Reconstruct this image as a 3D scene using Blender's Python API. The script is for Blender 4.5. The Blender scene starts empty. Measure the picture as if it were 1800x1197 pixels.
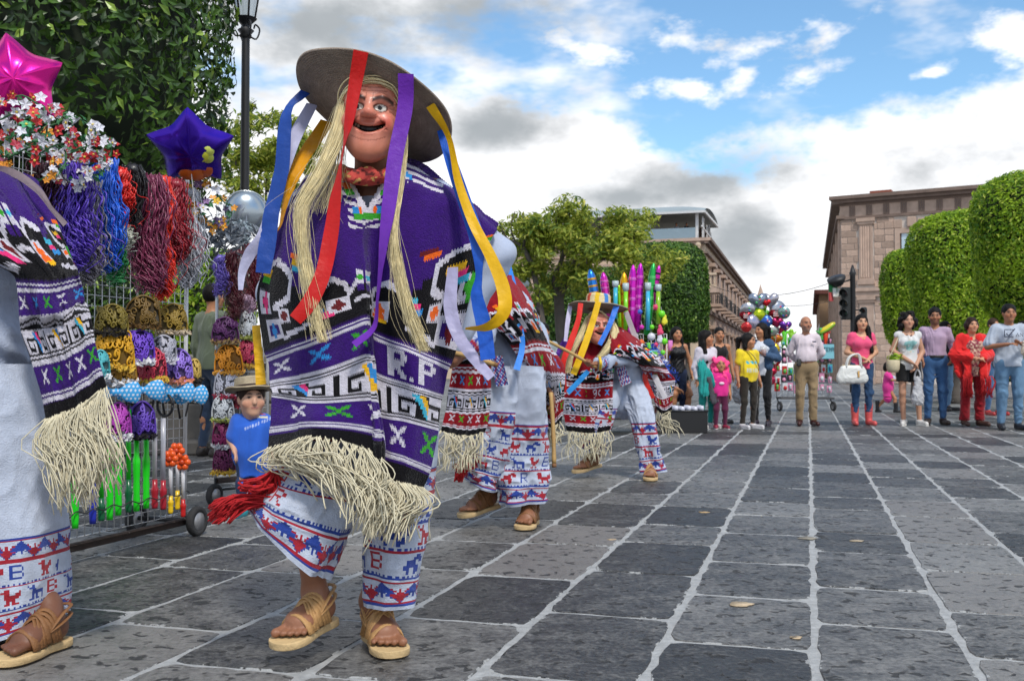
import bpy, math, random
import numpy as np
from mathutils import Vector, Matrix
random.seed(7); RNG = np.random.default_rng(11)
SC = bpy.context.scene
# ------------------------------------------------------------------ camera
FPX, CAMH = 1800.0, 0.88
PITCH = math.atan(49.5 / FPX)
cam_d = bpy.data.cameras.new('camera'); cam_d.sensor_width = 36; cam_d.lens = 36
cam_d.clip_start = 0.05; cam_d.clip_end = 2000
cam = bpy.data.objects.new('camera', cam_d); SC.collection.objects.link(cam)
cam.location = (0, 0, CAMH); cam.rotation_euler = (math.pi / 2 + PITCH, 0, 0)
cam_d.dof.use_dof = True; cam_d.dof.focus_distance = 3.2; cam_d.dof.aperture_fstop = 11
SC.camera = cam
# ------------------------------------------------------------------ view
SC.view_settings.view_transform = 'Standard'; SC.view_settings.look = 'None'
SC.view_settings.exposure = 0.6; SC.view_settings.gamma = 1
SC.view_settings.use_curve_mapping = False
SC.cycles.use_denoising = True
SC.cycles.max_bounces = 7; SC.cycles.diffuse_bounces = 3; SC.cycles.transparent_max_bounces = 12
# ------------------------------------------------------------------ sun and sky
SUN_EL, SUN_AZ = math.radians(54), math.radians(160)      # azimuth clockwise from +Y (view direction)
sd = Vector((math.sin(SUN_AZ) * math.cos(SUN_EL), math.cos(SUN_AZ) * math.cos(SUN_EL), math.sin(SUN_EL)))
sun_d = bpy.data.lights.new('sun', 'SUN'); sun_d.energy = 2.0; sun_d.angle = math.radians(9); sun_d.color = (1, .95, .87)
sun = bpy.data.objects.new('sun', sun_d); SC.collection.objects.link(sun)
sun.rotation_euler = sd.to_track_quat('Z', 'Y').to_euler()
W = bpy.data.worlds.new('World'); SC.world = W; W.use_nodes = True

class X:                                   # tiny expression wrapper over shader math nodes
    nt = None
    def __init__(s, k): s.k = k
    @staticmethod
    def op(name, *a):
        n = X.nt.nodes.new('ShaderNodeMath'); n.operation = name
        for i, v in enumerate(a):
            if isinstance(v, X): X.nt.links.new(v.k, n.inputs[i])
            else: n.inputs[i].default_value = v
        return X(n.outputs[0])
    def __add__(s, o): return X.op('ADD', s, o)
    __radd__ = __add__
    def __sub__(s, o): return X.op('SUBTRACT', s, o)
    def __rsub__(s, o): return X.op('SUBTRACT', o, s)
    def __mul__(s, o): return X.op('MULTIPLY', s, o)
    __rmul__ = __mul__
    def __truediv__(s, o): return X.op('DIVIDE', s, o)
    def mx(s, o): return X.op('MAXIMUM', s, o)
    def mn(s, o): return X.op('MINIMUM', s, o)
    def step(s, a, b):
        n = X.nt.nodes.new('ShaderNodeMapRange'); n.interpolation_type = 'SMOOTHSTEP'
        X.nt.links.new(s.k, n.inputs[0])
        for i, v in ((1, a), (2, b)):
            if isinstance(v, X): X.nt.links.new(v.k, n.inputs[i])
            else: n.inputs[i].default_value = v
        return X(n.outputs[0])
    @staticmethod
    def noise(vec, scale, detail=6, rough=.55, dist=0):
        n = X.nt.nodes.new('ShaderNodeTexNoise'); X.nt.links.new(vec.k, n.inputs['Vector'])
        n.inputs['Scale'].default_value = scale; n.inputs['Detail'].default_value = detail
        n.inputs['Roughness'].default_value = rough; n.inputs['Distortion'].default_value = dist
        return X(n.outputs[0])
    @staticmethod
    def xyz(a, b, c):
        n = X.nt.nodes.new('ShaderNodeCombineXYZ')
        for i, v in enumerate((a, b, c)):
            if isinstance(v, X): X.nt.links.new(v.k, n.inputs[i])
            else: n.inputs[i].default_value = v
        return X(n.outputs[0])
    @staticmethod
    def mix(f, a, b):
        n = X.nt.nodes.new('ShaderNodeMix'); n.data_type = 'RGBA'
        for i, v in ((0, f), (6, a), (7, b)):
            if isinstance(v, X): X.nt.links.new(v.k, n.inputs[i])
            elif i == 0: n.inputs[0].default_value = v
            else: n.inputs[i].default_value = (*v, 1)
        return X(n.outputs[2])

def build_sky():
    nt = W.node_tree; X.nt = nt; nt.nodes.clear()
    out = nt.nodes.new('ShaderNodeOutputWorld'); bg = nt.nodes.new('ShaderNodeBackground')
    bg.inputs[1].default_value = 0.1; nt.links.new(bg.outputs[0], out.inputs[0])
    sky = nt.nodes.new('ShaderNodeTexSky'); sky.sky_type = 'NISHITA'; sky.sun_disc = False
    sky.sun_elevation = SUN_EL; sky.sun_rotation = SUN_AZ; sky.air_density = 1.0; sky.dust_density = .6; sky.ozone_density = 2.0
    tc = nt.nodes.new('ShaderNodeTexCoord'); sp = nt.nodes.new('ShaderNodeSeparateXYZ')
    nrm = nt.nodes.new('ShaderNodeVectorMath'); nrm.operation = 'NORMALIZE'
    nt.links.new(tc.outputs['Generated'], nrm.inputs[0]); nt.links.new(nrm.outputs[0], sp.inputs[0])
    x, y, z = X(sp.outputs[0]), X(sp.outputs[1]), X(sp.outputs[2])
    az = X.op('ARCTAN2', x, y) * 57.2958
    el = X.op('ARCSINE', z) * 57.2958
    vec = X.xyz(x, y, z * 1.7)
    n1 = X.noise(vec, 5.2, 5, .6); n2 = X.noise(X.xyz(x + 3.1, y, z * 2.6), 9, 4, .58); n3 = X.noise(vec, 24, 4, .62)
    n1u = X.noise(X.xyz(x, y, z * 1.7 + .035), 5.2, 3, .6)
    edge = 14.0 - 2.1 * X.op('COSINE', (az - 13.5) * (2 * math.pi / 36))
    bank = (edge - el + (n1 - .5) * 9 + (n3 - .5) * 2.6).step(-.5, 1.1)
    cov = X.op('COSINE', (az - 18) * (2 * math.pi / 60))
    upper = (n1 * .6 + n2 * .4 - cov * .12).step(.43, .60)
    dens = bank.mx(upper)
    def blob(px, py, rx, ry, rot):
        a0 = math.degrees(math.atan((px - 900) / FPX)); e0 = math.degrees(math.atan((648 - py) / math.hypot(FPX, px - 900)))
        k = 57.2958 / FPX; rx *= k; ry *= k; c, s = math.cos(math.radians(rot)), math.sin(math.radians(rot))
        da, de = az - a0, el - e0
        u = (da * c + de * s) / rx; v = (de * c - da * s) / ry
        return 1 - X.op('SQRT', u * u + v * v)
    w = None
    for b in ((1200, 62, 80, 34, -14), (1330, 82, 130, 22, 14), (1450, 68, 110, 30, 22), (1415, 128, 80, 30, 8), (1300, 140, 55, 22, 28),
              (1190, 150, 90, 24, -4), (1640, 128, 45, 14, 10), (1790, 45, 60, 60, 30), (1030, 90, 120, 36, -20)):
        v = blob(*b); w = v if w is None else w.mx(v)
    w = (w * .8 + (n2 - .5) * 2.6 + (n3 - .5) * 2.2).step(.0, .8)
    dens = dens.mx(w * .95)
    g = None
    for b in ((1240, 318, 250, 62, 6), (1300, 418, 130, 80, 15), (870, 220, 150, 70, 8), (840, 25, 260, 85, 6), (560, 40, 320, 110, 0),
              (1100, 345, 200, 40, 2), (1700, 280, 230, 55, 10)):
        v = blob(*b); v = v * (.45 if b[0] == 1700 else 1); g = v if g is None else g.mx(v)
    g = (g * 1.4 + (n1 - .5) * 1.5 + (n3 - .5) * 1.0).step(-.15, 1.2) * (g + .9).step(.2, 1.0)
    gn = (n1u - .0 + el * .003).step(.5, .8) * el.step(12, 24)
    g = g.mx(gn * .6)
    lit = ((n1u - n1) * 1.6 + .93 - (n3 - .5) * .2).mn(1).mx(.6)
    white = X.xyz(lit * 8.2, lit * 8.25, lit * 8.4)
    col = X.mix(g * .92, white, (2.6, 2.85, 3.05))
    skyc = nt.nodes.new('ShaderNodeMix'); skyc.data_type = 'RGBA'; skyc.blend_type = 'MULTIPLY'; skyc.inputs[0].default_value = 1
    nt.links.new(sky.outputs[0], skyc.inputs[6]); skyc.inputs[7].default_value = (1.0, 1.25, 1.3, 1)
    fin = X.mix(dens, X(skyc.outputs[2]), col)
    nt.links.new(fin.k, bg.inputs[0])
build_sky()
W.cycles.sampling_method = 'MANUAL'; W.cycles.sample_map_resolution = 256

# ------------------------------------------------------------------ projection helpers (true distances in metres)
_cp, _sp = math.cos(PITCH), math.sin(PITCH)
def P(px, py, d):
    a = (px - 900) / FPX; b = (598.5 - py) / FPX
    t = d / (_cp - b * _sp)
    return np.array([a * t, d, CAMH + (_sp + b * _cp) * t])
def ray(px, py):
    a = (px - 900) / FPX; b = (598.5 - py) / FPX
    return np.array([a, _cp - b * _sp, _sp + b * _cp])
def G(px, py, z=0.0):
    r = ray(px, py); t = (z - CAMH) / r[2]; return np.array([0, 0, CAMH]) + r * t
def proj(p):
    p = np.asarray(p, float); q = p - np.array([0, 0, CAMH])
    f = q[..., 1] * _cp + q[..., 2] * _sp; u = -q[..., 1] * _sp + q[..., 2] * _cp
    return 900 + FPX * q[..., 0] / f, 598.5 - FPX * u / f
def onplane(px, py, p0, n):
    r = ray(px, py); o = np.array([0, 0, CAMH]); t = np.dot(np.asarray(p0) - o, n) / np.dot(r, n); return o + r * t
def nz(v): v = np.asarray(v, float); return v / max(1e-9, np.linalg.norm(v))
def A(*v): return np.array(v, float)
def hexc(h):
    h = h.lstrip('#'); c = [int(h[i:i + 2], 16) / 255 for i in (0, 2, 4)]
    return tuple(x / 12.92 if x <= .04045 else ((x + .055) / 1.055) ** 2.4 for x in c)

# ------------------------------------------------------------------ materials
MATS = {}
def M(name, col=(.5, .5, .5), rough=.6, metal=0, var=.12, vscale=8, bump=0, bscale=60, attr=False, island=0, trans=0, sheen=0, spec=.5, alpha=1, coat=0, wave=None):
    if name in MATS: return MATS[name]
    if isinstance(col, str): col = hexc(col)
    m = bpy.data.materials.new(name); m.use_nodes = True; nt = m.node_tree; X.nt = nt
    b = nt.nodes['Principled BSDF']; out = nt.nodes['Material Output']
    b.inputs['Roughness'].default_value = rough; b.inputs['Metallic'].default_value = metal
    b.inputs['Specular IOR Level'].default_value = spec
    b.inputs['Coat Weight'].default_value = coat; b.inputs['Coat Roughness'].default_value = .12
    if sheen: b.inputs['Sheen Weight'].default_value = sheen; b.inputs['Sheen Roughness'].default_value = .5
    tc = nt.nodes.new('ShaderNodeTexCoord'); vec = X(tc.outputs['Object'])
    if attr:
        at = nt.nodes.new('ShaderNodeAttribute'); at.attribute_name = 'Col'; base = X(at.outputs['Color'])
    else: base = col
    if var:
        nn = X.noise(vec, vscale, 5, .6)
        f = (nn - .5) * (2 * var * 1.6) + 1
        if island:
            ge = nt.nodes.new('ShaderNodeNewGeometry'); f = f * ((X(ge.outputs['Random Per Island']) - .5) * (2 * island) + 1)
        n = nt.nodes.new('ShaderNodeMix'); n.data_type = 'RGBA'; n.blend_type = 'MULTIPLY'; n.inputs[0].default_value = 1
        if isinstance(base, X): nt.links.new(base.k, n.inputs[6])
        else: n.inputs[6].default_value = (*base, 1)
        v3 = X.xyz(f, f, f); nt.links.new(v3.k, n.inputs[7]); base = X(n.outputs[2])
    if isinstance(base, X): nt.links.new(base.k, b.inputs['Base Color'])
    else: b.inputs['Base Color'].default_value = (*base, 1)
    if bump:
        h = X.noise(vec, bscale, 4, .6)
        if wave:
            wv = nt.nodes.new('ShaderNodeTexWave'); nt.links.new(vec.k, wv.inputs[0]); wv.inputs['Scale'].default_value = wave; wv.inputs['Distortion'].default_value = 1.5
            wv.bands_direction = 'Z'; h = h * .5 + X(wv.outputs['Fac'])
        bp = nt.nodes.new('ShaderNodeBump'); bp.inputs['Strength'].default_value = bump; bp.inputs['Distance'].default_value = .01
        nt.links.new(h.k, bp.inputs['Height']); nt.links.new(bp.outputs[0], b.inputs['Normal'])
    if trans:
        t = nt.nodes.new('ShaderNodeBsdfTranslucent'); mx = nt.nodes.new('ShaderNodeMixShader'); mx.inputs[0].default_value = trans
        if isinstance(base, X): nt.links.new(base.k, t.inputs[0])
        else: t.inputs[0].default_value = (*base, 1)
        nt.links.new(b.outputs[0], mx.inputs[1]); nt.links.new(t.outputs[0], mx.inputs[2]); nt.links.new(mx.outputs[0], out.inputs[0])
    if alpha < 1: b.inputs['Alpha'].default_value = alpha
    MATS[name] = m
    return m
def cloth(col, rough=.85, bump=.25, bscale=140, var=.12):
    return M('cloth_%s_%s' % (str(col).strip('#').replace(' ', ''), rough), col, rough, 0, var, 9, bump, bscale, sheen=.25, spec=.25)
def plastic(col, rough=.3): return M('plastic_%s' % str(col).strip('#').replace(' ', ''), col, rough, 0, .06, 5)

# ------------------------------------------------------------------ objects
def link(o): SC.collection.objects.link(o); return o
def tagp(o, label=None, cat=None, group=None, kind=None):
    for k, v in (('label', label), ('category', cat), ('group', group), ('kind', kind)):
        if v: o[k] = v
    return o
def thing(name, label, cat, loc=(0, 0, 0), group=None, kind=None):
    o = bpy.data.objects.new(name, None); link(o); o.location = tuple(float(v) for v in loc); o.empty_display_size = .1
    return tagp(o, label, cat, group, kind)
def wloc(o):
    v = np.zeros(3)
    while o is not None: v += np.array(o.location); o = o.parent
    return v
def mdata(name, V, Fc, mat=None, smooth=True, cols=None, fcols=None):
    me = bpy.data.meshes.new(name); V = np.asarray(V, np.float32)
    if isinstance(Fc, np.ndarray):
        k = Fc.shape[1]; n = len(Fc)
        me.vertices.add(len(V)); me.vertices.foreach_set('co', V.ravel())
        me.loops.add(n * k); me.loops.foreach_set('vertex_index', Fc.astype(np.int32).ravel())
        me.polygons.add(n); me.polygons.foreach_set('loop_start', np.arange(0, n * k, k, dtype=np.int32))
        me.update(calc_edges=True)
    else:
        me.from_pydata(V.tolist(), [], [list(map(int, f)) for f in Fc])
    me.polygons.foreach_set('use_smooth', np.full(len(me.polygons), smooth))
    if cols is not None:
        at = me.attributes.new('Col', 'FLOAT_COLOR', 'POINT')
        c = np.ones((len(V), 4), np.float32); c[:, :3] = cols; at.data.foreach_set('color', c.ravel())
    if fcols is not None:
        at = me.attributes.new('Col', 'FLOAT_COLOR', 'CORNER')
        cnt = np.array([p.loop_total for p in me.polygons]) if not isinstance(Fc, np.ndarray) else np.full(len(Fc), Fc.shape[1])
        c = np.ones((len(fcols), 4), np.float32); c[:, :3] = fcols; at.data.foreach_set('color', np.repeat(c, cnt, 0).ravel())
    if mat: me.materials.append(mat)
    me.update()
    return me
def ob(name, V, Fc, mat, parent=None, smooth=True, cols=None, fcols=None, label=None, cat=None, group=None, kind=None, loc=None):
    """V in world metres; the object's origin goes to its parent's origin (or to loc)"""
    V = np.asarray(V, float); o0 = wloc(parent) if parent is not None else np.zeros(3)
    if parent is None and loc is not None: o0 = np.asarray(loc, float)
    o = bpy.data.objects.new(name, mdata(name, V - o0, Fc, mat, smooth, cols, fcols)); link(o)
    if parent is not None: o.parent = parent
    elif loc is not None: o.location = tuple(float(v) for v in o0)
    return tagp(o, label, cat, group, kind)
def copy_tree(o, parent=None):
    c = o.copy(); link(c); c.parent = parent
    for ch in list(o.children): copy_tree(ch, c)
    return c

class MB:                                   # collects pieces of ONE part
    def __init__(s): s.v = []; s.f = []; s.c = []; s.n = 0
    def add(s, V, Fc, col=None):
        V = np.asarray(V, float); s.v.append(V)
        for f in Fc: s.f.append([int(i) + s.n for i in f])
        s.n += len(V)
        if col is not None: s.c.append(np.tile(np.asarray(col, float)[None], (len(V), 1)) if np.ndim(col) == 1 else col)
    def build(s, name, mat, parent=None, smooth=True, **k):
        return ob(name, np.concatenate(s.v), s.f, mat, parent, smooth, cols=np.concatenate(s.c) if s.c else None, **k)

# ------------------------------------------------------------------ shapes
def frame(t):
    t = nz(t); a = A(0, 0, 1) if abs(t[2]) < .9 else A(0, 1, 0); u = nz(np.cross(a, t)); return u, np.cross(t, u)
def catmull(pts, n):
    p = np.asarray(pts, float); p = np.vstack([2 * p[0] - p[1], p, 2 * p[-1] - p[-2]]); m = len(p) - 3
    tt = np.linspace(0, m - 1e-6, n); i = tt.astype(int); t = (tt - i)[:, None]
    a, b, c, d = p[i], p[i + 1], p[i + 2], p[i + 3]
    return .5 * (2 * b + (c - a) * t + (2 * a - 5 * b + 4 * c - d) * t ** 2 + (3 * b - a - 3 * c + d) * t ** 3)
def tube(pts, r, k=8, cap=True, flat=None, side=None):
    pts = np.asarray(pts, float); n = len(pts); r = np.broadcast_to(np.asarray(r, float), (n,))
    T = np.gradient(pts, axis=0); u = None; V = []
    ang = np.linspace(0, 2 * math.pi, k, endpoint=False)
    for i in range(n):
        t = nz(T[i])
        if u is None:
            u = nz(np.cross(np.cross(t, side), t)) if side is not None else frame(t)[0]
        else: u = nz(u - t * np.dot(u, t))
        w = np.cross(t, u); f = 1 if flat is None else flat
        V.append(pts[i] + np.outer(np.cos(ang) * r[i], u) + np.outer(np.sin(ang) * r[i] * f, w))
    V = np.concatenate(V); F = []
    for i in range(n - 1):
        for j in range(k):
            a, b = i * k + j, i * k + (j + 1) % k; F.append((a, b, b + k, a + k))
    if cap: F.append(tuple(range(k))[::-1]); F.append(tuple(range((n - 1) * k, n * k)))
    return V, F
def box(c, s, R=None):
    c = np.asarray(c, float); h = np.asarray(s, float) / 2
    V = np.array([(x, y, z) for x in (-1, 1) for y in (-1, 1) for z in (-1, 1)], float) * h
    if R is not None: V = V @ np.asarray(R).T
    return V + c, [(0, 1, 3, 2), (4, 6, 7, 5), (0, 4, 5, 1), (2, 3, 7, 6), (0, 2, 6, 4), (1, 5, 7, 3)]
def bbox(c, s, bev=.01, R=None):            # bevelled box: 24 verts
    h = np.asarray(s, float) / 2; b = min(bev, h.min() * .6); V = []; idx = {}
    for sx in (-1, 1):
        for sy in (-1, 1):
            for sz in (-1, 1):
                for ax in range(3):
                    p = np.array([sx, sy, sz]) * (h - b); p[ax] = (sx, sy, sz)[ax] * h[ax]; idx[(sx, sy, sz, ax)] = len(V); V.append(p)
    F = []
    def q(l): F.append(tuple(l))
    for ax in range(3):
        o = [a for a in range(3) if a != ax]
        for s1 in (-1, 1):
            l = []
            for (p_, r_) in ((-1, -1), (1, -1), (1, 1), (-1, 1)):
                k = [0, 0, 0]; k[ax] = s1; k[o[0]] = p_; k[o[1]] = r_; l.append(idx[(*k, ax)])
            q(l if (s1 > 0) == (ax != 1) else l[::-1])
    for ax in range(3):
        o = [a for a in range(3) if a != ax]
        for p_ in (-1, 1):
            for r_ in (-1, 1):
                ka = [0, 0, 0]; ka[o[0]] = p_; ka[o[1]] = r_; kb = list(ka); ka[ax] = -1; kb[ax] = 1
                q([idx[(*ka, o[0])], idx[(*kb, o[0])], idx[(*kb, o[1])], idx[(*ka, o[1])]])
    for sx in (-1, 1):
        for sy in (-1, 1):
            for sz in (-1, 1): q([idx[(sx, sy, sz, a)] for a in range(3)])
    V = np.array(V)
    if R is not None: V = V @ np.asarray(R).T
    return V + np.asarray(c, float), F
def rotz(a): c, s = math.cos(a), math.sin(a); return np.array([[c, -s, 0], [s, c, 0], [0, 0, 1.]])
def lathe(prof, k=32, c=(0, 0, 0), axis=(0, 0, 1), cap=False, su=1, sv=1):
    prof = np.asarray(prof, float); n = len(prof); ax = nz(axis); u, w = frame(ax)
    a = np.linspace(0, 2 * math.pi, k, endpoint=False)
    V = np.concatenate([np.asarray(c, float) + ax * h + np.outer(np.cos(a) * r * su, u) + np.outer(np.sin(a) * r * sv, w) for r, h in prof])
    F = [(i * k + j, i * k + (j + 1) % k, (i + 1) * k + (j + 1) % k, (i + 1) * k + j) for i in range(n - 1) for j in range(k)]
    if cap: F += [tuple(range(k))[::-1], tuple(range((n - 1) * k, n * k))]
    return V, F
def ellipsoid(c, r, R=None, nu=12, nv=8):
    th = np.linspace(0, math.pi, nv + 1)[1:-1]; ph = np.linspace(0, 2 * math.pi, nu, endpoint=False)
    V = [(0, 0, 1)] + [(math.sin(t) * math.cos(p), math.sin(t) * math.sin(p), math.cos(t)) for t in th for p in ph] + [(0, 0, -1)]
    V = np.array(V) * np.asarray(r, float); m = len(th)
    if R is not None: V = V @ np.asarray(R).T
    F = [(0, 1 + j, 1 + (j + 1) % nu) for j in range(nu)]
    F += [(1 + i * nu + j, 1 + (i + 1) * nu + j, 1 + (i + 1) * nu + (j + 1) % nu, 1 + i * nu + (j + 1) % nu) for i in range(m - 1) for j in range(nu)]
    e = len(V) - 1; F += [(e, 1 + (m - 1) * nu + (j + 1) % nu, 1 + (m - 1) * nu + j) for j in range(nu)]
    return V + np.asarray(c, float), F
def grid_faces(nu, nv, wrap=False):
    i, j = np.meshgrid(np.arange(nv - 1), np.arange(nu if wrap else nu - 1), indexing='ij')
    i, j = i.ravel(), j.ravel(); j2 = (j + 1) % nu
    return np.stack([i * nu + j, i * nu + j2, (i + 1) * nu + j2, (i + 1) * nu + j], 1)
def prism(poly, z0, z1):
    n = len(poly); V = [(x, y, z0) for x, y in poly] + [(x, y, z1) for x, y in poly]
    F = [tuple(range(n))[::-1], tuple(range(n, 2 * n))] + [(i, (i + 1) % n, n + (i + 1) % n, n + i) for i in range(n)]
    return np.array(V, float), F

# ------------------------------------------------------------------ value noise in numpy
_H = RNG.random((32, 32, 32)).astype(np.float32)
def vnoise(p, s=1.0):
    q = np.asarray(p, np.float32) * s; i = np.floor(q).astype(int); f = q - i; f = f * f * (3 - 2 * f); r = 0
    for dx in (0, 1):
        for dy in (0, 1):
            for dz in (0, 1):
                w = (f[..., 0] if dx else 1 - f[..., 0]) * (f[..., 1] if dy else 1 - f[..., 1]) * (f[..., 2] if dz else 1 - f[..., 2])
                r = r + w * _H[(i[..., 0] + dx) & 31, (i[..., 1] + dy) & 31, (i[..., 2] + dz) & 31]
    return r - .5

# ------------------------------------------------------------------ implicit surfaces -> one continuous mesh
class SDF:
    def __init__(s, h): s.h = h; s.ops = []
    def cone(s, a, b, r1, r2=None, k=.03, flat=1, n=None, sub=False, ck=None):
        s.ops.append(('c', A(*a), A(*b), r1, r2 if r2 is not None else r1, k, flat, None if n is None else nz(n), sub)); return s
    def ell(s, c, r, R=None, k=.03, sub=False):
        s.ops.append(('e', A(*c), A(*r), np.eye(3) if R is None else np.asarray(R, float), 0, k, 1, None, sub)); return s
    def plane(s, p, n, lo=None, hi=None):   # keep the side n points away from
        s.ops.append(('p', A(*p), nz(n), lo, hi, 0, 1, None, True)); return s
    def bounds(s, o):
        if o[0] == 'c':
            r = max(o[3], o[4]) * max(1, o[6]); return np.minimum(o[1], o[2]) - r, np.maximum(o[1], o[2]) + r
        r = np.sqrt(((o[3] * o[2][None]) ** 2).sum(1)); return o[1] - r, o[1] + r
    def mesh(s, disp=None, smooth=1):
        h = s.h; lo = np.full(3, 1e9); hi = -lo
        for o in s.ops:
            if o[0] == 'p' or o[8]: continue
            a, b = s.bounds(o); lo = np.minimum(lo, a); hi = np.maximum(hi, b)
        lo = lo - 3 * h - .01; n = np.ceil((hi + 3 * h + .01 - lo) / h).astype(int) + 1
        D = np.full(n, .08, np.float32); ax = [lo[i] + h * np.arange(n[i]) for i in range(3)]
        for o in s.ops:
            if o[0] == 'p':
                a = (np.asarray(o[3]) if o[3] is not None else lo); b = (np.asarray(o[4]) if o[4] is not None else hi + 1); m = 0
            else: a, b = s.bounds(o); m = .05 + o[5]
            i0 = np.clip(np.floor((a - m - lo) / h).astype(int), 0, n); i1 = np.clip(np.ceil((b + m - lo) / h).astype(int) + 1, 0, n)
            if (i1 <= i0).any(): continue
            sl = tuple(slice(i0[i], i1[i]) for i in range(3))
            p = np.stack(np.meshgrid(*[ax[i][sl[i]] for i in range(3)], indexing='ij'), -1)
            if o[0] == 'c':
                ab = o[2] - o[1]; L = max(1e-9, ab @ ab); t = np.clip(((p - o[1]) @ ab) / L, 0, 1)
                q = p - o[1] - t[..., None] * ab; r = o[3] + (o[4] - o[3]) * t
                if o[7] is not None:
                    qn = q @ o[7]; l2 = (q * q).sum(-1) - qn * qn; d = (np.sqrt(np.maximum(l2, 0) + (qn / o[6]) ** 2) - r) * min(1, max(o[6], .45))
                else: d = np.sqrt((q * q).sum(-1)) - r
            elif o[0] == 'e':
                q = (p - o[1]) @ o[3]; k0 = np.sqrt(((q / o[2]) ** 2).sum(-1)); k1 = np.sqrt(((q / o[2] ** 2) ** 2).sum(-1)); d = k0 * (k0 - 1) / np.maximum(k1, 1e-6)
            else: d = -((p - o[1]) @ o[2])
            B = D[sl]
            if o[8]: D[sl] = np.maximum(B, -d.astype(np.float32))
            else:
                k = o[5]; e = np.maximum(k - np.abs(B - d), 0) / k; D[sl] = np.minimum(B, d) - e * e * k * .25
        if disp is not None:
            m = np.argwhere(np.abs(D) < .05); D[tuple(m.T)] += disp(lo + m * h).astype(np.float32)
        V, F = nets(D, lo, h)
        for _ in range(smooth):
            e = np.concatenate([F[:, [0, 1]], F[:, [1, 2]], F[:, [2, 3]], F[:, [3, 0]]]); acc = np.zeros_like(V); cnt = np.zeros(len(V))
            for c in range(3):
                acc[:, c] = np.bincount(e[:, 0], V[e[:, 1], c], len(V)) + np.bincount(e[:, 1], V[e[:, 0], c], len(V))
            cnt = np.bincount(e[:, 0], minlength=len(V)) + np.bincount(e[:, 1], minlength=len(V))
            V = V * .5 + acc / np.maximum(cnt, 1)[:, None] * .5
        return V, F
def nets(D, lo, h):
    ins = D < 0; c = [(i, j, k) for i in (0, 1) for j in (0, 1) for k in (0, 1)]; n = np.array(D.shape)
    S = lambda o: tuple(slice(o[a], n[a] - 1 + o[a]) for a in range(3))
    s = sum(ins[S(o)].astype(np.int8) for o in c); act = (s > 0) & (s < 8); idx = np.argwhere(act)
    vals = np.stack([D[tuple((idx + o).T)] for o in c], 1); acc = np.zeros((len(idx), 3)); cnt = np.zeros(len(idx))
    for a in range(8):
        for b in range(a + 1, 8):
            oa, obb = np.array(c[a]), np.array(c[b])
            if np.abs(oa - obb).sum() != 1: continue
            va, vb = vals[:, a], vals[:, b]; m = (va < 0) != (vb < 0); t = va[m] / (va[m] - vb[m]); acc[m] += oa + t[:, None] * (obb - oa); cnt[m] += 1
    V = lo + (idx + acc / cnt[:, None]) * h; vid = np.full(n - 1, -1); vid[tuple(idx.T)] = np.arange(len(idx)); F = []
    for ax in range(3):
        o = [0, 0, 0]; o[ax] = 1; a1, a2 = [a for a in range(3) if a != ax]
        A0 = ins[tuple(slice(0, n[a] - o[a]) for a in range(3))]; A1 = ins[tuple(slice(o[a], n[a]) for a in range(3))]
        e = np.argwhere(A0 != A1); e = e[(e[:, a1] > 0) & (e[:, a2] > 0) & (e[:, a1] < n[a1] - 1) & (e[:, a2] < n[a2] - 1)]
        fl = A0[tuple(e.T)]; d1 = np.zeros(3, int); d1[a1] = 1; d2 = np.zeros(3, int); d2[a2] = 1
        q = np.stack([vid[tuple((e - d1 - d2).T)], vid[tuple((e - d2).T)], vid[tuple(e.T)], vid[tuple((e - d1).T)]], 1)
        if ax == 1: fl = ~fl
        q[~fl] = q[~fl][:, ::-1]; F.append(q)
    F = np.concatenate(F); return V, F[(F >= 0).all(1)]
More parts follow.
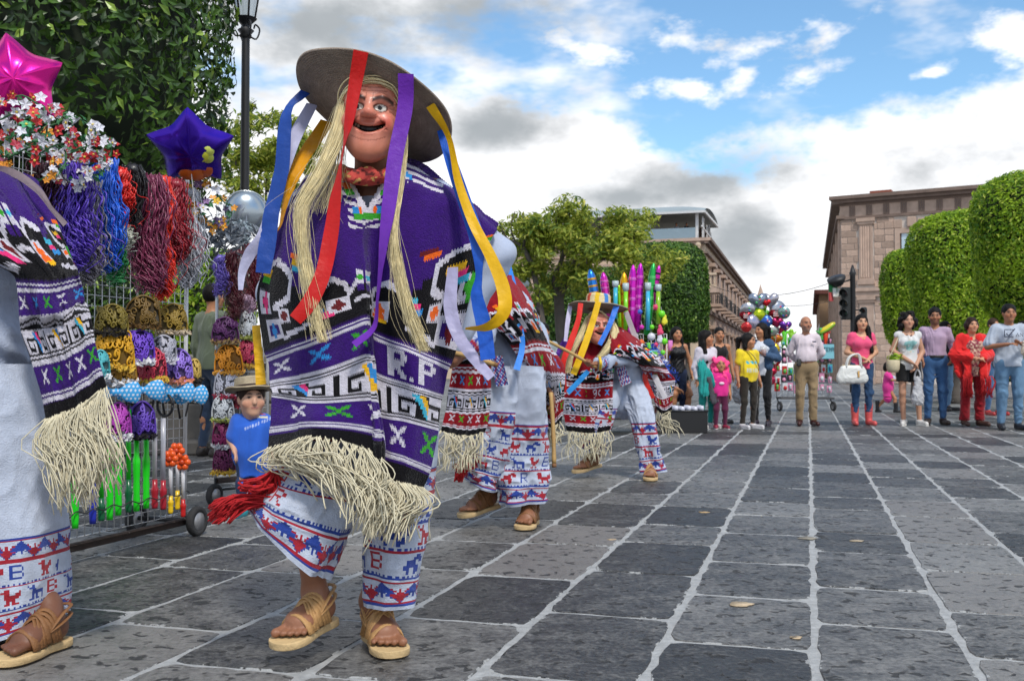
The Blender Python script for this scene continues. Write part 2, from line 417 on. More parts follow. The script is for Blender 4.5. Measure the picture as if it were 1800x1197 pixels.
# ================================================================== paving
TH = math.atan(521 / FPX)
ST, SN = A(math.sin(TH), math.cos(TH), 0), A(math.cos(TH), -math.sin(TH), 0)   # along / across the paving courses
def stone_mat(name, brick=False):
    m = bpy.data.materials.new(name); m.use_nodes = True; nt = m.node_tree; X.nt = nt; b = nt.nodes['Principled BSDF']
    tc = nt.nodes.new('ShaderNodeTexCoord'); ge = nt.nodes.new('ShaderNodeNewGeometry')
    pos = X(ge.outputs['Position']); oi = nt.nodes.new('ShaderNodeObjectInfo')
    r1 = X(ge.outputs['Random Per Island']); r2 = X(oi.outputs['Random'])
    rnd = X.op('FRACT', r1 * 7.31 + r2 * 13.7)
    n1 = X.noise(pos, 7, 5, .62); n2 = X.noise(pos, 45, 4, .65); n3 = X.noise(pos, 160, 1, .6); big = X.noise(pos, .7, 1, .5)
    n4 = X.noise(pos, 17, 2, .55, .4)
    f = n1 * .9 + n2 * 1.1 + rnd * .62 + (big - .5) * .6 - .85
    col = X.mix(f.step(.1, .95), (.02, .0205, .0215), (.215, .21, .202))
    col = X.mix((rnd * 5).step(4.2, 5) * .45, col, (.12, .102, .092))
    pits = n4.step(.585, .66)
    col = X.mix(pits * .85, col, (.014, .014, .015))
    at = nt.nodes.new('ShaderNodeAttribute'); at.attribute_name = 'Col'; e = X(at.outputs['Fac'])
    sm = (e * .82 + (n2 - .5) * 1.1 + (n1 - .5) * 2.3).step(.86, .97)
    mort = X.mix(n2, (.22, .228, .232), (.42, .42, .41))
    if brick:
        mp = nt.nodes.new('ShaderNodeMapping'); mp.inputs['Rotation'].default_value = (0, 0, TH + math.pi / 2); nt.links.new(pos.k, mp.inputs[0])
        bt = nt.nodes.new('ShaderNodeTexBrick'); nt.links.new(mp.outputs[0], bt.inputs[0]); bt.inputs['Scale'].default_value = 1
        bt.inputs['Brick Width'].default_value = .78; bt.inputs['Row Height'].default_value = .465; bt.inputs['Mortar Size'].default_value = .014
        bt.inputs['Color1'].default_value = (.5, .5, .5, 1); bt.inputs['Color2'].default_value = (1.35, 1.35, 1.35, 1); bt.inputs['Mortar'].default_value = (1, 1, 1, 1)
        mu = nt.nodes.new('ShaderNodeMix'); mu.data_type = 'RGBA'; mu.blend_type = 'MULTIPLY'; mu.inputs[0].default_value = 1
        nt.links.new(col.k, mu.inputs[6]); nt.links.new(bt.outputs['Color'], mu.inputs[7]); col = X(mu.outputs[2]); sm = X(bt.outputs['Fac'])
    col = X.mix(sm, col, mort)
    nt.links.new(col.k, b.inputs['Base Color'])
    rg = (n1 * .5 + sm * .25 + pits * .2 + .22); nt.links.new(rg.k, b.inputs['Roughness']); b.inputs['Specular IOR Level'].default_value = .45
    h = n1 * .6 + n2 * .7 + n3 * .2 - pits * .6 + sm * .5
    bp = nt.nodes.new('ShaderNodeBump'); bp.inputs['Strength'].default_value = .9; bp.inputs['Distance'].default_value = .012
    nt.links.new(h.k, bp.inputs['Height']); nt.links.new(bp.outputs[0], b.inputs['Normal'])
    return m
MS = stone_mat('paving_stone_grey'); MSF = stone_mat('paving_far', True)
M('mortar', (.34, .345, .345), .85, 0, .35, 22, .7, 70)
gv, gf = box((0, 300, -.055), (1400, 1500, .1)); ground = ob('ground', gv, gf, MSF, smooth=False, kind='structure')
# bed of pale mortar with the stones set into it
bed = [(-9, 1.2), (9, 1.2), (13, 16.4), (-11, 16.4)]
paving = ob('pavement', *prism(bed, -.05, 0.0), MATS['mortar'], smooth=False, kind='structure')
def build_paving():
    rng = random.Random(3); nA = float(G(1467, 1197) @ SN)
    stones = []; k0 = -26; x = nA - 26 * .462
    for k in range(-26, 28):
        w = .462 + rng.uniform(-.012, .012); x1 = x + w; t = rng.uniform(-.4, .3) - 2
        while t < 20:
            L = rng.choice([.62, .72, .78, .78, .84, .95]); t1 = t + L
            c = SN * (x + x1) / 2 + ST * (t + t1) / 2
            if 1.5 < c[1] < 17.2 and abs(c[0]) < .56 * c[1] + 1.3:
                pp = proj(np.array([SN * a + ST * b for a, b in ((x, t), (x1, t), (x1, t1), (x, t1))]))
                inv = (pp[0].max() > 0) & (pp[0].min() < 1800) & (pp[1].min() < 1197) & (c[1] > 2)
                ar = (pp[0].max() - pp[0].min()) * (min(pp[1].max(), 1197) - pp[1].min()) if inv else -c[1]
                stones.append((ar, x, x1, t, t1))
            t = t1
        x = x1
    stones.sort(reverse=True)
    rest = MB()
    for i, (ar, x, x1, t, t1) in enumerate(stones):
        near = i < 300; m = 9 if i < 140 else (5 if near else 3); g = .007; n_ = m
        cx, ct = (x + x1) / 2, (t + t1) / 2; hx, ht = (x1 - x) / 2 - g, (t1 - t) / 2 - g
        pts = []
        for (ax, at, bx, bt) in ((-1, -1, 1, -1), (1, -1, 1, 1), (1, 1, -1, 1), (-1, 1, -1, -1)):
            for j in range(n_):
                s = j / n_; jx, jt = ax + (bx - ax) * s, at + (bt - at) * s; e = .05 if j == 0 else 0
                pts.append((jx * (hx - e * .25 - abs(rng.gauss(0, .0058))), jt * (ht - e * .25 - abs(rng.gauss(0, .005)))))
        tl = rng.uniform(-.004, .004), rng.uniform(-.003, .003); zt = .0022 + rng.uniform(-.0008, .0028)
        V = []; E = []
        for (sx, z, e) in ((1.0, -.02, 1), (1.0, -.004, 1), (.988, 0, 1), (.86, 0, .0)):
            for (a, b) in pts:
                sy = sx if sx > .9 else .92
                V.append(SN * (cx + a * sx) + ST * (ct + b * sy) + A(0, 0, zt + z + a * tl[0] + b * tl[1])); E.append(e)
        n = len(pts); F = [(r * n + j, r * n + (j + 1) % n, (r + 1) * n + (j + 1) % n, (r + 1) * n + j) for r in range(3) for j in range(n)] + [tuple(range(3 * n, 4 * n))]
        C = np.repeat(np.array(E)[:, None], 3, 1)
        if near: ob('paving_stone', V, F, MS, paving, smooth=False, cols=C)
        else: rest.add(V, F, C)
    rest.build('paving_stone_field', MS, paving, smooth=False, kind='stuff')
build_paving()
# ================================================================== buildings
M('cantera', '#b09888', .9, 0, .3, 2.2, .5, 14); M('cantera_dark', '#77655b', .9, 0, .3, 1.6, .5, 14); M('cantera_mortar', '#cbc0b6', .95, 0, .2, 3)
M('cantera_warm', '#c2ad95', .9, 0, .22, .8, .4, 8); M('cantera_pink', '#b59d90', .9, 0, .22, .7, .4, 8)
M('block', '#b39b8b', .9, 0, .25, 3.5, .6, 20, island=.0)
def obj_random(m, lo=.72, hi=1.25):
    nt = m.node_tree; X.nt = nt; b = nt.nodes['Principled BSDF']; src = b.inputs['Base Color'].links[0].from_socket
    oi = nt.nodes.new('ShaderNodeObjectInfo'); f = X(oi.outputs['Random']) * (hi - lo) + lo; v = X.xyz(f, f * .985, f * .97)
    mu = nt.nodes.new('ShaderNodeMix'); mu.data_type = 'RGBA'; mu.blend_type = 'MULTIPLY'; mu.inputs[0].default_value = 1
    nt.links.new(src, mu.inputs[6]); nt.links.new(v.k, mu.inputs[7]); nt.links.new(mu.outputs[2], b.inputs['Base Color'])
obj_random(MATS['block'])
M('window_glass', (.12, .16, .2), .08, 0, .2, 1, spec=.8); M('dark_room', (.03, .03, .035), .8); M('iron', (.02, .02, .022), .5, .3, .1)
M('pane', (.45, .58, .66), .12, 0, .15, 2, spec=.8); M('wood_dark', '#4a362a', .7, 0, .2, 4)
def facade(p0, u):                         # local frame on a wall: a along, n out of the wall
    u = nz(A(u[0], u[1], 0)); n = A(u[1], -u[0], 0); R = np.stack([u, -n, A(0, 0, 1)], 1); p0 = A(p0[0], p0[1], 0)
    f = lambda a, o, z: p0 + u * a + n * o + A(0, 0, z)
    bx = lambda a0, a1, o0, o1, z0, z1, bev=None: (box if bev is None else lambda c, s, R: bbox(c, s, bev, R))(f((a0 + a1) / 2, (o0 + o1) / 2, (z0 + z1) / 2), (a1 - a0, abs(o1 - o0), z1 - z0), R)
    return f, bx, R
UNIT = None
def block(parent, f, R, a0, a1, z0, z1, dep, mat, name='stone_block'):
    global UNIT
    if UNIT is None: UNIT = mdata('stone_block', *bbox((0, 0, 0), (1, 1, 1), .03), None, smooth=False); UNIT.materials.append(mat)
    o = bpy.data.objects.new(name, UNIT); link(o); o.parent = parent; c = f((a0 + a1) / 2, dep / 2 - .06, (z0 + z1) / 2) - wloc(parent)
    o.matrix_local = Matrix.Translation(Vector(c)) @ Matrix(R.tolist()).to_4x4() @ Matrix.Diagonal((a1 - a0, dep + .12, z1 - z0, 1))
def right_building():
    rng = random.Random(5); H = 10.95; C = A(19.33, 60, 0); u = nz(A(7.36, -4.2, 0)); t = thing('stone_building', 'pinkish brown stone block building with fluted pilasters behind the clipped hedges on the right', 'building', C)
    f, bx, R = facade(C, u); back = ST
    fp = [tuple(f(0, 0, 0)[:2]), tuple(f(26, 0, 0)[:2]), tuple((f(26, 0, 0) + back * 40)[:2]), tuple((C + back * 40)[:2])]
    ob('wall', *prism(fp, 0, H - .3), MATS['cantera_mortar'], t, False)
    m = MB()
    for (o, z0, z1) in ((.12, H - 1.35, H - 1.2), (.10, H - .55, H - .4), (.35, H - .4, H - .2), (.55, H - .2, H)):
        m.add(*bx(-o, 26, -.3, o, z0, z1))
    m.build('cornice', MATS['cantera_dark'], t, False)
    m = MB(); m.add(*bx(-.04, 26, -.3, .05, H - 1.2, H - .55)); m.build('frieze', MATS['cantera'], t, False)
    for i in range(14):
        a = .5 + i * .95; m = MB()
        for k in range(3): m.add(*bx(a + k * .12, a + k * .12 + .09, .04, .1, H - 1.17, H - .58, .01))
        m.build('triglyph', MATS['cantera_dark'], t, False)
    wa, wb, wz0, wz1 = 3.3, 4.55, 6.85, 8.6
    for (a, z0, z1) in ((1.05, 5.75, H - 1.35), (6.25, 5.75, H - 1.35), (1.05, 0, 5.05)):
        p = ob('pilaster', *bx(a, a + .75, -.1, .12, z0, z1 - .35), MATS['cantera'], t, False)
        if z0 > 1:
            for k in range(5): ob('flute', *bx(a + .07 + k * .13, a + .16 + k * .13, .1, .15, z0 + .4, z1 - .45, .015), MATS['block'], p, False)
        ob('necking', *bx(a - .08, a + .83, -.1, .2, z1 - .35, z1 - .2), MATS['cantera'], p, False); ob('capital', *bx(a - .14, a + .89, -.1, .26, z1 - .2, z1), MATS['cantera'], p, False); ob('plinth', *bx(a - .1, a + .85, -.1, .2, z0, z0 + .3), MATS['cantera'], p, False)
    m = MB(); m.add(*bx(-.2, 26, -.2, .22, 5.05, 5.35)); m.add(*bx(-.3, 26, -.2, .32, 5.35, 5.55)); m.build('string_course', MATS['cantera'], t, False)
    w = ob('window', *bx(wa, wb, -.1, .012, wz0, wz1), MATS['pane'], t, False)
    m = MB()
    for q in ((wa - .28, wa, wz0 - .25, wz1 + .3), (wb, wb + .28, wz0 - .25, wz1 + .3)): m.add(*bx(q[0], q[1], -.1, .11, q[2], q[3]))
    m.add(*bx(wa, wb, -.1, .113, wz1, wz1 + .3)); m.add(*bx(wa, wb, -.1, .13, wz0 - .25, wz0)); m.build('surround', MATS['cantera'], w, False)
    m = MB(); m.add(*bx(wa, wb, 0, .05, 7.62, 7.7)); m.add(*bx(wa + .58, wa + .64, 0, .045, wz0, 7.62)); m.add(*bx(wa, wa + .07, 0, .05, wz0, wz1)); m.add(*bx(wb - .07, wb, 0, .05, wz0, wz1)); m.build('frame', MATS['wood_dark'], w, False)
    k = MB(); k.add(*bx(3.68, 4.18, .0, .2, wz1 + .32, 9.5, .05)); k.build('keystone', MATS['cantera'], t, False)
    for i, s in enumerate((-1.25, -.75, .55, 1.05)):
        block(t, f, R, 3.93 + s - .22, 3.93 + s + .22, 8.93, 9.3 + .1 * (i in (1, 2)), .08, MATS['block'], 'arch_stone')
    z = .05; row = 0
    while z < H - 1.4:
        h = .37; a = .0 if row % 2 else -.25; amax = 8.5 if z > 5.6 else 3.4
        while a < amax:
            L = rng.uniform(.5, .95); a0, a1 = max(a, .02), a + L - .03; hi = min(z + h - .03, H - 1.38)
            skip = (4.98 < z + h / 2 < 5.6) or z > H - 1.55
            for (q0, q1, y0, y1) in ((1.0, 1.85, 0, 12), (6.2, 7.05, 5.6, 12), (3.0, 4.86, 6.55, 9.5)):
                if z + h > y0 and z < y1 and a1 > q0 and a0 < q1:
                    if a0 < q0 - .15: a1 = min(a1, q0 - .03)
                    elif a1 > q1 + .15: a0 = max(a0, q1 + .03)
                    else: skip = True
            if not skip and a1 - a0 > .12: block(t, f, R, a0, a1, z, hi, .035 + rng.uniform(0, .03), MATS['block'])
            a += L
        z += h; row += 1
    # street side: shallow pilaster strips and downpipe-dark eaves
    f2, bx2, R2 = facade(C, -ST)
    for s in range(6): ob('pilaster', *bx2(-(s * 6 + 1), -(s * 6 + .2), -.1, .15, 0, H - 1.2), MATS['cantera'], t, False)
    m = MB(); m.add(*bx2(-40, .3, -.2, .5, H - .45, H - .02)); m.add(*bx2(-40, .2, -.2, .25, H - 1.3, H - 1.1)); m.build('side_cornice', MATS['cantera_dark'], t, False)
    for s in range(6):
        for z0, z1 in ((1, 4.2), (6.2, 8.8)): ob('window', *bx2(-(s * 6 + 4.4), -(s * 6 + 3), -.2, .03, z0, z1), MATS['window_glass'], t, False)
    ob('chimney', *bx(1.5, 2.7, -2, -.8, H - .3, H + .35), M('brick_red', '#8a4a38', .9, 0, .2, 3), t, False)
    # an ochre house further down the same street, red eaves
    C2 = C + ST * 42 - SN * .2; f3, bx3, R3 = facade(C2, u); t2 = thing('street_house', 'low plastered house with dark red eaves far down the street beside the traffic light', 'house', C2)
    ob('wall', *prism([tuple((C2 - SN * .6)[:2]), tuple((C2 + SN * 8)[:2]), tuple((C2 + SN * 8 + ST * 40)[:2]), tuple((C2 - SN * .6 + ST * 40)[:2])], 0, 8.2), M('ochre', '#9c7f62', .9, 0, .2, 1), t2, False)
    ob('roof', *prism([tuple((C2 - SN * 1.1 - ST * .5)[:2]), tuple((C2 + SN * 8)[:2]), tuple((C2 + SN * 8 + ST * 40)[:2]), tuple((C2 - SN * 1.1 + ST * 40)[:2])], 8.2, 8.6), M('eave_red', '#6b4038', .9), t2, False)
    for s in range(5): ob('window', *facade(C2 - SN * .6, -ST)[1](-(s * 6 + 3.4), -(s * 6 + 2), -.2, .03, 3, 5.4), MATS['window_glass'], t2, False)
right_building()
def balustrade(bx, a0, a1, o, z, parent, mat, n):
    m = MB(); m.add(*bx(a0, a1, o - .15, o + .15, z, z + .18)); m.add(*bx(a0, a1, o - .18, o + .18, z + .95, z + 1.12)); m.build('rail', mat, parent, False)
    m = MB()
    for i in range(n):
        a = a0 + (i + .5) * (a1 - a0) / n; m.add(*bx(a - .07, a + .07, o - .07, o + .07, z + .18, z + .95, .04))
    m.build('balusters', mat, parent, False)
def left_building():
    C = A(15.49, 82, 0); H = 11.4; u = nz(A(.93, -.3, 0)); t = thing('corner_palace', 'sandstone corner palace with iron balconies and a canopied roof terrace behind the plaza trees', 'building', C)
    E = C - u * 30; f, bx, R = facade(E, u)   # a from 0 (left end) to 30 (corner)
    fp = [tuple(E[:2]), tuple(C[:2]), tuple((C + ST * 78)[:2]), tuple((E + ST * 78)[:2])]
    ob('wall', *prism(fp, 0, H - .4), MATS['cantera_warm'], t, False)
    m = MB()
    for o, z0, z1 in ((.3, H - .5, H - .3), (.5, H - .3, H - .05), (.2, H - 1.3, H - 1.15), (.25, 5.4, 5.8)): m.add(*bx(0, 30 + o, -.3, o, z0, z1))
    m.build('cornice', MATS['cantera'], t, False)
    f2, bx2, R2 = facade(C, ST); S2 = lambda a0, a1, o0, o1, z0, z1: bx2(a0, a1, o0, o1, z0, z1)
    # outward normal of the street side
    m = MB()
    for o, z0, z1 in ((.3, H - .5, H - .3), (.55, H - .3, H - .05), (.25, H - 1.3, H - 1.15), (.22, 5.4, 5.7)): m.add(*S2(-.3, 78, -.3, o, z0, z1))
    m.build('side_cornice', MATS['cantera_dark'], t, False)
    ob('side_wall', *S2(8, 78, -.3, .06, 0, H - 1.3), MATS['cantera_pink'], t, False)
    for i in range(13):
        s = 4 + i * 5.6
        for lv, (z0, z1) in enumerate(((1.0, 4.0), (6.3, 9.2))):
            w = ob('window', *S2(s, s + 1.5, -.2, .09, z0, z1), MATS['dark_room'], t, False)
            m = MB(); m.add(*S2(s - .3, s, -.2, .18, z0 - .1, z1 + .2)); m.add(*S2(s + 1.5, s + 1.8, -.2, .18, z0 - .1, z1 + .2)); m.add(*S2(s - .5, s + 2, -.2, .5, z1 + .2, z1 + .5)); m.build('surround', MATS['cantera'], w, False)
            if lv:
                b = ob('balcony', *S2(s - .5, s + 2, .06, .95, z0 - .25, z0 - .02), MATS['cantera'], t, False); m = MB()
                m.add(*S2(s - .5, s + 2, .9, .94, z0 + .95, z0 + 1.02)); m.add(*S2(s - .5, s - .46, .1, .92, z0 + .95, z0 + 1.02))
                for k in range(16): a = s - .48 + k * .16; m.add(*S2(a, a + .045, .9, .93, z0, z0 + .98))
                for k in range(5): o = .15 + k * .17; m.add(*S2(s - .5, s - .46, o, o + .045, z0, z0 + .98))
                m.build('railing', MATS['iron'], b, False)
    for i in range(9):
        a = 1.2 + i * 3.2
        for z0, z1 in ((1, 4.2), (6.3, 9.0)):
            w = ob('window', *bx(a, a + 1.4, -.2, .04, z0, z1), MATS['window_glass'], t, False)
            m = MB(); m.add(*bx(a - .3, a, -.2, .14, z0 - .1, z1 + .25)); m.add(*bx(a + 1.4, a + 1.7, -.2, .14, z0 - .1, z1 + .25)); m.add(*bx(a - .4, a + 1.8, -.2, .3, z1 + .25, z1 + .5)); m.build('surround', MATS['cantera'], w, False)
    b = ob('balcony', *bx(26.5, 31.2, -1, 1.0, 6.9, 7.35), MATS['cantera'], t, False); balustrade(bx, 26.6, 31.0, .8, 7.35, b, MATS['cantera_warm'], 14)
    b = ob('balcony', *bx(8, 16, -.5, 1.0, 5.0, 5.4), MATS['cantera'], t, False); balustrade(bx, 8, 16, .8, 5.4, b, MATS['cantera_warm'], 22)
    for a in (27.5, 28.5, 29.5): ob('finial', *lathe([(.01, .75), (.12, .6), (.26, .4), (.26, .2), (.12, .05), (.2, 0)], 10, f(a, .25, H - .9)), MATS['cantera_warm'], t)
    ob('awning', *bx(13.5, 17, .05, 1.6, 3.6, 4.3), cloth('#b8352c'), t, False)
    # roof terrace
    g = ob('terrace_floor', *bx(17, 29.6, -9, -.2, H - .4, H + .02), MATS['cantera'], t, False)
    for a, o in ((29.3, -.6), (25.4, -.6), (21.5, -.6), (17.3, -.6), (29.3, -4.5), (29.3, -8.5), (17.3, -8.5)): ob('post', *bx(a - .11, a + .11, o - .11, o + .11, H, 13.6), M('steel_white', (.6, .6, .6), .5), t, False)
    ob('glass_rail', *bx(17.3, 29.2, -.42, -.38, H, H + .9), M('rail_glass', (.3, .42, .5), .05, 0, 0, alpha=.55), t, False)
    # vaulted translucent canopy
    na, no = 20, 12; V = []
    for i in range(na):
        a = 16.4 + i * (30 - 16.4) / (na - 1)
        for j in range(no):
            s = j / (no - 1); o = -9.5 + s * 9.6; V.append(f(a, o, 13.55 + 1.0 * math.sin(math.pi * s) ** .6 * (1 - .35 * max(0, (a - 27) / 3) ** 2)))
    V = np.array(V); n0 = len(V); V = np.vstack([V, V - A(0, 0, .12)]); F = grid_faces(no, na); F = np.vstack([F, F[:, ::-1] + n0])
    ob('canopy', V, F, M('canopy_grey', '#8d989c', .6, 0, .15, .6), t)
    m = MB(); m.add(*bx(16.4, 30, -.15, .1, 13.42, 13.6)); m.add(*bx(29.9, 30.05, -9.5, 0, 13.42, 13.6)); m.build('canopy_beam', MATS['steel_white'], t, False)
    ob('bar_back_wall', *bx(17.5, 29, -9, -8.8, H, 13.4), M('bar_wall', '#4a3a32', .9), t, False)
    m = MB(); f3 = lambda s, o, z: C + ST * s - SN * o + A(0, 0, z)
    for s in (1, 4.5, 8, 11.5, 15): m.add(*S2(s, s + .1, -.3, -.2, H, 13.3 - s * .06))
    m.add(*S2(0, 16, -.3, -.2, H + .9, H + 1)); m.build('terrace_side_frame', MATS['steel_white'], t, False)
    # twin finial towers at the far end
    for k, (s, hh) in enumerate(((72, 2.0), (77, 1.7))):
        ob('spire', *lathe([(.01, hh), (.15, hh * .7), (.35, hh * .35), (.6, 0), (.6, -1.5)], 8, C + ST * s - SN * -1.2 + A(0, 0, H)), MATS['cantera'], t, False)
left_building()
# ---- low planter wall and kerb behind the stalls on the left
M('wall_stone', '#6f6a64', .9, 0, .35, 3, .8, 18)
pw = thing('planter_wall', 'low grey stone planter wall with step behind the left stalls', 'wall', A(-4.6, 11.0, 0))
for i in range(11):
    x0 = -8.4 + i * .55
    for r in range(2): ob('stone_block', *bbox((x0 + .26 + .12 * r, 11.05, .12 + .2 + r * .4), (.53, .5, .385), .02), MATS['wall_stone'], pw, False)
for i in range(6): ob('coping_stone', *bbox((-8.0 + i * 1.0, 11.05, .97), (.985, .6, .12), .025), MATS['wall_stone'], pw, False)
for i in range(5): ob('step_stone', *bbox((-8.0 + i * 1.2, 10.72, .075), (1.185, .7, .14), .02), MATS['wall_stone'], pw, False)
# ================================================================== trees
def leaf_mat(name, dark, light, pale, trans=.3, rough=.5):
    m = bpy.data.materials.new(name); m.use_nodes = True; nt = m.node_tree; X.nt = nt; b = nt.nodes['Principled BSDF']; out = nt.nodes['Material Output']
    ge = nt.nodes.new('ShaderNodeNewGeometry'); r = X(ge.outputs['Random Per Island']); n = X.noise(X(ge.outputs['Position']), 1.3, 2, .5)
    f = (r * .75 + (n - .5) * 1.1 + .1)
    c = X.mix(f.step(.05, .9), hexc(dark), hexc(light)); c = X.mix(X.op('FRACT', r * 37.3).step(.86, .99), c, hexc(pale))
    nt.links.new(c.k, b.inputs['Base Color']); b.inputs['Roughness'].default_value = rough; b.inputs['Specular IOR Level'].default_value = .4
    t = nt.nodes.new('ShaderNodeBsdfTranslucent'); nt.links.new(c.k, t.inputs[0]); mx = nt.nodes.new('ShaderNodeMixShader'); mx.inputs[0].default_value = trans
    nt.links.new(b.outputs[0], mx.inputs[1]); nt.links.new(t.outputs[0], mx.inputs[2]); nt.links.new(mx.outputs[0], out.inputs[0])
    MATS[name] = m; return m
leaf_mat('laurel_dark', '#22341a', '#4a6c26', '#9ab84a', .2, .33)
leaf_mat('laurel_mid', '#26421a', '#587f2c', '#94b048', .3)
leaf_mat('laurel_lime', '#4f7a16', '#a8c62e', '#d6e060', .4)
leaf_mat('ash', '#56742c', '#b0b844', '#d8d268', .45)
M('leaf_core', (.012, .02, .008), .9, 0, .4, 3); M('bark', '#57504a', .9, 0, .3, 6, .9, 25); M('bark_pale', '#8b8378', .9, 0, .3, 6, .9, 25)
def leafmesh(C, Nn, size, seed=0, up=.3, width=.42, jitter=.9, droop=0):
    """C centres, Nn outward normals -> folded rhombus leaves, 2 quads-worth of tris each"""
    rng = np.random.default_rng(seed); n = len(C); L = size * rng.uniform(.65, 1.35, n)[:, None]
    nn = Nn + rng.normal(0, jitter * .6, (n, 3)); nn /= np.linalg.norm(nn, axis=1)[:, None]
    d = rng.normal(0, 1, (n, 3)) + np.array([0, 0, up - droop]); d -= nn * (d * nn).sum(1)[:, None]; d /= np.maximum(np.linalg.norm(d, axis=1), 1e-6)[:, None]
    s = np.cross(nn, d); w = L * width
    V = np.stack([C - d * L * .5, C - s * w * .5 + nn * w * .16 - d * L * .05, C + d * L * .5 - nn * L * .1, C + s * w * .5 + nn * w * .16 - d * L * .05, C - d * L * .05], 1).reshape(-1, 3)
    b = np.arange(n)[:, None] * 5
    F = np.concatenate([b + [0, 1, 4], b + [1, 2, 4], b + [2, 3, 4], b + [3, 0, 4]], 0)
    # keep one leaf's faces together
    return V, F
def clipped_tree(name, label, px, d, rx, ry, z0, z1, n, size, mat, seed, trunk=.12, group='clipped laurel trees', power=4.0, top_slant=0, taper=0, core=.88, group_=True, lump=.06):
    c = A((px - 900) / FPX * d, d, 0); t = thing(name, label, 'tree', c, group); rng = np.random.default_rng(seed)
    zc, hz = (z0 + z1) / 2, (z1 - z0) / 2
    def surf(v, k):   # v unit directions -> superellipsoid surface
        q = np.abs(v); m = ((q[:, 0] ** 2 + q[:, 1] ** 2) ** (power / 2) + q[:, 2] ** power) ** (-1 / power)
        p = v * m[:, None] * np.reshape(k, (-1, 1)); wob = 1 + lump * 2 * vnoise(p * 1.0 + seed * 3.7, 1.6)
        x, y, z = p[:, 0] * rx * wob, p[:, 1] * ry * wob, p[:, 2] * hz
        tp = 1 - taper * (1 - (z / hz)) * .5
        return np.stack([x * tp, y * tp, zc + z + top_slant * x * (z / hz + 1) * .5], 1) + c
    v = rng.normal(0, 1, (n * 2, 3)); v /= np.linalg.norm(v, axis=1)[:, None]
    keep = (v[:, 1] < .35) | (rng.random(len(v)) < .25); v = v[keep][:n]
    k = 1 - np.abs(rng.normal(0, .045, len(v))) + rng.normal(0, .012, len(v)); p = surf(v, k)
    nr = np.stack([v[:, 0] / rx, v[:, 1] / ry, v[:, 2] / hz], 1); nr = np.sign(nr) * np.abs(nr) ** 1.3; nr /= np.linalg.norm(nr, axis=1)[:, None]
    V, F = leafmesh(p, nr, size, seed); cr = ob('crown', V, F, mat, t, False)
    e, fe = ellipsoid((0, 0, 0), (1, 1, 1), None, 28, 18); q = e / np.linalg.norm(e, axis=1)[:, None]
    ob('shade_core', surf(q, core), fe, MATS['leaf_core'], cr)  # opaque near-black core added inside the leaves to block light and sight through
    pts = catmull([c + A(0, 0, -.02), c + A(.03, .02, z0 * .5), c + A(0, 0, z0 + hz * .5)], 8); ob('trunk', *tube(pts, np.linspace(trunk, trunk * .7, 8), 10), MATS['bark'], t)
    return t
clipped_tree('laurel_tree', 'large dark glossy laurel tree overhanging the wig stall at upper left', -30, 7.3, 1.75, 1.6, 1.75, 4.9, 19000, .09, MATS['laurel_dark'], 1, .16, core=.84, lump=.07, power=3.4)
clipped_tree('laurel_tree', 'sunlit green clipped shrub seen between the two stalls behind the planter wall', 362, 12.2, .6, .55, .95, 2.3, 5000, .07, MATS['laurel_lime'], 2, .06)
clipped_tree('laurel_tree', 'dark clipped shrub glimpsed through the wire mesh of the wig rack', 170, 12.6, 1.35, .6, .95, 2.35, 7000, .08, MATS['laurel_dark'], 12, .06)  # stands in shade behind the rack; that darkness is put into the leaf colour
clipped_tree('laurel_tree', 'dark clipped cylindrical tree with rounded top right of the leafy plaza tree', 1170, 30, 1.25, 1.2, 1.7, 4.55, 15000, .12, MATS['laurel_mid'], 3)
clipped_tree('laurel_tree', 'dark clipped tree behind the trunks of the leafy plaza tree', 1050, 31, 1.9, 1.4, .7, 3.9, 18000, .12, MATS['laurel_mid'], 4)
clipped_tree('laurel_tree', 'narrow clipped tree peeping out behind the dark cylindrical one', 1208, 36, .78, .8, 1.8, 4.05, 5000, .13, MATS['laurel_mid'], 5)
clipped_tree('laurel_tree', 'smallest bright lime clipped tree beside the stone building corner', 1606, 32, 1.0, 1.0, 1.45, 4.6, 15000, .11, MATS['laurel_lime'], 6, taper=.15)
clipped_tree('laurel_tree', 'middle bright lime clipped tree above the man in the lilac shirt', 1678, 26, 1.22, 1.2, 1.35, 4.85, 22000, .10, MATS['laurel_lime'], 7, top_slant=.12, taper=.2)
clipped_tree('laurel_tree', 'tallest lime clipped tree cut by the right edge of the picture', 1822, 20, 1.3, 1.3, 1.75, 4.75, 24000, .09, MATS['laurel_lime'], 8, top_slant=.12, taper=.22)
clipped_tree('laurel_tree', 'shaded low clipped hedge tree behind the woman in the red shawl', 1760, 30, 1.9, 1.0, .5, 3.0, 9000, .12, MATS['laurel_mid'], 9)
def branch(m, pts, r0, r1, k=8): m.add(*tube(catmull(pts, 14), np.linspace(r0, r1, 14), k))
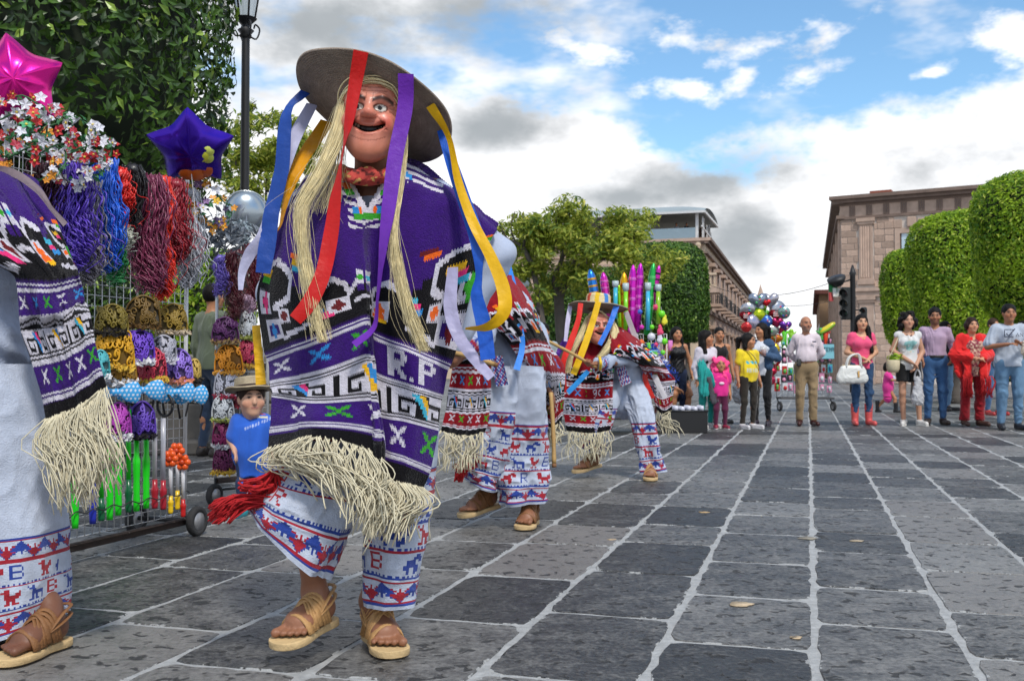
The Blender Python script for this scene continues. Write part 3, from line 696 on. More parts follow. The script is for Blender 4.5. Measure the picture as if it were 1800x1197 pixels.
def loose_tree(name, label, base, limbs, clumps, size, mat, seed, r0=.1, bark='bark', per=150, droop=.5):
    t = thing(name, label, 'tree', base, 'loose leafy trees'); m = MB()
    for pts, a, b in limbs: branch(m, pts, a, b)
    m.build('trunk', MATS[bark], t); rng = np.random.default_rng(seed); Cs = []; Ns = []; tw = MB()
    for c, r in clumps:
        n = int(per * (r[0] / .5) ** 1.5); v = rng.normal(0, 1, (n, 3)); v /= np.linalg.norm(v, axis=1)[:, None]; k = rng.random(n) ** .45
        Cs.append(np.asarray(c) + v * k[:, None] * np.asarray(r)); Ns.append(v * .5 + A(0, -.15, .7))
    V, F = leafmesh(np.concatenate(Cs), np.concatenate(Ns), size, seed, droop=droop, width=.34); cr = ob('crown', V, F, mat, t, False)
    for c, r in clumps[::2]:
        tw.add(*tube(catmull([np.asarray(c) - A(0, 0, r[2] * .9), np.asarray(c), np.asarray(c) + A(.1, 0, r[2] * .8)], 6), np.linspace(.018, .006, 6), 5))
    tw.build('twigs', MATS[bark], cr, kind='stuff')
    return t
def mid_tree():
    d = 25; rng = random.Random(4); q = lambda x, y, dd=0: P(x, y, d + dd); b = G(985, 648 + 1584 / d); clumps = []
    for (cx, cy, rx, ry, n) in ((975, 395, 62, 42, 17), (1082, 408, 66, 40, 17), (1030, 440, 100, 42, 16), (1140, 455, 44, 42, 11), (1120, 500, 50, 30, 8), (930, 445, 34, 40, 9), (965, 500, 40, 45, 9), (1045, 490, 60, 26, 6), (895, 470, 14, 26, 4), (900, 400, 22, 16, 3)):
        for i in range(n):
            a, r = rng.uniform(0, 6.28), rng.random() ** .5; s = rng.uniform(.22, .42)
            clumps.append((q(cx + rx * r * math.cos(a), cy + ry * r * math.sin(a), rng.uniform(-1.1, 1.1)), (s * 1.15, s * 1.15, s * .8)))
    L = [([b, q(990, 640), q(985, 570), q(982, 520)], .16, .12), ([q(982, 522), q(1000, 490), q(1030, 462, .2), q(1068, 452, .3), q(1100, 430)], .11, .03), ([q(982, 522), q(975, 490), q(992, 440), q(985, 390)], .09, .02),
         ([q(1020, 470, .1), q(1040, 440), q(1052, 405, -.2), q(1060, 380)], .06, .02), ([q(990, 500), q(1010, 455, -.3), q(1015, 410, -.4)], .06, .02)]
    loose_tree('leafy_tree', 'loose yellow green tree with dark forked trunk in the middle of the plaza', b, L, clumps, .17, MATS['ash'], 21, per=260)
    b2 = G(958, 648 + 1584 / 24.5); q2 = lambda x, y: P(x, y, 24.5)
    L = [([b2, q2(962, 650), q2(956, 590), q2(948, 530), q2(936, 470), q2(920, 435)], .11, .05), ([q2(936, 470), q2(915, 432), q2(892, 420), q2(878, 395)], .05, .015), ([q2(920, 435), q2(925, 405), q2(918, 380)], .04, .012), ([q2(905, 425), q2(898, 400), q2(905, 372)], .025, .008)]
    cl = [(q2(930 + rng.uniform(-25, 25), 420 + rng.uniform(-40, 60)), (.22, .22, .16)) for _ in range(14)] + [(q2(885 + rng.uniform(-10, 14), 385 + rng.uniform(-8, 30)), (.12, .12, .1)) for _ in range(4)]
    loose_tree('leafy_tree', 'thin leaning tree with sparse bare twigs left of the forked trunk', b2, L, cl, .14, MATS['ash'], 22, per=170)
    b3 = G(470, 648 + 1584 / 17); q3 = lambda x, y, e=0: P(x, y, 17 + e); cl = []
    for _ in range(80):
        a, r = rng.uniform(0, 6.28), rng.random() ** .5; cl.append((q3(472 + 88 * r * math.cos(a), 282 + 80 * r * math.sin(a), rng.uniform(-.7, .7)), (.2, .2, .15)))
    cl += [(q3(441 + rng.uniform(-6, 6), 182 + rng.uniform(0, 28)), (.07, .07, .1)) for _ in range(5)]
    loose_tree('leafy_tree', 'feathery tree behind the black lamp post on the left', b3, [([b3, q3(470, 600), q3(468, 450), q3(470, 300)], .11, .03), ([q3(468, 400), q3(440, 330), q3(425, 260)], .04, .01), ([q3(469, 380), q3(500, 300), q3(515, 250)], .04, .01)], cl, .12, MATS['ash'], 23, per=330)
mid_tree()
# ================================================================== street furniture
def lamp_post():
    d = 9.2; b = A((428 - 900) / FPX * d, d, 0); t = thing('street_lamp', 'black iron street lamp rising beside the dark laurel tree', 'street lamp', b); m = MB(); s = d / FPX; zt = P(428, 60, d)[2]
    ob('pole', *lathe([(.11, 0), (.11, .5), (.07, .6), (.045, .8), (.036, zt - .02), (.036, zt)], 16, b, cap=True), MATS['iron'], t)
    ob('collar', *lathe([(.03, zt - .05), (.055, zt - .03), (.05, zt), (.075, zt + .03), (.03, zt + .06), (.06, zt + .1), (.1, zt + .14)], 14, b), MATS['iron'], t)
    for k in range(4):
        a = k * math.pi / 2 + .6; u = A(math.cos(a), math.sin(a), 0)
        ob('scroll', *tube(catmull([b + u * .04 + A(0, 0, zt - .02), b + u * .1 + A(0, 0, zt - .03), b + u * .13 + A(0, 0, zt + .06), b + u * .09 + A(0, 0, zt + .1), b + u * .075 + A(0, 0, zt + .06)], 14), .008, 6), MATS['iron'], t)
    z0 = zt + .14
    ln = ob('lantern', *lathe([(.08, z0), (.145, z0 + .42)], 6, b), M('lamp_glass', (.55, .62, .66), .15, 0, .1, 3, alpha=.75), t, False)
    for k in range(6):
        a = k * math.pi / 3; u, w = frame(A(0, 0, 1)); dr = u * math.cos(a) + w * math.sin(a)
        ob('glazing_bar', *tube([b + dr * .082 + A(0, 0, z0), b + dr * .148 + A(0, 0, z0 + .42)], .009, 6), MATS['iron'], ln)
    ob('lantern_roof', *lathe([(.17, z0 + .42), (.16, z0 + .45), (.06, z0 + .6), (.02, z0 + .72), (.001, z0 + .78)], 6, b, cap=True), MATS['iron'], t, False)
lamp_post()
def traffic_light():
    d = 38; b = A((1500 - 900) / FPX * d, d, 0); t = thing('traffic_light', 'black traffic light with visored heads on a dark post before the stone building', 'traffic light', b)
    zt = P(1500, 480, d)[2]; z = lambda y: P(1500, y, d)[2]; xo = lambda x: (x - 1500) / FPX * d
    ob('post', *lathe([(.14, 0), (.14, .4), (.1, .5), (.1, zt - .1), (.13, zt), (.1, zt + .05), (.03, zt + .3)], 12, b, cap=True), MATS['iron'], t)
    for (x, y0, y1, w) in ((1487, 505, 562, .2), (1519, 540, 572, .13)):
        c = b + A(xo(x), 0, 0); zc, h = (z(y0) + z(y1)) / 2, z(y0) - z(y1); hd = ob('signal_head', *bbox(c + A(0, 0, zc), (w * 1.7, w * 1.3, h), .04), M('signal_black', (.016, .018, .018), .4), t, False)
        for k in range(3):
            zz = zc + (k - 1) * h * .31; a = np.linspace(0, 2 * math.pi, 14, endpoint=False)
            ob('visor', *lathe([(w * .72, 0), (w * .78, w * 1.0), (w * .72, w * 1.0), (w * .66, 0)], 14, c + A(-w * .3, -w * .4, zz), A(-.55, -.83, -.05)), MATS['signal_black'], hd)
            ob('lens', *lathe([(w * .66, 0), (.001, .04)], 14, c + A(-w * .3, -w * .45, zz), A(-.55, -.83, 0)), plastic(('#40100c', '#4a3808', '#0c3a1c')[2 - k]), hd)
    m = MB(); m.add(*tube([b + A(0, 0, z(515)), b + A(xo(1487), 0, z(515))], .03, 6)); m.add(*tube([b + A(xo(1487), 0, z(558)), b + A(0, 0, z(558))], .03, 6)); m.add(*tube([b + A(0, 0, z(545)), b + A(xo(1519), 0, z(545))], .03, 6)); m.build('bracket', MATS['iron'], t)
    sp = thing('street_floodlight', 'dark floodlight on a short arm left of the traffic light post', 'light', b + A(xo(1474), 0, z(497)))
    ob('housing', *lathe([(.02, -.15), (.2, -.1), (.34, .12), (.34, .2), (.02, .24)], 14, b + A(xo(1473), 0, z(497)), A(-.35, -.3, .9)), MATS['iron'], sp); ob('arm', *tube([b + A(xo(1476), 0, z(499)), b + A(0, 0, z(490))], .03, 6), MATS['iron'], sp)
    fl = thing('bunting', 'green white and red tricolour bunting hanging under the floodlight', 'bunting', b + A(xo(1466), 0, z(520)))
    for k, (c, dx) in enumerate((('#2f7d4a', 0), ('#dcdcd6', 6), ('#b93a3a', -3))):
        g = P(1464 + dx, 506 + k * 8, d); V, F = box(g, (.3, .04, .32), rotz(.4 * k)); ob('pennant', V, F, cloth(c), fl, False)
traffic_light()
def wires():
    for i, (a, b, sag, r, lb) in enumerate(((P(1245, 500, 80), P(1474, 492, 60), .9, .022, 'thin sagging cable strung across the street high over the balloons'), (P(1330, 532, 110), P(1466, 528, 75), .4, .02, 'lower faint cable crossing the far end of the street'))):
        pts = [a + (b - a) * s - A(0, 0, sag * 4 * s * (1 - s)) for s in np.linspace(0, 1, 20)]; ob('cable', *tube(pts, r, 5), MATS['iron'], label=lb, cat='cable', group='street cables')
wires()
# ================================================================== people: skeletons, bodies, clothes, hair
UPV = A(0, 0, 1)
BASE = dict(pel=(0, .01, .93), wai=(0, .0, 1.08), che=(0, 0, 1.27), nek=(0, .015, 1.425), hed=(0, -.015, 1.582),
            sL=(-.152, .01, 1.372), sR=(.152, .01, 1.372), eL=(-.205, .045, 1.10), eR=(.205, .045, 1.10), wL=(-.22, -.02, .87), wR=(.22, -.02, .87),
            hL=(-.088, 0, .91), hR=(.088, 0, .91), kL=(-.098, -.02, .5), kR=(.098, -.02, .5), aL=(-.105, .03, .085), aR=(.105, .03, .085), tL=(-.135, -.15, .03), tR=(.135, -.15, .03))
def skel(base, H, yaw=0, hyaw=None, hpitch=0, hh=.225, pose=None, fem=0, wide=1.0):
    """hh: head height at this person's real size"""
    J = {}; q = dict(BASE); q.update(pose or {}); hs = hh / .225; zs = (H - hh) / (1.7 - .225); xs = (H / 1.7) ** .9 * wide; R = rotz(yaw)
    for k, v in q.items():
        v = A(*v)
        if fem and k in ('sL', 'sR') and k not in (pose or {}): v[0] *= .93
        p = A(v[0] * xs, v[1] * xs, v[2] * zs)
        if k == 'hed': p = A(v[0] * xs, v[1] * xs, 1.475 * zs + (v[2] - 1.475) * hs)
        J[k] = R @ p + np.asarray(base, float)
    J['rt'], J['fw'] = R @ A(1, 0, 0), R @ A(0, -1, 0)
    Rh = rotz(yaw if hyaw is None else hyaw); f = nz(Rh @ A(0, -math.cos(hpitch), math.sin(hpitch))); r = Rh @ A(1, 0, 0)
    J['hr'], J['hf'], J['hu'] = r, f, np.cross(r, f) * -1 if np.cross(r, f)[2] < 0 else np.cross(r, f)
    J['s'] = H / 1.7 if H > 1.3 else (H / 1.7) ** .85; J['hs'] = hs; J['z0'] = base[2]
    return J
def hp(J, x, f, u, k=None): k = J['hs'] if k is None else k; return J['hed'] + (J['hr'] * x + J['hf'] * f + J['hu'] * u) * k
def hand_prims(S, el, wr, s, side, curl=.5, hd=None, fsep=1):
    d = nz(wr - el) if hd is None else nz(hd); n = nz(np.cross(d, side)); sd = np.cross(n, d)
    S.cone(wr, wr + d * .075 * s, .026 * s, .03 * s, .02 * s, .5, n)
    for i, (o, L) in enumerate(((-.028, .058), (-.010, .07), (.010, .068), (.027, .055))):
        a = wr + d * .085 * s + sd * o * s; b = a + (d * math.cos(curl * .6) + n * math.sin(curl * .6)) * L * .5 * s; c = b + (d * math.cos(curl * 1.6) + n * math.sin(curl * 1.6)) * L * .5 * s
        S.cone(a - d * .02 * s, b, .0095 * s, .009 * s, .006); S.cone(b, c, .009 * s, .0075 * s, .004)
    a = wr + d * .03 * s - sd * .024 * s; b = a + (d * .6 - sd * .75 + n * .3) * .04 * s; S.cone(a, b, .013 * s, .011 * s, .01); S.cone(b, b + (d + n * .4) * .028 * s, .0105 * s, .009 * s, .005)
def head_prims(S, J):
    k = J['hs']; R = np.stack([J['hr'], J['hf'], J['hu']], 1); h = lambda x, f, u: hp(J, x, f, u)
    S.cone(J['nek'] - UPV * .02 * J['s'], h(0, -.015, -.06), .056 * J['s'], .05 * k, .03)
    S.ell(h(0, -.012, .022), A(.074, .093, .092) * k, R, .03); S.ell(h(0, .022, -.045), A(.058, .066, .068) * k, R, .04); S.ell(h(0, .06, -.088), A(.026, .026, .022) * k, R, .03)
    S.cone(h(0, .083, .012), h(0, .1, -.022), .0085 * k, .0135 * k, .014); S.ell(h(0, .078, .03), A(.05, .012, .011) * k, R, .02)
    for sx in (-1, 1):
        S.ell(h(sx * .031, .088, .012), A(.017, .012, .010) * k, R, .006, sub=True); S.ell(h(sx * .031, .072, .011), A(.0145, .012, .0125) * k, R, .004)
        S.ell(h(sx * .042, .055, -.025), A(.026, .025, .024) * k, R, .025); S.ell(h(sx * .076, -.004, -.006), A(.011, .02, .03) * k, R, .008)
    S.ell(h(0, .082, -.052), A(.023, .012, .010) * k, R, .008)
def head_colors(V, J, skin, lips=(.35, .1, .09), brow=(.03, .02, .015), beard=None):
    C = np.tile(np.asarray(skin)[None], (len(V), 1)); q = (V - J['hed']) / J['hs']; x, f, u = q @ J['hr'], q @ J['hf'], q @ J['hu']; ax = np.abs(x); fr = f > .04
    def put(m, c, a=1): C[m] = C[m] * (1 - a) + np.asarray(c) * a
    put(fr & ((ax - .042) ** 2 / .028 ** 2 + (u + .03) ** 2 / .024 ** 2 < 1), A(*skin) * A(1.12, .85, .8), .5)
    if beard is not None: put((f > .02) & (u < -.028) & (u > -.115) & ~((ax < .028) & (np.abs(u + .052) < .012)), beard, .5)
    put(fr & ((ax - .031) ** 2 / .015 ** 2 + (u - .012) ** 2 / .008 ** 2 < 1), (.2, .15, .13)); put(fr & ((ax - .031) ** 2 / .0085 ** 2 + (u - .012) ** 2 / .009 ** 2 < 1), (.012, .01, .01))
    put(fr & ((ax - .033) ** 2 / .023 ** 2 + (u - .034) ** 2 / .0065 ** 2 < 1), brow, .85)
    put(fr & (x ** 2 / .025 ** 2 + (u + .052) ** 2 / .0095 ** 2 < 1), lips, .85); put(fr & (ax < .02) & (np.abs(u + .052) < .0025), A(*lips) * .35)
    return C
def body_sdf(J, h, fem=0, belly=0, hands=(.5, .5), hd=(None, None), feet=True, head=True, thin=0):
    S = SDF(h); s = J['s']; fw, rt = J['fw'], J['rt']; R = np.stack([rt, fw, UPV], 1); u = nz(J['che'] - J['pel'])
    S.ell(J['pel'], A(.132 + .006 * fem, .096, .11) * s, R, .05); S.cone(J['pel'], J['wai'], .12 * s, (.122 - .012 * fem) * s, .06, .74, fw); S.cone(J['wai'], J['che'], (.12 - .014 * fem) * s, .136 * s, .06, .74, fw)
    S.cone(J['che'], J['nek'] - u * .07 * s, .13 * s, .075 * s, .05, .7, fw)
    if belly: S.ell(J['wai'] + fw * .045 * s, A(.12, .09, .12) * s * (1 + belly), R, .06)
    if fem:
        for sx in (-1, 1): S.ell(J['che'] + rt * sx * .068 * s + fw * .085 * s - UPV * .01 * s, A(.062, .055, .06) * s, R, .04)
    for a in 'LR':
        sg = -1 if a == 'L' else 1
        S.cone(J['nek'] - UPV * .03 * s, J['s' + a], .042 * s, .048 * s, .035); S.cone(J['s' + a], J['e' + a], (.05 - .006 * fem) * s, .039 * s, .03); S.cone(J['e' + a], J['w' + a], .039 * s, .026 * s, .025)
        hand_prims(S, J['e' + a], J['w' + a], s, fw, hands[0 if a == 'L' else 1], hd[0 if a == 'L' else 1])
        S.cone(J['h' + a], J['k' + a], (.076 - .006 * thin) * s, .048 * s, .05); m = J['k' + a] + (J['a' + a] - J['k' + a]) * .3 - fw * .012 * s
        S.cone(J['k' + a], m, .047 * s, .046 * s, .03); S.cone(m, J['a' + a], .046 * s, .034 * s, .03)
        if feet: S.cone(J['a' + a] - UPV * .04 * s, J['t' + a], .036 * s, .028 * s, .03)
    if head: head_prims(S, J)
    return S
M('skin', (.5, .5, .5), .5, 0, .1, 12, .15, 90, attr=True, spec=.4)
SKIN, SKIN_L, SKIN_D = hexc('#b07a58'), hexc('#c79676'), hexc('#8a5a3e')
def fold(amp, sc=9, seed=0, stretch=.45):
    def f(p): q = p * A(1, 1, stretch) + seed * 1.37; r = vnoise(q + 1.5 * np.stack([vnoise(q, 3)] * 3, -1), sc); return amp * (.55 - 2.2 * np.abs(r)) * .6 + amp * .45 * vnoise(q + 5, sc * 2.1)
    return f
def top(t, J, col, h, sl=1.0, hem=.86, e=.012, fem=0, belly=0, neck='crew', name='shirt', mat=None, amp=.028, cols=None, seed=1, strap=0):
    S = SDF(h); s = J['s']; fw, rt = J['fw'], J['rt']; z = lambda q: J['z0'] + (J['che'][2] - J['z0']) * q / 1.27; R = np.stack([rt, fw, UPV], 1); u = nz(J['che'] - J['pel']); hemp = J['pel'] + u * (hem - .93) * s
    S.ell(J['pel'], A(.158, .116, .13) * s + e, R, .05); S.cone(hemp, J['wai'], .14 * s + e, (.122 - .014 * fem) * s + e, .06, .76, fw); S.cone(J['wai'], J['che'], (.122 - .014 * fem) * s + e, .138 * s + e, .06, .76, fw); S.cone(J['che'], J['nek'] - u * .07 * s, .132 * s + e, .075 * s + e, .05, .72, fw)
    if belly: S.ell(J['wai'] + fw * .045 * s, A(.12, .09, .12) * s * (1 + belly) + e, R, .06)
    if fem:
        for sx in (-1, 1): S.ell(J['che'] + rt * sx * .066 * s + fw * .085 * s - UPV * .01 * s, A(.064, .056, .062) * s + e * .6, R, .05)
    for a in 'LR':
        sh, el, wr = J['s' + a], J['e' + a], J['w' + a]
        if not strap: S.cone(J['nek'] - UPV * .035 * s, sh, .042 * s + e * .7, .05 * s + e, .035)
        else: S.cone(J['nek'] - UPV * .05 * s, sh + (J['nek'] - sh) * .4 - UPV * .02 * s, .04 * s + e * .7, .036 * s + e, .05)
        if sl > 0:
            k = min(sl, 1); S.cone(sh, sh + (el - sh) * k, .052 * s + e, (.05 if sl <= 1 else .042) * s + e, .035)
            if sl > 1: k = sl - 1; S.cone(el, el + (wr - el) * k, .042 * s + e, .031 * s + e, .03)
    S.plane(hemp, -u, lo=J['pel'] - A(.3, .3, .3) * s, hi=J['pel'] + A(.3, .3, .15) * s)
    if neck == 'crew': S.ell(J['nek'] + UPV * .05 * s + fw * .015 * s, A(.075, .08, .06) * s, R, .01, sub=True)
    elif neck == 'low': S.ell(J['nek'] - UPV * .0 * s + fw * .04 * s, A(.085, .09, .075) * s, R, .01, sub=True)
    elif neck == 'v': S.cone(J['nek'] + UPV * .05 * s + fw * .03 * s, J['che'] + UPV * .06 * s + fw * .11 * s, .075 * s, .02 * s, .01, sub=True)
    V, F = S.mesh(fold(amp, 9, seed)); return ob(name, V, F, mat or cloth(col), t, cols=cols(V) if cols else None)
def legs(t, J, col, h, ln=1.0, e=.012, flare=0, name='trousers', mat=None, amp=.028, rise=1.0, seed=2, cols=None, tuck=None):
    e *= .55; S = SDF(h); s = J['s']; fw, rt = J['fw'], J['rt']; R = np.stack([rt, fw, UPV], 1); u = nz(J['che'] - J['pel'])
    ep = tuck if tuck is not None else min(e, .002); S.ell(J['pel'], A(.15, .112, .125) * s + ep, R, .05); S.cone(J['pel'], J['pel'] + u * .09 * s, .134 * s + ep, .12 * s + ep, .05, .76, fw)
    for a in 'LR':
        hi, kn, an = J['h' + a], J['k' + a], J['a' + a]
        if ln <= .5: S.cone(hi, hi + (kn - hi) * ln * 2, .088 * s + e, .075 * s + e + flare, .05); S.plane(hi + (kn - hi) * ln * 2, kn - hi, lo=np.minimum(hi, kn) - .15, hi=np.maximum(hi, kn) + .12); continue
        S.cone(hi, kn, .084 * s + e, .06 * s + e, .05); en = kn + (an - kn) * min(1, (ln - .5) * 2); S.cone(kn, en, .06 * s + e, (.058 - .02 * (ln - .5) * 2) * s + e + flare, .03); S.plane(en, an - kn, lo=en - .13, hi=en + .13)
    S.plane(J['pel'] + u * .1 * s * rise, u, lo=J['pel'] - A(.3, .3, .0), hi=J['pel'] + A(.3, .3, .4))
    fo = fold(amp, 11, seed, .6); V, F = S.mesh(lambda p: fo(p) * np.clip((J['pel'][2] - .02 - p[:, 2]) / (.22 * s), .08, 1)); return ob(name, V, F, mat or cloth(col), t, cols=cols(V) if cols else None)
def shoes(t, J, col, h, boot=0, sole=None, name='shoe', e=.012):
    for a in 'LR':
        S = SDF(h); s = J['s']; an, to = J['a' + a], J['t' + a]; f = nz(A(to[0] - an[0], to[1] - an[1], 0)); z = min(an[2] - .085 * s, to[2] - .03 * s) ; hl = an - f * .035 * s; hl[2] = z + .035 * s; tt = to + f * .02; tt = A(tt[0], tt[1], to[2] + .002)
        S.cone(hl, tt, .036 * s + e * .7, .036 * s + e * .5, .03, .8, np.cross(f, UPV)); S.cone(an - UPV * .02 * s, an + UPV * (boot * .9 if boot else -.0) * s, .04 * s + e, (.043 if not boot else .055) * s + e * .7, .03)
        S.plane((0, 0, z + .002), (0, 0, -1)); up = an + UPV * ((boot if boot else .005) * s); S.plane(up, UPV, lo=up - .1 * A(1, 1, .0), hi=up + .15)
        V, F = S.mesh(); o = ob(name, V, F, M('shoe_%s' % col.strip('#'), col, .45, 0, .1, 20), t)
        if sole:
            g = an.copy(); ang = math.atan2(f[1], f[0]); c = (hl + tt) / 2; L = np.linalg.norm((tt - hl)[:2]) / 2 + .045 * s; k = 14
            poly = [(c[0] + f[0] * L * math.cos(q) - f[1] * .048 * s * math.sin(q), c[1] + f[1] * L * math.cos(q) + f[0] * .048 * s * math.sin(q)) for q in np.linspace(0, 6.283, k, endpoint=False)]
            ob('sole', *prism(poly, z + .001, z + .022 * s), plastic(sole, .5), o, False)
def hair(t, J, style, col, h, seed=3):
    S = SDF(h); k = J['hs']; R = np.stack([J['hr'], J['hf'], J['hu']], 1); H = lambda x, f, u: hp(J, x, f, u); amp, sc = .010, 26; st = (1, 1, .35)
    if style != 'bald': S.ell(H(0, -.02, .034), A(.085, .1, .097) * k, R, .02)
    if style == 'bald':
        for sx in (-1, 1): S.ell(H(sx * .062, -.045, -.005), A(.022, .05, .04) * k, R, .02)
        S.ell(H(0, -.09, -.01), A(.06, .02, .045) * k, R, .02)
    if style in ('long', 'longside', 'wavy', 'tail', 'wig'):
        for sx in (-1, 1): S.cone(H(sx * .07, -.03, .03), H(sx * .08, -.03, -.1), .035 * k, .04 * k, .03, .7, J['hr'])
    if style in ('long', 'wavy', 'longside', 'wig'):
        S.cone(H(0, -.08, 0), H(0, -.1, -.28), .075 * k, .07 * k, .04, .55, J['hf'])
        for sx in (-1, 1):
            if style == 'longside' and sx < 0: continue
            S.cone(H(sx * .085, -.02, -.08), H(sx * .105, .035, -.36 if style != 'wig' else -.27), .034 * k, .026 * k, .03)
    if style == 'longside': S.cone(H(.085, .0, -.1), H(.12, .07, -.42), .04 * k, .03 * k, .03)
    if style == 'wig':
        for i in range(40):
            a = random.Random(i + seed).uniform(0, 6.28); z = random.Random(i * 3 + seed).uniform(-.3, .1); S.ell(H(.11 * math.cos(a), -.03 + .08 * math.sin(a), z), A(.04, .035, .04) * k, None, .015)
        amp = .022; st = (1, 1, 1)
    if style == 'curly':
        rr = random.Random(seed)
        for i in range(46):
            a = rr.uniform(0, 6.28); z = rr.uniform(-.13, .12); w = .105 if z < .05 else .07; S.ell(H(w * math.cos(a), -.035 + w * .85 * math.sin(a), z), A(.038, .036, .038) * k, None, .012)
        amp = .02; st = (1, 1, 1)
    if style == 'tail':
        S.cone(H(0, -.1, .04), H(.0, -.17, .03), .03 * k, .035 * k, .02); S.cone(H(0, -.16, .03), H(.01, -.19, -.2), .04 * k, .022 * k, .02)
    if style == 'bun': S.ell(H(0, -.11, .05), A(.04, .035, .04) * k, R, .02)
    if style == 'bob':
        for sx in (-1, 1): S.ell(H(sx * .078, -.02, -.01), A(.03, .06, .06) * k, R, .03)
        S.ell(H(0, -.07, -.02), A(.075, .05, .07) * k, R, .03)
    cut = .052 if style in ('curly', 'wig', 'bob', 'bangs') else .06
    S.ell(H(0, .075, -.035), A(.066, .075, .092 if style not in ('wig',) else .085) * k, R, .01, sub=True); S.ell(H(0, .0, -.16), A(.06, .08, .1) * k, R, .01, sub=True)
    V, F = S.mesh(lambda p: amp * vnoise(p * A(*st), sc) + amp * .6 * vnoise(p * A(*st) + 3, sc * 2.2)); m = M('hair_%s' % col.strip('#'), col, .55, 0, .35, 60, .5, 160, spec=.18)
    return ob('hair', V, F, m, t)
def person(label, px, fy, hy, yaw=0, hyaw=None, hpitch=0, skin=SKIN, fem=0, pose=None, belly=0, hh=None, h=.0105, d=None, group='onlookers around the dance', hairs=('short', '#14100e'), hands=(.5, .5), hd=(None, None), beard=None, lips=None, base=None, H=None, wide=1.0):
    if base is None:
        b = G(px, fy, .008) if d is None else A((px - 900) / FPX * d, d, .008)
    else: b = A(*base)
    if H is None: H = P(px, hy, b[1])[2] - b[2]
    hh = hh or (.238 * (H / 1.7) if H > 1.5 else .185 + .04 * (H - .8) / .7)
    J = skel(b, H, yaw, hyaw, hpitch, hh, pose, fem, wide); t = thing('person', label, 'person', b, group)
    V, F = body_sdf(J, h, fem, belly, hands, hd).mesh(); C = head_colors(V, J, skin, lips if lips is not None else (.35, .11, .09) if fem else (.3, .12, .09), beard=beard)
    ob('body', V, F, MATS['skin'], t, cols=C)
    if hairs: hair(t, J, hairs[0], hairs[1], h * .85, seed=int(px) % 17)
    return t, J
# ================================================================== dancers' costume
PURPLE, BLACK, WHITE = hexc('#381470'), hexc('#0c0a10'), hexc('#d2ceda')
RED_, PINK, ORNG, BLUE_, GRN, YEL, BRN, TEAL = hexc('#9c0f22'), hexc('#f0357f'), hexc('#f0691e'), hexc('#2f8fd8'), hexc('#3aa32a'), hexc('#f0b81a'), hexc('#6a1a20'), hexc('#3fb6d6')
M('knit', (.5, .5, .5), .95, 0, .22, 70, .8, 190, attr=True, sheen=.12, spec=.12)
M('embroidered', (.5, .5, .5), .9, 0, .14, 30, .6, 200, attr=True, sheen=.15, spec=.2)
M('manta', '#a9b3c8', .9, 0, .07, 7, .25, 240, sheen=.2, spec=.2)
M('yarn', '#d9d0b4', .9, 0, .18, 30, .5, 400, spec=.15); M('ixtle', '#e3d3a4', .45, 0, .22, 24, .3, 120, spec=.5, island=.18)
M('mask_lacquer', (.5, .5, .5), .4, 0, .16, 30, .06, 60, attr=True, spec=.4, coat=.04)
M('leather', '#b58a57', .6, 0, .25, 30, .4, 120); M('sole_rubber', '#c8ab7c', .75, 0, .2, 25, .4, 120); M('leather_dark', '#7e5530', .6, 0, .25, 30, .4, 120)
def satin(c): return M('satin_' + c.strip('#'), c, .4, 0, .12, 18, .25, 60, sheen=0, spec=.32, trans=.08)
def resample(rows, us, nu, nv):
    """rows: [(v, [(px,py,d), ...])] -> world grid (nv,nu,3), px grid, v per row"""
    vs = np.array([r[0] for r in rows], float); Cn = np.array([r[1] for r in rows], float); vv = np.linspace(vs[0], vs[-1], nv); uu = np.linspace(0, 1, nu); us = np.asarray(us, float)
    def pchip(x, y, q):      # monotone cubic along axis 0
        h = np.diff(x); sh = (-1,) + (1,) * (y.ndim - 1); dl = np.diff(y, axis=0) / h.reshape(sh); m = np.zeros_like(y); m[0], m[-1] = dl[0], dl[-1]
        a, b = dl[:-1], dl[1:]; m[1:-1] = np.where(a * b > 0, 2 * a * b / np.where(np.abs(a + b) < 1e-12, 1e-12, a + b), 0)
        i = np.clip(np.searchsorted(x, q, 'right') - 1, 0, len(x) - 2); t = ((q - x[i]) / h[i]).reshape(sh); H_ = h[i].reshape(sh)
        return (1 + 2 * t) * (1 - t) ** 2 * y[i] + t * (1 - t) ** 2 * H_ * m[i] + t * t * (3 - 2 * t) * y[i + 1] + t * t * (t - 1) * H_ * m[i + 1]
    g = pchip(vs, Cn, vv); g = pchip(us, np.swapaxes(g, 0, 1), uu); g = np.swapaxes(g, 0, 1)
    a = (g[..., 0] - 900) / FPX; b = (598.5 - g[..., 1]) / FPX; t = g[..., 2] / (_cp - b * _sp)
    return np.stack([a * t, g[..., 2], CAMH + (_sp + b * _cp) * t], -1), g, uu, vv
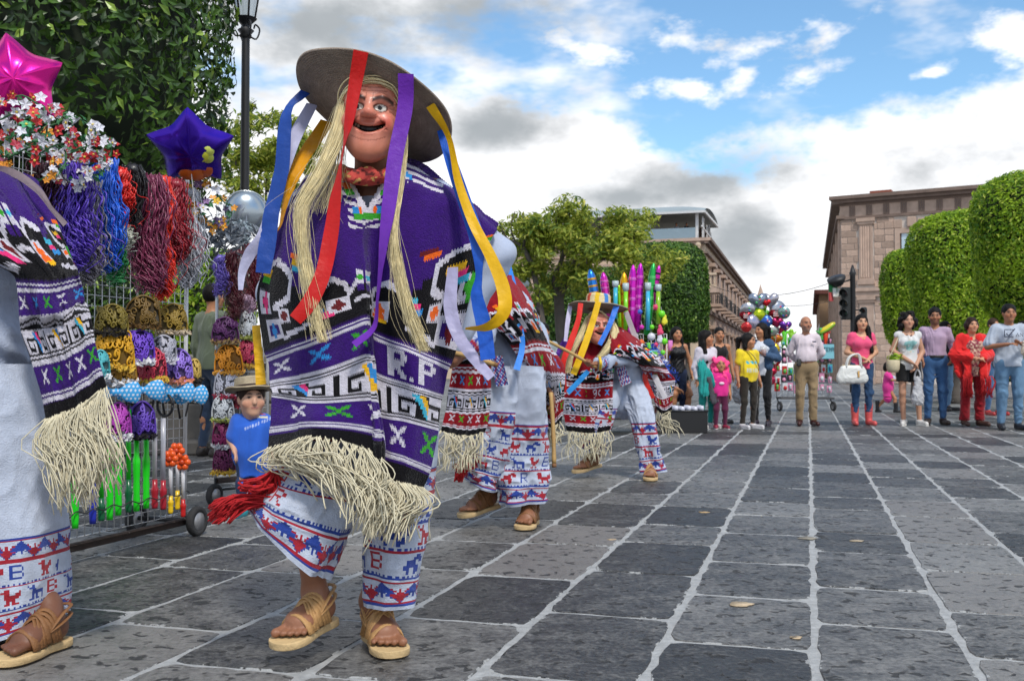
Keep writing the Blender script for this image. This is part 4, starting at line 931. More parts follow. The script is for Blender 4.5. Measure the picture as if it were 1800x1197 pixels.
def sheet(name, parent, rows, us, nu, nv, paint, mat, cut=None, thick=.006, folds=.006, rib=.0008, seed=0, label=None, fsc=5):
    W_, g, uu, vv = resample(rows, us, nu, nv); U, Vv = np.meshgrid(uu, vv)
    def normals(W_):
        a = np.gradient(W_, axis=1); b = np.gradient(W_, axis=0); n = np.cross(a, b); return n / np.maximum(np.linalg.norm(n, axis=2), 1e-9)[..., None]
    n = normals(W_); q = np.stack([U * fsc * 1.6 + seed, Vv * .012 * fsc * .45, np.full_like(U, seed)], -1)
    n = np.where((n[..., 1] > 0)[..., None], -n, n) if name != 'x' else n
    W_ = W_ + n * (folds * 2 * vnoise(q) + folds * vnoise(q * 2.3 + 4))[..., None] + n * (rib * (np.arange(nu) % 2 * 2 - 1))[None, :, None]
    F = grid_faces(nu, nv); fu = (U[:-1, :-1] + U[1:, 1:]).ravel() / 2; fv = (Vv[:-1, :-1] + Vv[1:, 1:]).ravel() / 2; fx = (g[:-1, :-1, 0] + g[1:, 1:, 0]).ravel() / 2; fy = (g[:-1, :-1, 1] + g[1:, 1:, 1]).ravel() / 2
    C = paint(fu, fv, fx, fy)
    if cut is not None: k = ~cut(fu, fv, fx, fy); F, C = F[k], C[k]
    V = W_.reshape(-1, 3); nn = normals(W_).reshape(-1, 3); nn = np.where((nn[:, 1] > 0)[:, None], -nn, nn); B = V - nn * thick; F2 = F[:, ::-1] + len(V)
    # rim between the two faces
    e = np.concatenate([F[:, [0, 1]], F[:, [1, 2]], F[:, [2, 3]], F[:, [3, 0]]]); ke = np.sort(e, 1); _, ix, ct = np.unique(ke[:, 0] * (len(V) + 1) + ke[:, 1], return_index=True, return_counts=True); e = e[ix[ct == 1]]; fi = np.tile(np.arange(len(F)), 4)[ix[ct == 1]]
    Rm = np.stack([e[:, 1], e[:, 0], e[:, 0] + len(V), e[:, 1] + len(V)], 1)
    o = ob(name, np.vstack([V, B]), np.vstack([F, F2, Rm]), mat, parent, True, fcols=np.vstack([C, C * .9, C[fi]]), label=label)
    return o, W_, g
STAR = ["###.......###", ".####...####.", "...#######...", ".....###.....", "...#######...", ".####...####.", "###.......###"]
FONT = {'R': ["####.", "#...#", "#...#", "####.", "#.#..", "#..#.", "#...#"], 'RR': ["#####.", "##..##", "##..##", "#####.", "####..", "##.##.", "##..##"], 'PP': ["#####.", "##..##", "##..##", "#####.", "##....", "##....", "##...."], '.': [".", ".", ".", ".", ".", ".", "#"], '9': [".###.", "#...#", "#...#", ".####", "....#", "...#.", ".##.."],
        'B': ["####.", "#...#", "#...#", "####.", "#...#", "#...#", "####."], 'S': [".####", "#....", "#....", ".###.", "....#", "....#", "####."], 'T': ["#####", "..#..", "..#..", "..#..", "..#..", "..#..", "..#.."], 'E': ["#####", "#....", "#....", "####.", "#....", "#....", "#####"], 'N': ["#...#", "##..#", "#.#.#", "#..##", "#...#", "#...#", "#...#"], 'A': [".###.", "#...#", "#...#", "#####", "#...#", "#...#", "#...#"]}
def bmp(s): return np.array([[c == '#' for c in r] for r in s])
def put(C, m, c): C[m] = c
def sprite(C, cu, cv, x0, y0, rows, col, sx=1, sy=1):
    b = bmp(rows); i = np.floor((cu - x0) / sx).astype(int); j = np.floor((cv - y0) / sy).astype(int); ok = (i >= 0) & (i < b.shape[1]) & (j >= 0) & (j < b.shape[0]); k = np.where(ok)[0]; C[k[b[j[k], i[k]]]] = col
def rect(C, cu, cv, x0, x1, y0, y1, col): C[(cu >= x0) & (cu < x1) & (cv >= y0) & (cv < y1)] = col
def greca(C, cu, cv, x0, y0, fl=False, w=16, hh=12, fg=WHITE, bg=BLACK):
    x = (x0 + w - 1 - cu) if fl else (cu - x0); x = np.floor(x); y = np.floor(cv - y0); s = (x >= 0) & (x < w) & (y >= 0) & (y < hh); C[s] = fg
    for (a, b, c, d) in ((4, w, 2.5, 4.5), (4, 6, 2.5, 9.5), (4, w - 3, 7.8, 9.8), (w - 5, w - 3, 6, 9.8)): C[s & (x >= a) & (x < b) & (y >= c) & (y < d)] = bg
def steps(C, cu, cv, x0, y0, n, cols, w=9, k=1.5):
    y = np.floor((cv - y0) / k); x = cu - x0 - y * k
    for i, c in enumerate(cols): C[(y >= 0) & (y < n) & (x >= i * w / len(cols) * 1.5) & (x < (i + 1) * w / len(cols) * 1.5)] = c
def diamond(C, cu, cv, x, y, cols, r=10):
    # stepped white lozenge frame with a coloured heart
    dx, dy = np.floor((cu - x) / 2) * 2 + 1, np.floor((cv - y) / 2) * 2 + 1; m = np.abs(dx) + np.abs(dy) * .9
    C[m < r] = WHITE; C[m < r * .62] = cols[1]; C[m < r * .36] = cols[0]
def paint_sarape(base, hem_black=9, zig=True, letters=(), rng_seed=0, N=116, accents=None, top_y0=50):
    acc = accents or [PINK, ORNG, BLUE_, GRN, YEL, BRN, TEAL]
    def f(u, v, px, py):
        cu = u * N; va = np.abs(v); j = (np.floor(cu) % 2) * .0; cv = va + np.where(np.floor(cu * 2) % 2 == 0, .25, -.25); C = np.tile(np.asarray(base)[None], (len(u), 1)).astype(float); r = random.Random(rng_seed)
        # yoke band: stepped hooks, square rings with coloured hearts, little colour blocks
        mid = 86; fx, fy = np.floor(cu) + .5, np.floor(cv) + .5; N2 = N / 2
        mx = np.where(fx > 61, 122 - fx, fx)                 # mirrored halves
        put(C, (fy > 61 + 3 * (np.floor(mx / 4) % 3)) & (fy < mid), BLACK)
        def stroke(pts, w, col, mir=True):
            X_ = mx if mir else fx
            for (a0, b0), (a1, b1) in zip(pts[:-1], pts[1:]):
                L2 = (a1 - a0) ** 2 + (b1 - b0) ** 2; tt = np.clip(((X_ - a0) * (a1 - a0) + (fy - b0) * (b1 - b0)) / max(L2, 1e-6), 0, 1); d = np.maximum(np.abs(X_ - a0 - tt * (a1 - a0)), np.abs(fy - b0 - tt * (b1 - b0))); C[d < w / 2] = col
        def ring(x, y, w, h_, inner, heart, hk=.36):
            C[(np.abs(mx - x) < w / 2) & (np.abs(fy - y) < h_ / 2)] = WHITE; C[(np.abs(mx - x) < w / 2 - 2.4) & (np.abs(fy - y) < h_ / 2 - 2.2)] = inner
            for sd, k in ((0, 0), (1, 3)):
                m = (fx > 61) == bool(sd); C[m & (np.abs(mx - x) + np.abs(fy - y) * .8 < w * hk)] = acc[(heart + k) % len(acc)]
        for X0, hks in (([(4, 57), (10, 54), (17, 55), (23, 58), (23, 66), (15, 71)], 1),):
            poly = (mx > 3) & (mx < 23) & (fy > 56) & (fy < 68); C[poly] = BLACK; stroke(X0, 2.4, WHITE)
        ring(7, 69, 10, 9, BLACK, 0, .34); ring(11, 79, 13, 8.5, base, 2, .2); stroke([(17, 83), (32, 80)], 2.2, WHITE); ring(20, 74, 7, 7, BLACK, 5, .34)
        C[(mx > 39) & (mx < 50) & (fy > 60) & (fy < 68)] = BLACK; stroke([(37, 63), (44, 58), (50, 61), (51, 67)], 2.4, WHITE); ring(46, 73, 9.5, 11, WHITE, 5, .36); stroke([(52, 66), (57, 58)], 2, WHITE); ring(58, 57, 5, 10, WHITE, 3, .4); stroke([(54, 73), (61, 71)], 2.6, WHITE)
        for (x, y, cs) in ((20, 49, (1, 4, 6)), (1, 58, (4, 3)), (33, 72, (2, 0, 0)), (72, 75, (1, 4)), (86, 67, (6, 0, 2)), (103, 60, (4, 0, 6)), (112, 50, (1, 3)), (91, 50, (5, 1))):
            for q, c in enumerate(cs): rect(C, cu, cv, x + q * 1.6, x + 7 + q * 1.6, y + q * 2.4, y + 2.4 + q * 2.4, acc[c])
        wb = lambda y0, seq: [put(C, (cv >= y0 + i * 1.2) & (cv < y0 + (i + 1) * 1.2), c) for i, c in enumerate(seq)]
        put(C, (cv >= mid) & (cv < 156), base); dk = tuple(np.asarray(base) * .45)
        wb(86, (dk, base, WHITE, base, WHITE, WHITE, base)); wb(105, (base, WHITE, WHITE, BLACK, WHITE, BLACK, WHITE, BLACK))
        put(C, (cv >= 113.5) & (cv < 124), BLACK); x = 1
        for i in range(6):
            greca(C, cu, cv, x, 113, fl=bool(i % 2), w=15, hh=11.5)
            if i % 2 == 0: rect(C, cu, cv, x + 15, x + 24, 113, 124.5, WHITE if i % 4 else BLACK); steps(C, cu, cv, x + 13, 113.5, 7, (acc[(i + 2) % len(acc)], acc[i % len(acc)]), 5)
            x += 24 if i % 2 == 0 else 17
        wb(124, (BLACK, WHITE, BLACK, WHITE, WHITE, base)); wb(142, (base, WHITE, base, WHITE, WHITE, base, dk)); put(C, cv >= 156 - hem_black + 2, BLACK)
        for i, x in enumerate(range(3, N - 8, 23)):
            sprite(C, cu, cv, x, 95.5, STAR, (WHITE, acc[2], acc[3])[i % 3], .95, 1.0); sprite(C, cu, cv, x + 9, 132, STAR, (WHITE, acc[3], WHITE)[i % 3], .95, 1.0)
        for (ch, x, y, sx, sy) in letters:
            rect(C, cu, cv, x - 15 if (ch, x) == letters[0][:2] else x - 1.5, x + len(FONT[ch][0]) * sx + 3.5, 93.5, 105, base)
        for (ch, x, y, sx, sy) in letters: sprite(C, cu, cv, x, y, FONT[ch], WHITE, sx, sy)
        return C
    return f
def cords(name, parent, starts, drops, r=.0028, seed=0, n=12, mat='yarn', k=5):
    rng = random.Random(seed); m = MB()
    for s, e in zip(starts, drops):
        L = np.linalg.norm(e - s); side = A(rng.gauss(0, .055), rng.gauss(0, .055), 0) * L
        c1 = s + A(rng.gauss(0, .03), -.012, -L * .35) + side * .3; c2 = s * .35 + e * .65 + side; p = catmull([s, c1, c2, e], n); p[:, :2] += np.cumsum(np.array([[rng.gauss(0, .0009), rng.gauss(0, .0009)] for _ in range(n)]), 0)
        m.add(*tube(p, r * rng.uniform(.8, 1.25), k))
    return m.build(name, MATS[mat], parent, kind='stuff')
def ribbon(parent, pts, mat, n=60, name='ribbon', wscale=1, thick=.0006, seed=None):
    """pts: (px, py, depth, width_px, twist degrees)"""
    q = catmull(np.array(pts, float), n); W_ = np.array([P(*a[:3]) for a in q]); T = np.gradient(W_, axis=0); Vf, Vb = [], []; sd0 = seed if seed is not None else pts[0][0]
    for i in range(n):
        w = q[i][3] * q[i][2] / FPX * wscale; t = nz(T[i]); x = nz(np.cross(t, A(0, -1, 0))); x = x if x[0] > 0 else -x
        y = np.cross(t, x); a = math.radians(q[i][4]); s = x * math.cos(a) + y * math.sin(a); nrm = np.cross(s, t); nrm = nrm if nrm[1] < 0 else -nrm
        for k in (-.5, -.3, -.1, .1, .3, .5):
            c = (.007 * vnoise(A(i * .22, k * 2.2, sd0)) + .004 * vnoise(A(i * .7, k * 3, sd0 + 5))) * w / .045 * min(1, i / 8)
            p = W_[i] + s * w * k + nrm * c; Vf.append(p + nrm * thick); Vb.append(p - nrm * thick)
    F = grid_faces(6, n); V = np.vstack([Vf, Vb]); return ob(name, V, np.vstack([F, F[:, ::-1] + len(Vf)]), mat, parent)
def strands(parent, path, n, spread, seed, r=.0011, fly=.1, name='hair', npt=26, mat='ixtle', k=3, kind='stuff', wave=0, wl=.06):
    """path: (px,py,d) control points; spread: half widths (m) along the path"""
    rng = np.random.default_rng(seed); c = np.array([P(*p) for p in path]); m = MB(); base = catmull(c, npt); sp = np.interp(np.linspace(0, 1, npt), np.linspace(0, 1, len(spread)), spread)
    for i in range(n):
        o = rng.normal(0, .5, 3) * A(1, .55, .35); e = rng.uniform(.8, 1.05); f = rng.random() < fly; ph = rng.uniform(0, 6.28); lk = i % 11; lp = lk * 1.9 + seed; la = .6 + .7 * ((lk * .377) % 1); tt = np.linspace(0, 1, npt)
        p = base + o[None] * sp[:, None] * (1 + (1.3 * tt[:, None] if f else 0)); p += np.stack([np.sin(tt * 9 + ph), np.cos(tt * 7 + ph), 0 * tt], 1) * .004 * (4 if f else 1) * tt[:, None]
        if wave: fq = 6.283 / wl * .25 * (.75 + .5 * ((lk * .618) % 1)); p += np.stack([np.sin(tt * fq + lp + ph * .12), np.cos(tt * fq * 1.1 + lp + ph * .12), .4 * np.sin(tt * fq + lp)], 1) * (wave * la * (.3 + tt))[:, None]
        nn = max(6, int(npt * min(1, e))); m.add(*tube(p[:nn], np.linspace(r, r * .6, nn) * (.6 if f else 1), k, cap=False))
    return m.build(name, MATS[mat] if isinstance(mat, str) else mat, parent, kind=kind)
# ------------------------------------------------------------------ mask and hat
def mask(parent, c, hf, hr, k=1.0, h=.0034):
    hf = nz(hf); hr = nz(hr - hf * np.dot(hr, hf)); hu = np.cross(hr, hf); hu = hu if hu[2] > 0 else -hu; R = np.stack([hr, hf, hu], 1); L = lambda x, f, u: c + (hr * x + hf * f + hu * u) * k; S = SDF(h); E = lambda p, r, kk=.02, sub=False: S.ell(L(*p), A(*r) * k, R, kk * k, sub); Cn = lambda a, b, r1, r2, kk=.012, sub=False: S.cone(L(*a), L(*b), r1 * k, r2 * k, kk * k, sub=sub)
    E((0, 0, .01), (.086, .074, .112), .03); E((0, .022, -.06), (.066, .055, .062), .04); E((0, .052, -.098), (.034, .026, .024), .035); E((0, .03, .07), (.07, .045, .045), .04)
    for s in (-1, 1):
        E((s * .047, .05, -.016), (.031, .028, .028), .025); Cn((s * .008, .078, .044), (s * .036, .077, .052), .009, .010, .014); Cn((s * .036, .077, .052), (s * .066, .052, .038), .010, .006, .012)
        E((s * .034, .083, .026), (.0195, .017, .0115), .004, True); E((s * .033, .061, .025), (.0165, .015, .0135), .003)
        Cn((s * .014, .078, .037), (s * .056, .062, .036), .004, .004, .005); Cn((s * .016, .078, .014), (s * .054, .063, .018), .0035, .003, .006)
        E((s * .0145, .086, .003), (.010, .012, .0085), .008); Cn((s * .024, .089, .002), (s * .050, .07, -.032), .0042, .0042, .003, True); E((s * .076, .005, .012), (.012, .022, .032), .01)
        Cn((s * .063, .056, .028), (s * .075, .04, .036), .002, .002, .002, True); Cn((s * .063, .056, .024), (s * .075, .04, .022), .002, .002, .002, True); E((s * .0085, .098, -.005), (.0048, .009, .0042), .003, True)
    Cn((0, .074, .045), (0, .098, .010), .009, .0135, .016); E((0, .097, .005), (.0135, .013, .0105), .01)
    for i in range(13):
        x = -.042 + i * .007; u = -.036 + 8.5 * x * x; E((x, .094 - 14 * x * x, u), (.009, .026, .0125 * (1 - (abs(x) / .05) ** 2) + .0035), .004, True)
    for i in range(12):
        x = -.044 + i * .008; y = x + .008; f = lambda q: .077 - 11 * q * q; Cn((x, f(x), -.024 + 7.5 * x * x), (y, f(y), -.024 + 7.5 * y * y), .0042, .0042, .006); Cn((x, f(x) - .002, -.054 + 11 * x * x), (y, f(y) - .002, -.054 + 11 * y * y), .0055, .0055, .006)
    for z, w in ((.075, .05), (.086, .045), (.097, .035)): Cn((-w, .066 - w * .25, z), (0, .073 - (z - .07) * .3, z - .004), 0.0034, 0.0034, .002, True); Cn((0, .073 - (z - .07) * .3, z - .004), (w, .066 - w * .25, z), 0.0034, 0.0034, .002, True)
    V, F = S.mesh(smooth=1); q = (V - c) / k; x, f, u = q @ hr, q @ hf, q @ hu; ax = np.abs(x); C = np.tile(A(*hexc('#d68a74'))[None], (len(V), 1)); fr = f > .02
    def pt(m, col, a): a = np.clip(a, 0, 1)[:, None] if np.ndim(a) else a; C[m] = C[m] * (1 - (a[m] if np.ndim(a) else a)) + A(*col) * (a[m] if np.ndim(a) else a)
    al = np.ones(len(V), bool)
    pt(al & fr, hexc('#c2473a'), .75 * np.exp(-(((ax - .052) / .022) ** 2 + ((u + .014) / .022) ** 2))); pt(al, hexc('#a8603e'), .5 * np.exp(-((u + .1) / .03) ** 2)); pt(al & fr, hexc('#b8503c'), .5 * np.exp(-((x / .02) ** 2 + ((u - .003) / .014) ** 2)))
    by = .042 + .011 * (1 - ((ax - .036) / .03) ** 2); pt(fr & (ax > .010) & (ax < .068), hexc('#241410'), .95 * np.exp(-((u - by) / .0075) ** 4))
    ed = ((ax - .033) / .0185) ** 2 + ((u - .025) / .0105) ** 2; pt(fr & (ed < 1.25), hexc('#3a1c14'), .8); pt(fr & (ed < .78), hexc('#d8d2c8'), 1.0); px_ = np.where(x > 0, x - .031, x + .034); pt(fr & ((px_ / .0066) ** 2 + ((u - .025) / .0072) ** 2 < 1), hexc('#15100e'), 1.0)
    mu = -.036 + 8.5 * x * x; lipm = fr & (ax < .05) & (np.abs(u - mu) < .018 * (1 - (ax / .055) ** 2) + .004); pt(lipm, hexc('#a04030'), .45); pt(fr & (ax < .047) & (np.abs(u - mu) < .0135 * (1 - (ax / .05) ** 2) + .002) & (f < .0775 - 11 * x * x), hexc('#120606'), 1.0)
    pt(fr & (np.abs(ax - (.026 + (.002 - u) * .75)) < .003) & (u < .0) & (u > -.03), hexc('#7a3524'), .6)
    for z, w in ((.075, .05), (.086, .045), (.097, .035)): pt(fr & (ax < w) & (np.abs(u - z + .004 * (1 - ax / w)) < .0022), hexc('#7c3c28'), .6)
    for k in (-1, 0, 1): pt((f > 0) & (ax > .056) & (ax < .078) & (np.abs(u - .027 - k * .007 - (ax - .056) * k * .5) < .0018), hexc('#7c3c28'), .6)
    pt(fr & (ax < .05) & (np.abs(u + .070 - 6 * x * x) < .002), hexc('#7c3c28'), .5); pt(fr & (np.abs(ax - .009) < .0018) & (u > .046) & (u < .066), hexc('#7c3c28'), .6)
    o = ob('mask', V, F, MATS['mask_lacquer'], parent, cols=C)
    for (tx, tu, hh) in ((-.038, -.0225, .010), (-.029, -.0275, .010), (.031, -.035, .009), (.039, -.030, .010)): ob('tooth', *bbox(L(tx, .066 - 9 * tx * tx, tu), (.008 * k, .006 * k, hh * k), .002, R), plastic('#d8d0ba', .3), o)
    return o, L
def hat(parent, c, n, R=.25, crown=.11, rc=.095, wob=.012, seed=0, stripes=None, col='#5d5043', up=.02):
    n = nz(n); u, w = frame(n); k = 96; rings = []; nb = 46
    def zb(r): t = (r - rc) / (R - rc); return up * t * t + .0022 * math.sin(t * nb * 3.1)
    prof = [(rc * .02, crown), (rc * .5, crown * 1.01), (rc * .85, crown * .96), (rc * .95, crown * .85)] + [(rc * (.95 + .06 * i / 7), crown * (.8 - .78 * i / 7)) for i in range(8)]
    prof += [(rc + (R - rc) * i / nb, zb(rc + (R - rc) * i / nb) + .004) for i in range(nb + 1)]; prof += [(R + .004, up)] + [(R - (R - rc) * i / nb, zb(R - (R - rc) * i / nb) - .004) for i in range(nb + 1)] + [(rc * .9, crown * .5), (rc * .5, crown * .9)]
    V, F = lathe(prof, k, c, n); q = V - c; a = np.arctan2(q @ w, q @ u); r = np.sqrt((q @ u) ** 2 + (q @ w) ** 2); V = V + n * (wob * (np.clip((r - rc) / (R - rc), 0, 1) ** 1.5) * (np.sin(2 * a + seed) + .4 * np.sin(5 * a + seed * 2)))[:, None]
    hh = q @ n; base = A(*hexc(col)); C = np.tile(base[None], (len(V), 1)) * (1 + .35 * vnoise(np.stack([r * 420, a * 3, a * 0], -1))[:, None] + .25 * vnoise(np.stack([r * 40, a * 5, a * 0 + 3], -1))[:, None])
    if stripes:
        cr = (r < rc * 1.04) & (hh > .006); i = np.floor((a + math.pi) / (2 * math.pi) * 16).astype(int); pal = np.array([hexc(s) for s in stripes]); C[cr] = pal[i[cr] % len(pal)]
    return ob('hat', V, F, M('straw', (.5, .5, .5), .8, 0, .22, 45, .5, 220, attr=True), parent, cols=C)
# ------------------------------------------------------------------ trousers with embroidered borders
DEER = ["#.#.....", ".##.....", "..##....", "..######", "..######", "..#.#..#", "..#.#..#", ".##.##.#"]; BIRD = ["..##....", ".###...#", "..##..##", "..######", "..#####.", "...###..", "...#.#..", "..##.##."]; HORSE = [".....##.", "....####", ".####.##", ".####...", "######..", "##..##..", ".#..##..", ".#..#..."]
FLOWER = ["#..#..#", ".#.#.#.", "..###..", "#######", ".#####.", "..###..", "...#..."]
NAVY, CRIM = hexc('#28408f'), hexc('#9a2230')
def paint_trouser(white='#b4bccd', bands=4, cell=.0125, colw=96, seed=0, phase=0):
    wh = A(*hexc(white)); rng = random.Random(seed); order = [[DEER, FONT['B'], HORSE, FONT['R'], BIRD], [BIRD, HORSE, DEER, BIRD, FONT['B']], [FONT['R'], DEER, BIRD, HORSE, DEER], [HORSE, BIRD, FONT['B'], DEER, BIRD]]
    def f(cu, cv):     # cu stitches round, cv stitches up from the hem
        C = np.tile(wh[None], (len(cu), 1)); put(C, (cv >= 2) & (cv < 3), NAVY); y = 3
        def zig(y0):
            ph = np.abs((cu + phase) % 12 - 6); put(C, (cv >= y0) & (cv < y0 + 9) & (np.abs((cv - y0 - 1) - ph * 1.15) < 1.6), NAVY); put(C, (cv >= y0 - 1) & (cv < y0) | (cv >= y0 + 9) & (cv < y0 + 10), CRIM)
            fl = bmp(FLOWER); i = np.floor((cu + phase - 2.5) % 12).astype(int); j = np.floor(cv - y0).astype(int); ok = (i >= 0) & (i < 7) & (j >= 0) & (j < 7); kk = np.where(ok)[0]; C[kk[fl[::-1][j[kk], i[kk]]]] = CRIM
            i = np.floor((cu + phase - 8.5) % 12).astype(int); j = np.floor(y0 + 9 - cv).astype(int); ok = (i >= 0) & (i < 7) & (j >= 1) & (j < 7); kk = np.where(ok)[0]; C[kk[fl[::-1][j[kk], i[kk]]]] = NAVY * 1 if not isinstance(NAVY, tuple) else NAVY
        zig(4); y = 15
        for b in range(bands):
            put(C, (cv >= y) & (cv < y + 1), CRIM if b % 2 else NAVY); put(C, (cv >= y + 1) & (cv < y + 2) & (np.floor(cu) % 2 == 0), NAVY); y += 3
            for s in range(colw // 12): sprite(C, cu, (y + 9) - cv, s * 12 + 2 + (b * 5) % 7, 0, order[b % 4][(s + seed) % 5], (NAVY, CRIM)[(s + b) % 2], 1.15, 1.15)
            y += 10
        put(C, (cv >= y) & (cv < y + 1), CRIM); zig(y + 2); put(C, (cv >= y + 12) & (cv < y + 13), NAVY)
        return C
    return f
def trouser_leg(parent, rings, painter, nu=150, nv=None, cell=.0105, name='trouser_leg', seed=0, fold=.008, start=0):
    """rings: (xl, yl, xr, yr, depth, half thickness m), top first, hem last"""
    r = np.array(rings, float); L = [0]
    mid = [(P(a[0], a[1], a[4]) + P(a[2], a[3], a[4])) / 2 for a in r]
    for i in range(1, len(r)): L.append(L[-1] + np.linalg.norm(mid[i] - mid[i - 1]))
    tot = L[-1]; nv = nv or int(tot / cell * 1.6) + 2; t = np.linspace(0, 1, nv); q = catmull(r, nv); V = []; a = np.linspace(0, 2 * math.pi, nu, endpoint=False); ca, sa = np.sign(np.cos(a)) * np.abs(np.cos(a)) ** .9, np.sign(np.sin(a)) * np.abs(np.sin(a)) ** .9
    cen = []
    for i in range(nv):
        l, rr = P(q[i][0], q[i][1], q[i][4]), P(q[i][2], q[i][3], q[i][4]); c = (l + rr) / 2; hv = (rr - l) / 2; cen.append(c); ring = c + np.outer(ca, hv) - np.outer(sa, A(0, 1, 0) * q[i][5])
        w = fold * (np.sin(a * 3 + seed + t[i] * 3) + .7 * np.sin(a * 5 + seed * 2 - t[i] * 5)) * (.4 + t[i] * .8) + fold * 1.2 * vnoise(np.stack([np.cos(a) * 1.5 + seed, np.sin(a) * 1.5, np.full(nu, t[i] * 7)], -1)) + fold * .9 * (.35 - 2 * np.abs(vnoise(np.stack([np.cos(a) * 3.2 + seed + t[i] * 2, np.sin(a) * 3.2, np.full(nu, t[i] * 13)], -1)))) ; V.append(ring + (ring - c) / np.linalg.norm(ring - c, axis=1)[:, None] * w[:, None])
    V = np.concatenate(V); F = grid_faces(nu, nv, True); cum = np.concatenate([[0], np.cumsum(np.linalg.norm(np.diff(np.array(cen), axis=0), axis=1))]); up = cum[-1] - cum; cv = np.repeat((up[:-1] + up[1:]) / 2 / cell, nu); per = np.linalg.norm(V[-nu + nu // 2] - V[-nu]) * 2.6; cu = np.tile(np.arange(nu)[::-1], nv - 1) * (per / nu) / cell + start
    C = painter(cu, cv); n = len(V); c_ = np.repeat(np.array(cen), nu, 0); Vi = V - (V - c_) * .03; return ob(name, np.vstack([V, Vi]), np.vstack([F[:, ::-1], F + n]), MATS['embroidered'], parent, True, fcols=np.vstack([C, C]))
# ------------------------------------------------------------------ sandalled foot
def footframe(heel, toe, roll=0):
    f = nz(toe - heel); s = nz(np.cross(f, UPV)); u = np.cross(s, f); c, q = math.cos(roll), math.sin(roll); return f, s * c + u * q, u * c - s * q
def foot_prims(S, heel, toe, ankle, k=1.0, side=1):
    f, s, u = footframe(heel, toe); L = np.linalg.norm(toe - heel); Q = lambda a, b, c: heel + f * a * L + s * b * k + u * c * k; R = np.stack([s, f, u], 1)
    S.ell(Q(.14, 0, .032), A(.032, .04, .034) * k, R, .02); S.cone(Q(.2, 0, .06), ankle, .036 * k, .036 * k, .03); S.cone(Q(.2, 0, .04), Q(.62, 0, .028), .036 * k, .036 * k, .03, .8, u); S.cone(Q(.25, .0, .07), Q(.6, -.008 * side, .035), .03 * k, .026 * k, .03); S.cone(Q(.6, -.022, .024), Q(.62, .022, .024), .024 * k, .024 * k, .02)
    for i, (b, L0, r) in enumerate(((-.034, .97, .0145), (-.0085, .95, .0098), (.0125, .92, .0092), (.031, .88, .0088), (.048, .83, .0085))):
        b *= side; a = Q(.68, b * .8, .018); e = Q(L0 - .06, b, .013); S.cone(a, e, r * .96 * k, r * .92 * k, .005); S.ell(e, A(r, r * 1.15, r * .95) * k, R, .003)
def sandal(parent, heel, toe, k=1.0, side=1, mat='leather', sole='sole_rubber', wrap=True):
    f, s, u = footframe(heel, toe); L = np.linalg.norm(toe - heel); Q = lambda a, b, c: heel + f * a * L + s * b * k + u * c * k
    out = [(-.06, 0), (-.03, -.03), (.1, -.042), (.35, -.04), (.6, -.056), (.85, -.06), (1.0, -.045), (1.07, -.01), (1.05, .025), (.95, .05), (.75, .058), (.5, .045), (.3, .038), (.1, .04), (-.03, .03)]; p2 = catmull(np.array(out + out[:2]), 46)[:-3]; n = len(p2)
    V = [Q(a * 1, b * side * sc, z) for (sc, z) in ((.96, -.024), (1.0, -.022), (1.0, -.005), (.97, -.002), (.9, -.002)) for a, b in p2]; F = [(r * n + j, r * n + (j + 1) % n, (r + 1) * n + (j + 1) % n, (r + 1) * n + j) for r in range(4) for j in range(n)] + [tuple(range(4 * n, 5 * n)), tuple(range(n))[::-1]]
    sd = ob('sandal', V, F if side > 0 else [q[::-1] for q in F], MATS[sole], parent); hgt = lambda a: float(np.interp(a, [.15, .3, .45, .6, .72, .85], [.12, .11, .082, .062, .048, .036]))
    def strap(a0, a1, w0=-.052, w1=.052, r=.008, lift=0):
        pts = []
        for t in np.linspace(0, 1, 11): a = a0 + (a1 - a0) * t; b = w0 + (w1 - w0) * t; z = hgt(a) * math.sin(math.pi * t) ** .55 + .002 + lift; pts.append(Q(a, b * (1 - .12 * math.sin(math.pi * t)), z))
        ob('strap', *tube(pts, r * k, 8, flat=.38, side=f), MATS[mat], sd)
    strap(.66, .68, r=.014, w0=-.056, w1=.056)
    for i in range(3): strap(.62 - i * .05, .36 - i * .05, lift=.002); strap(.36 - i * .05, .62 - i * .05, lift=.006)
    strap(.45, .45, r=.011, lift=.008)
    if wrap:
        for z, b in ((.06, .044), (.085, .041)): ob('strap', *tube(catmull([Q(.42, -b, .04), Q(.2, -b * 1.05, z), Q(-.03, -.02, z + .012), Q(-.03, .02, z + .012), Q(.2, b * 1.05, z), Q(.42, b, .04)], 22), .007 * k, 8, flat=.4), MATS[mat], sd)
    return sd
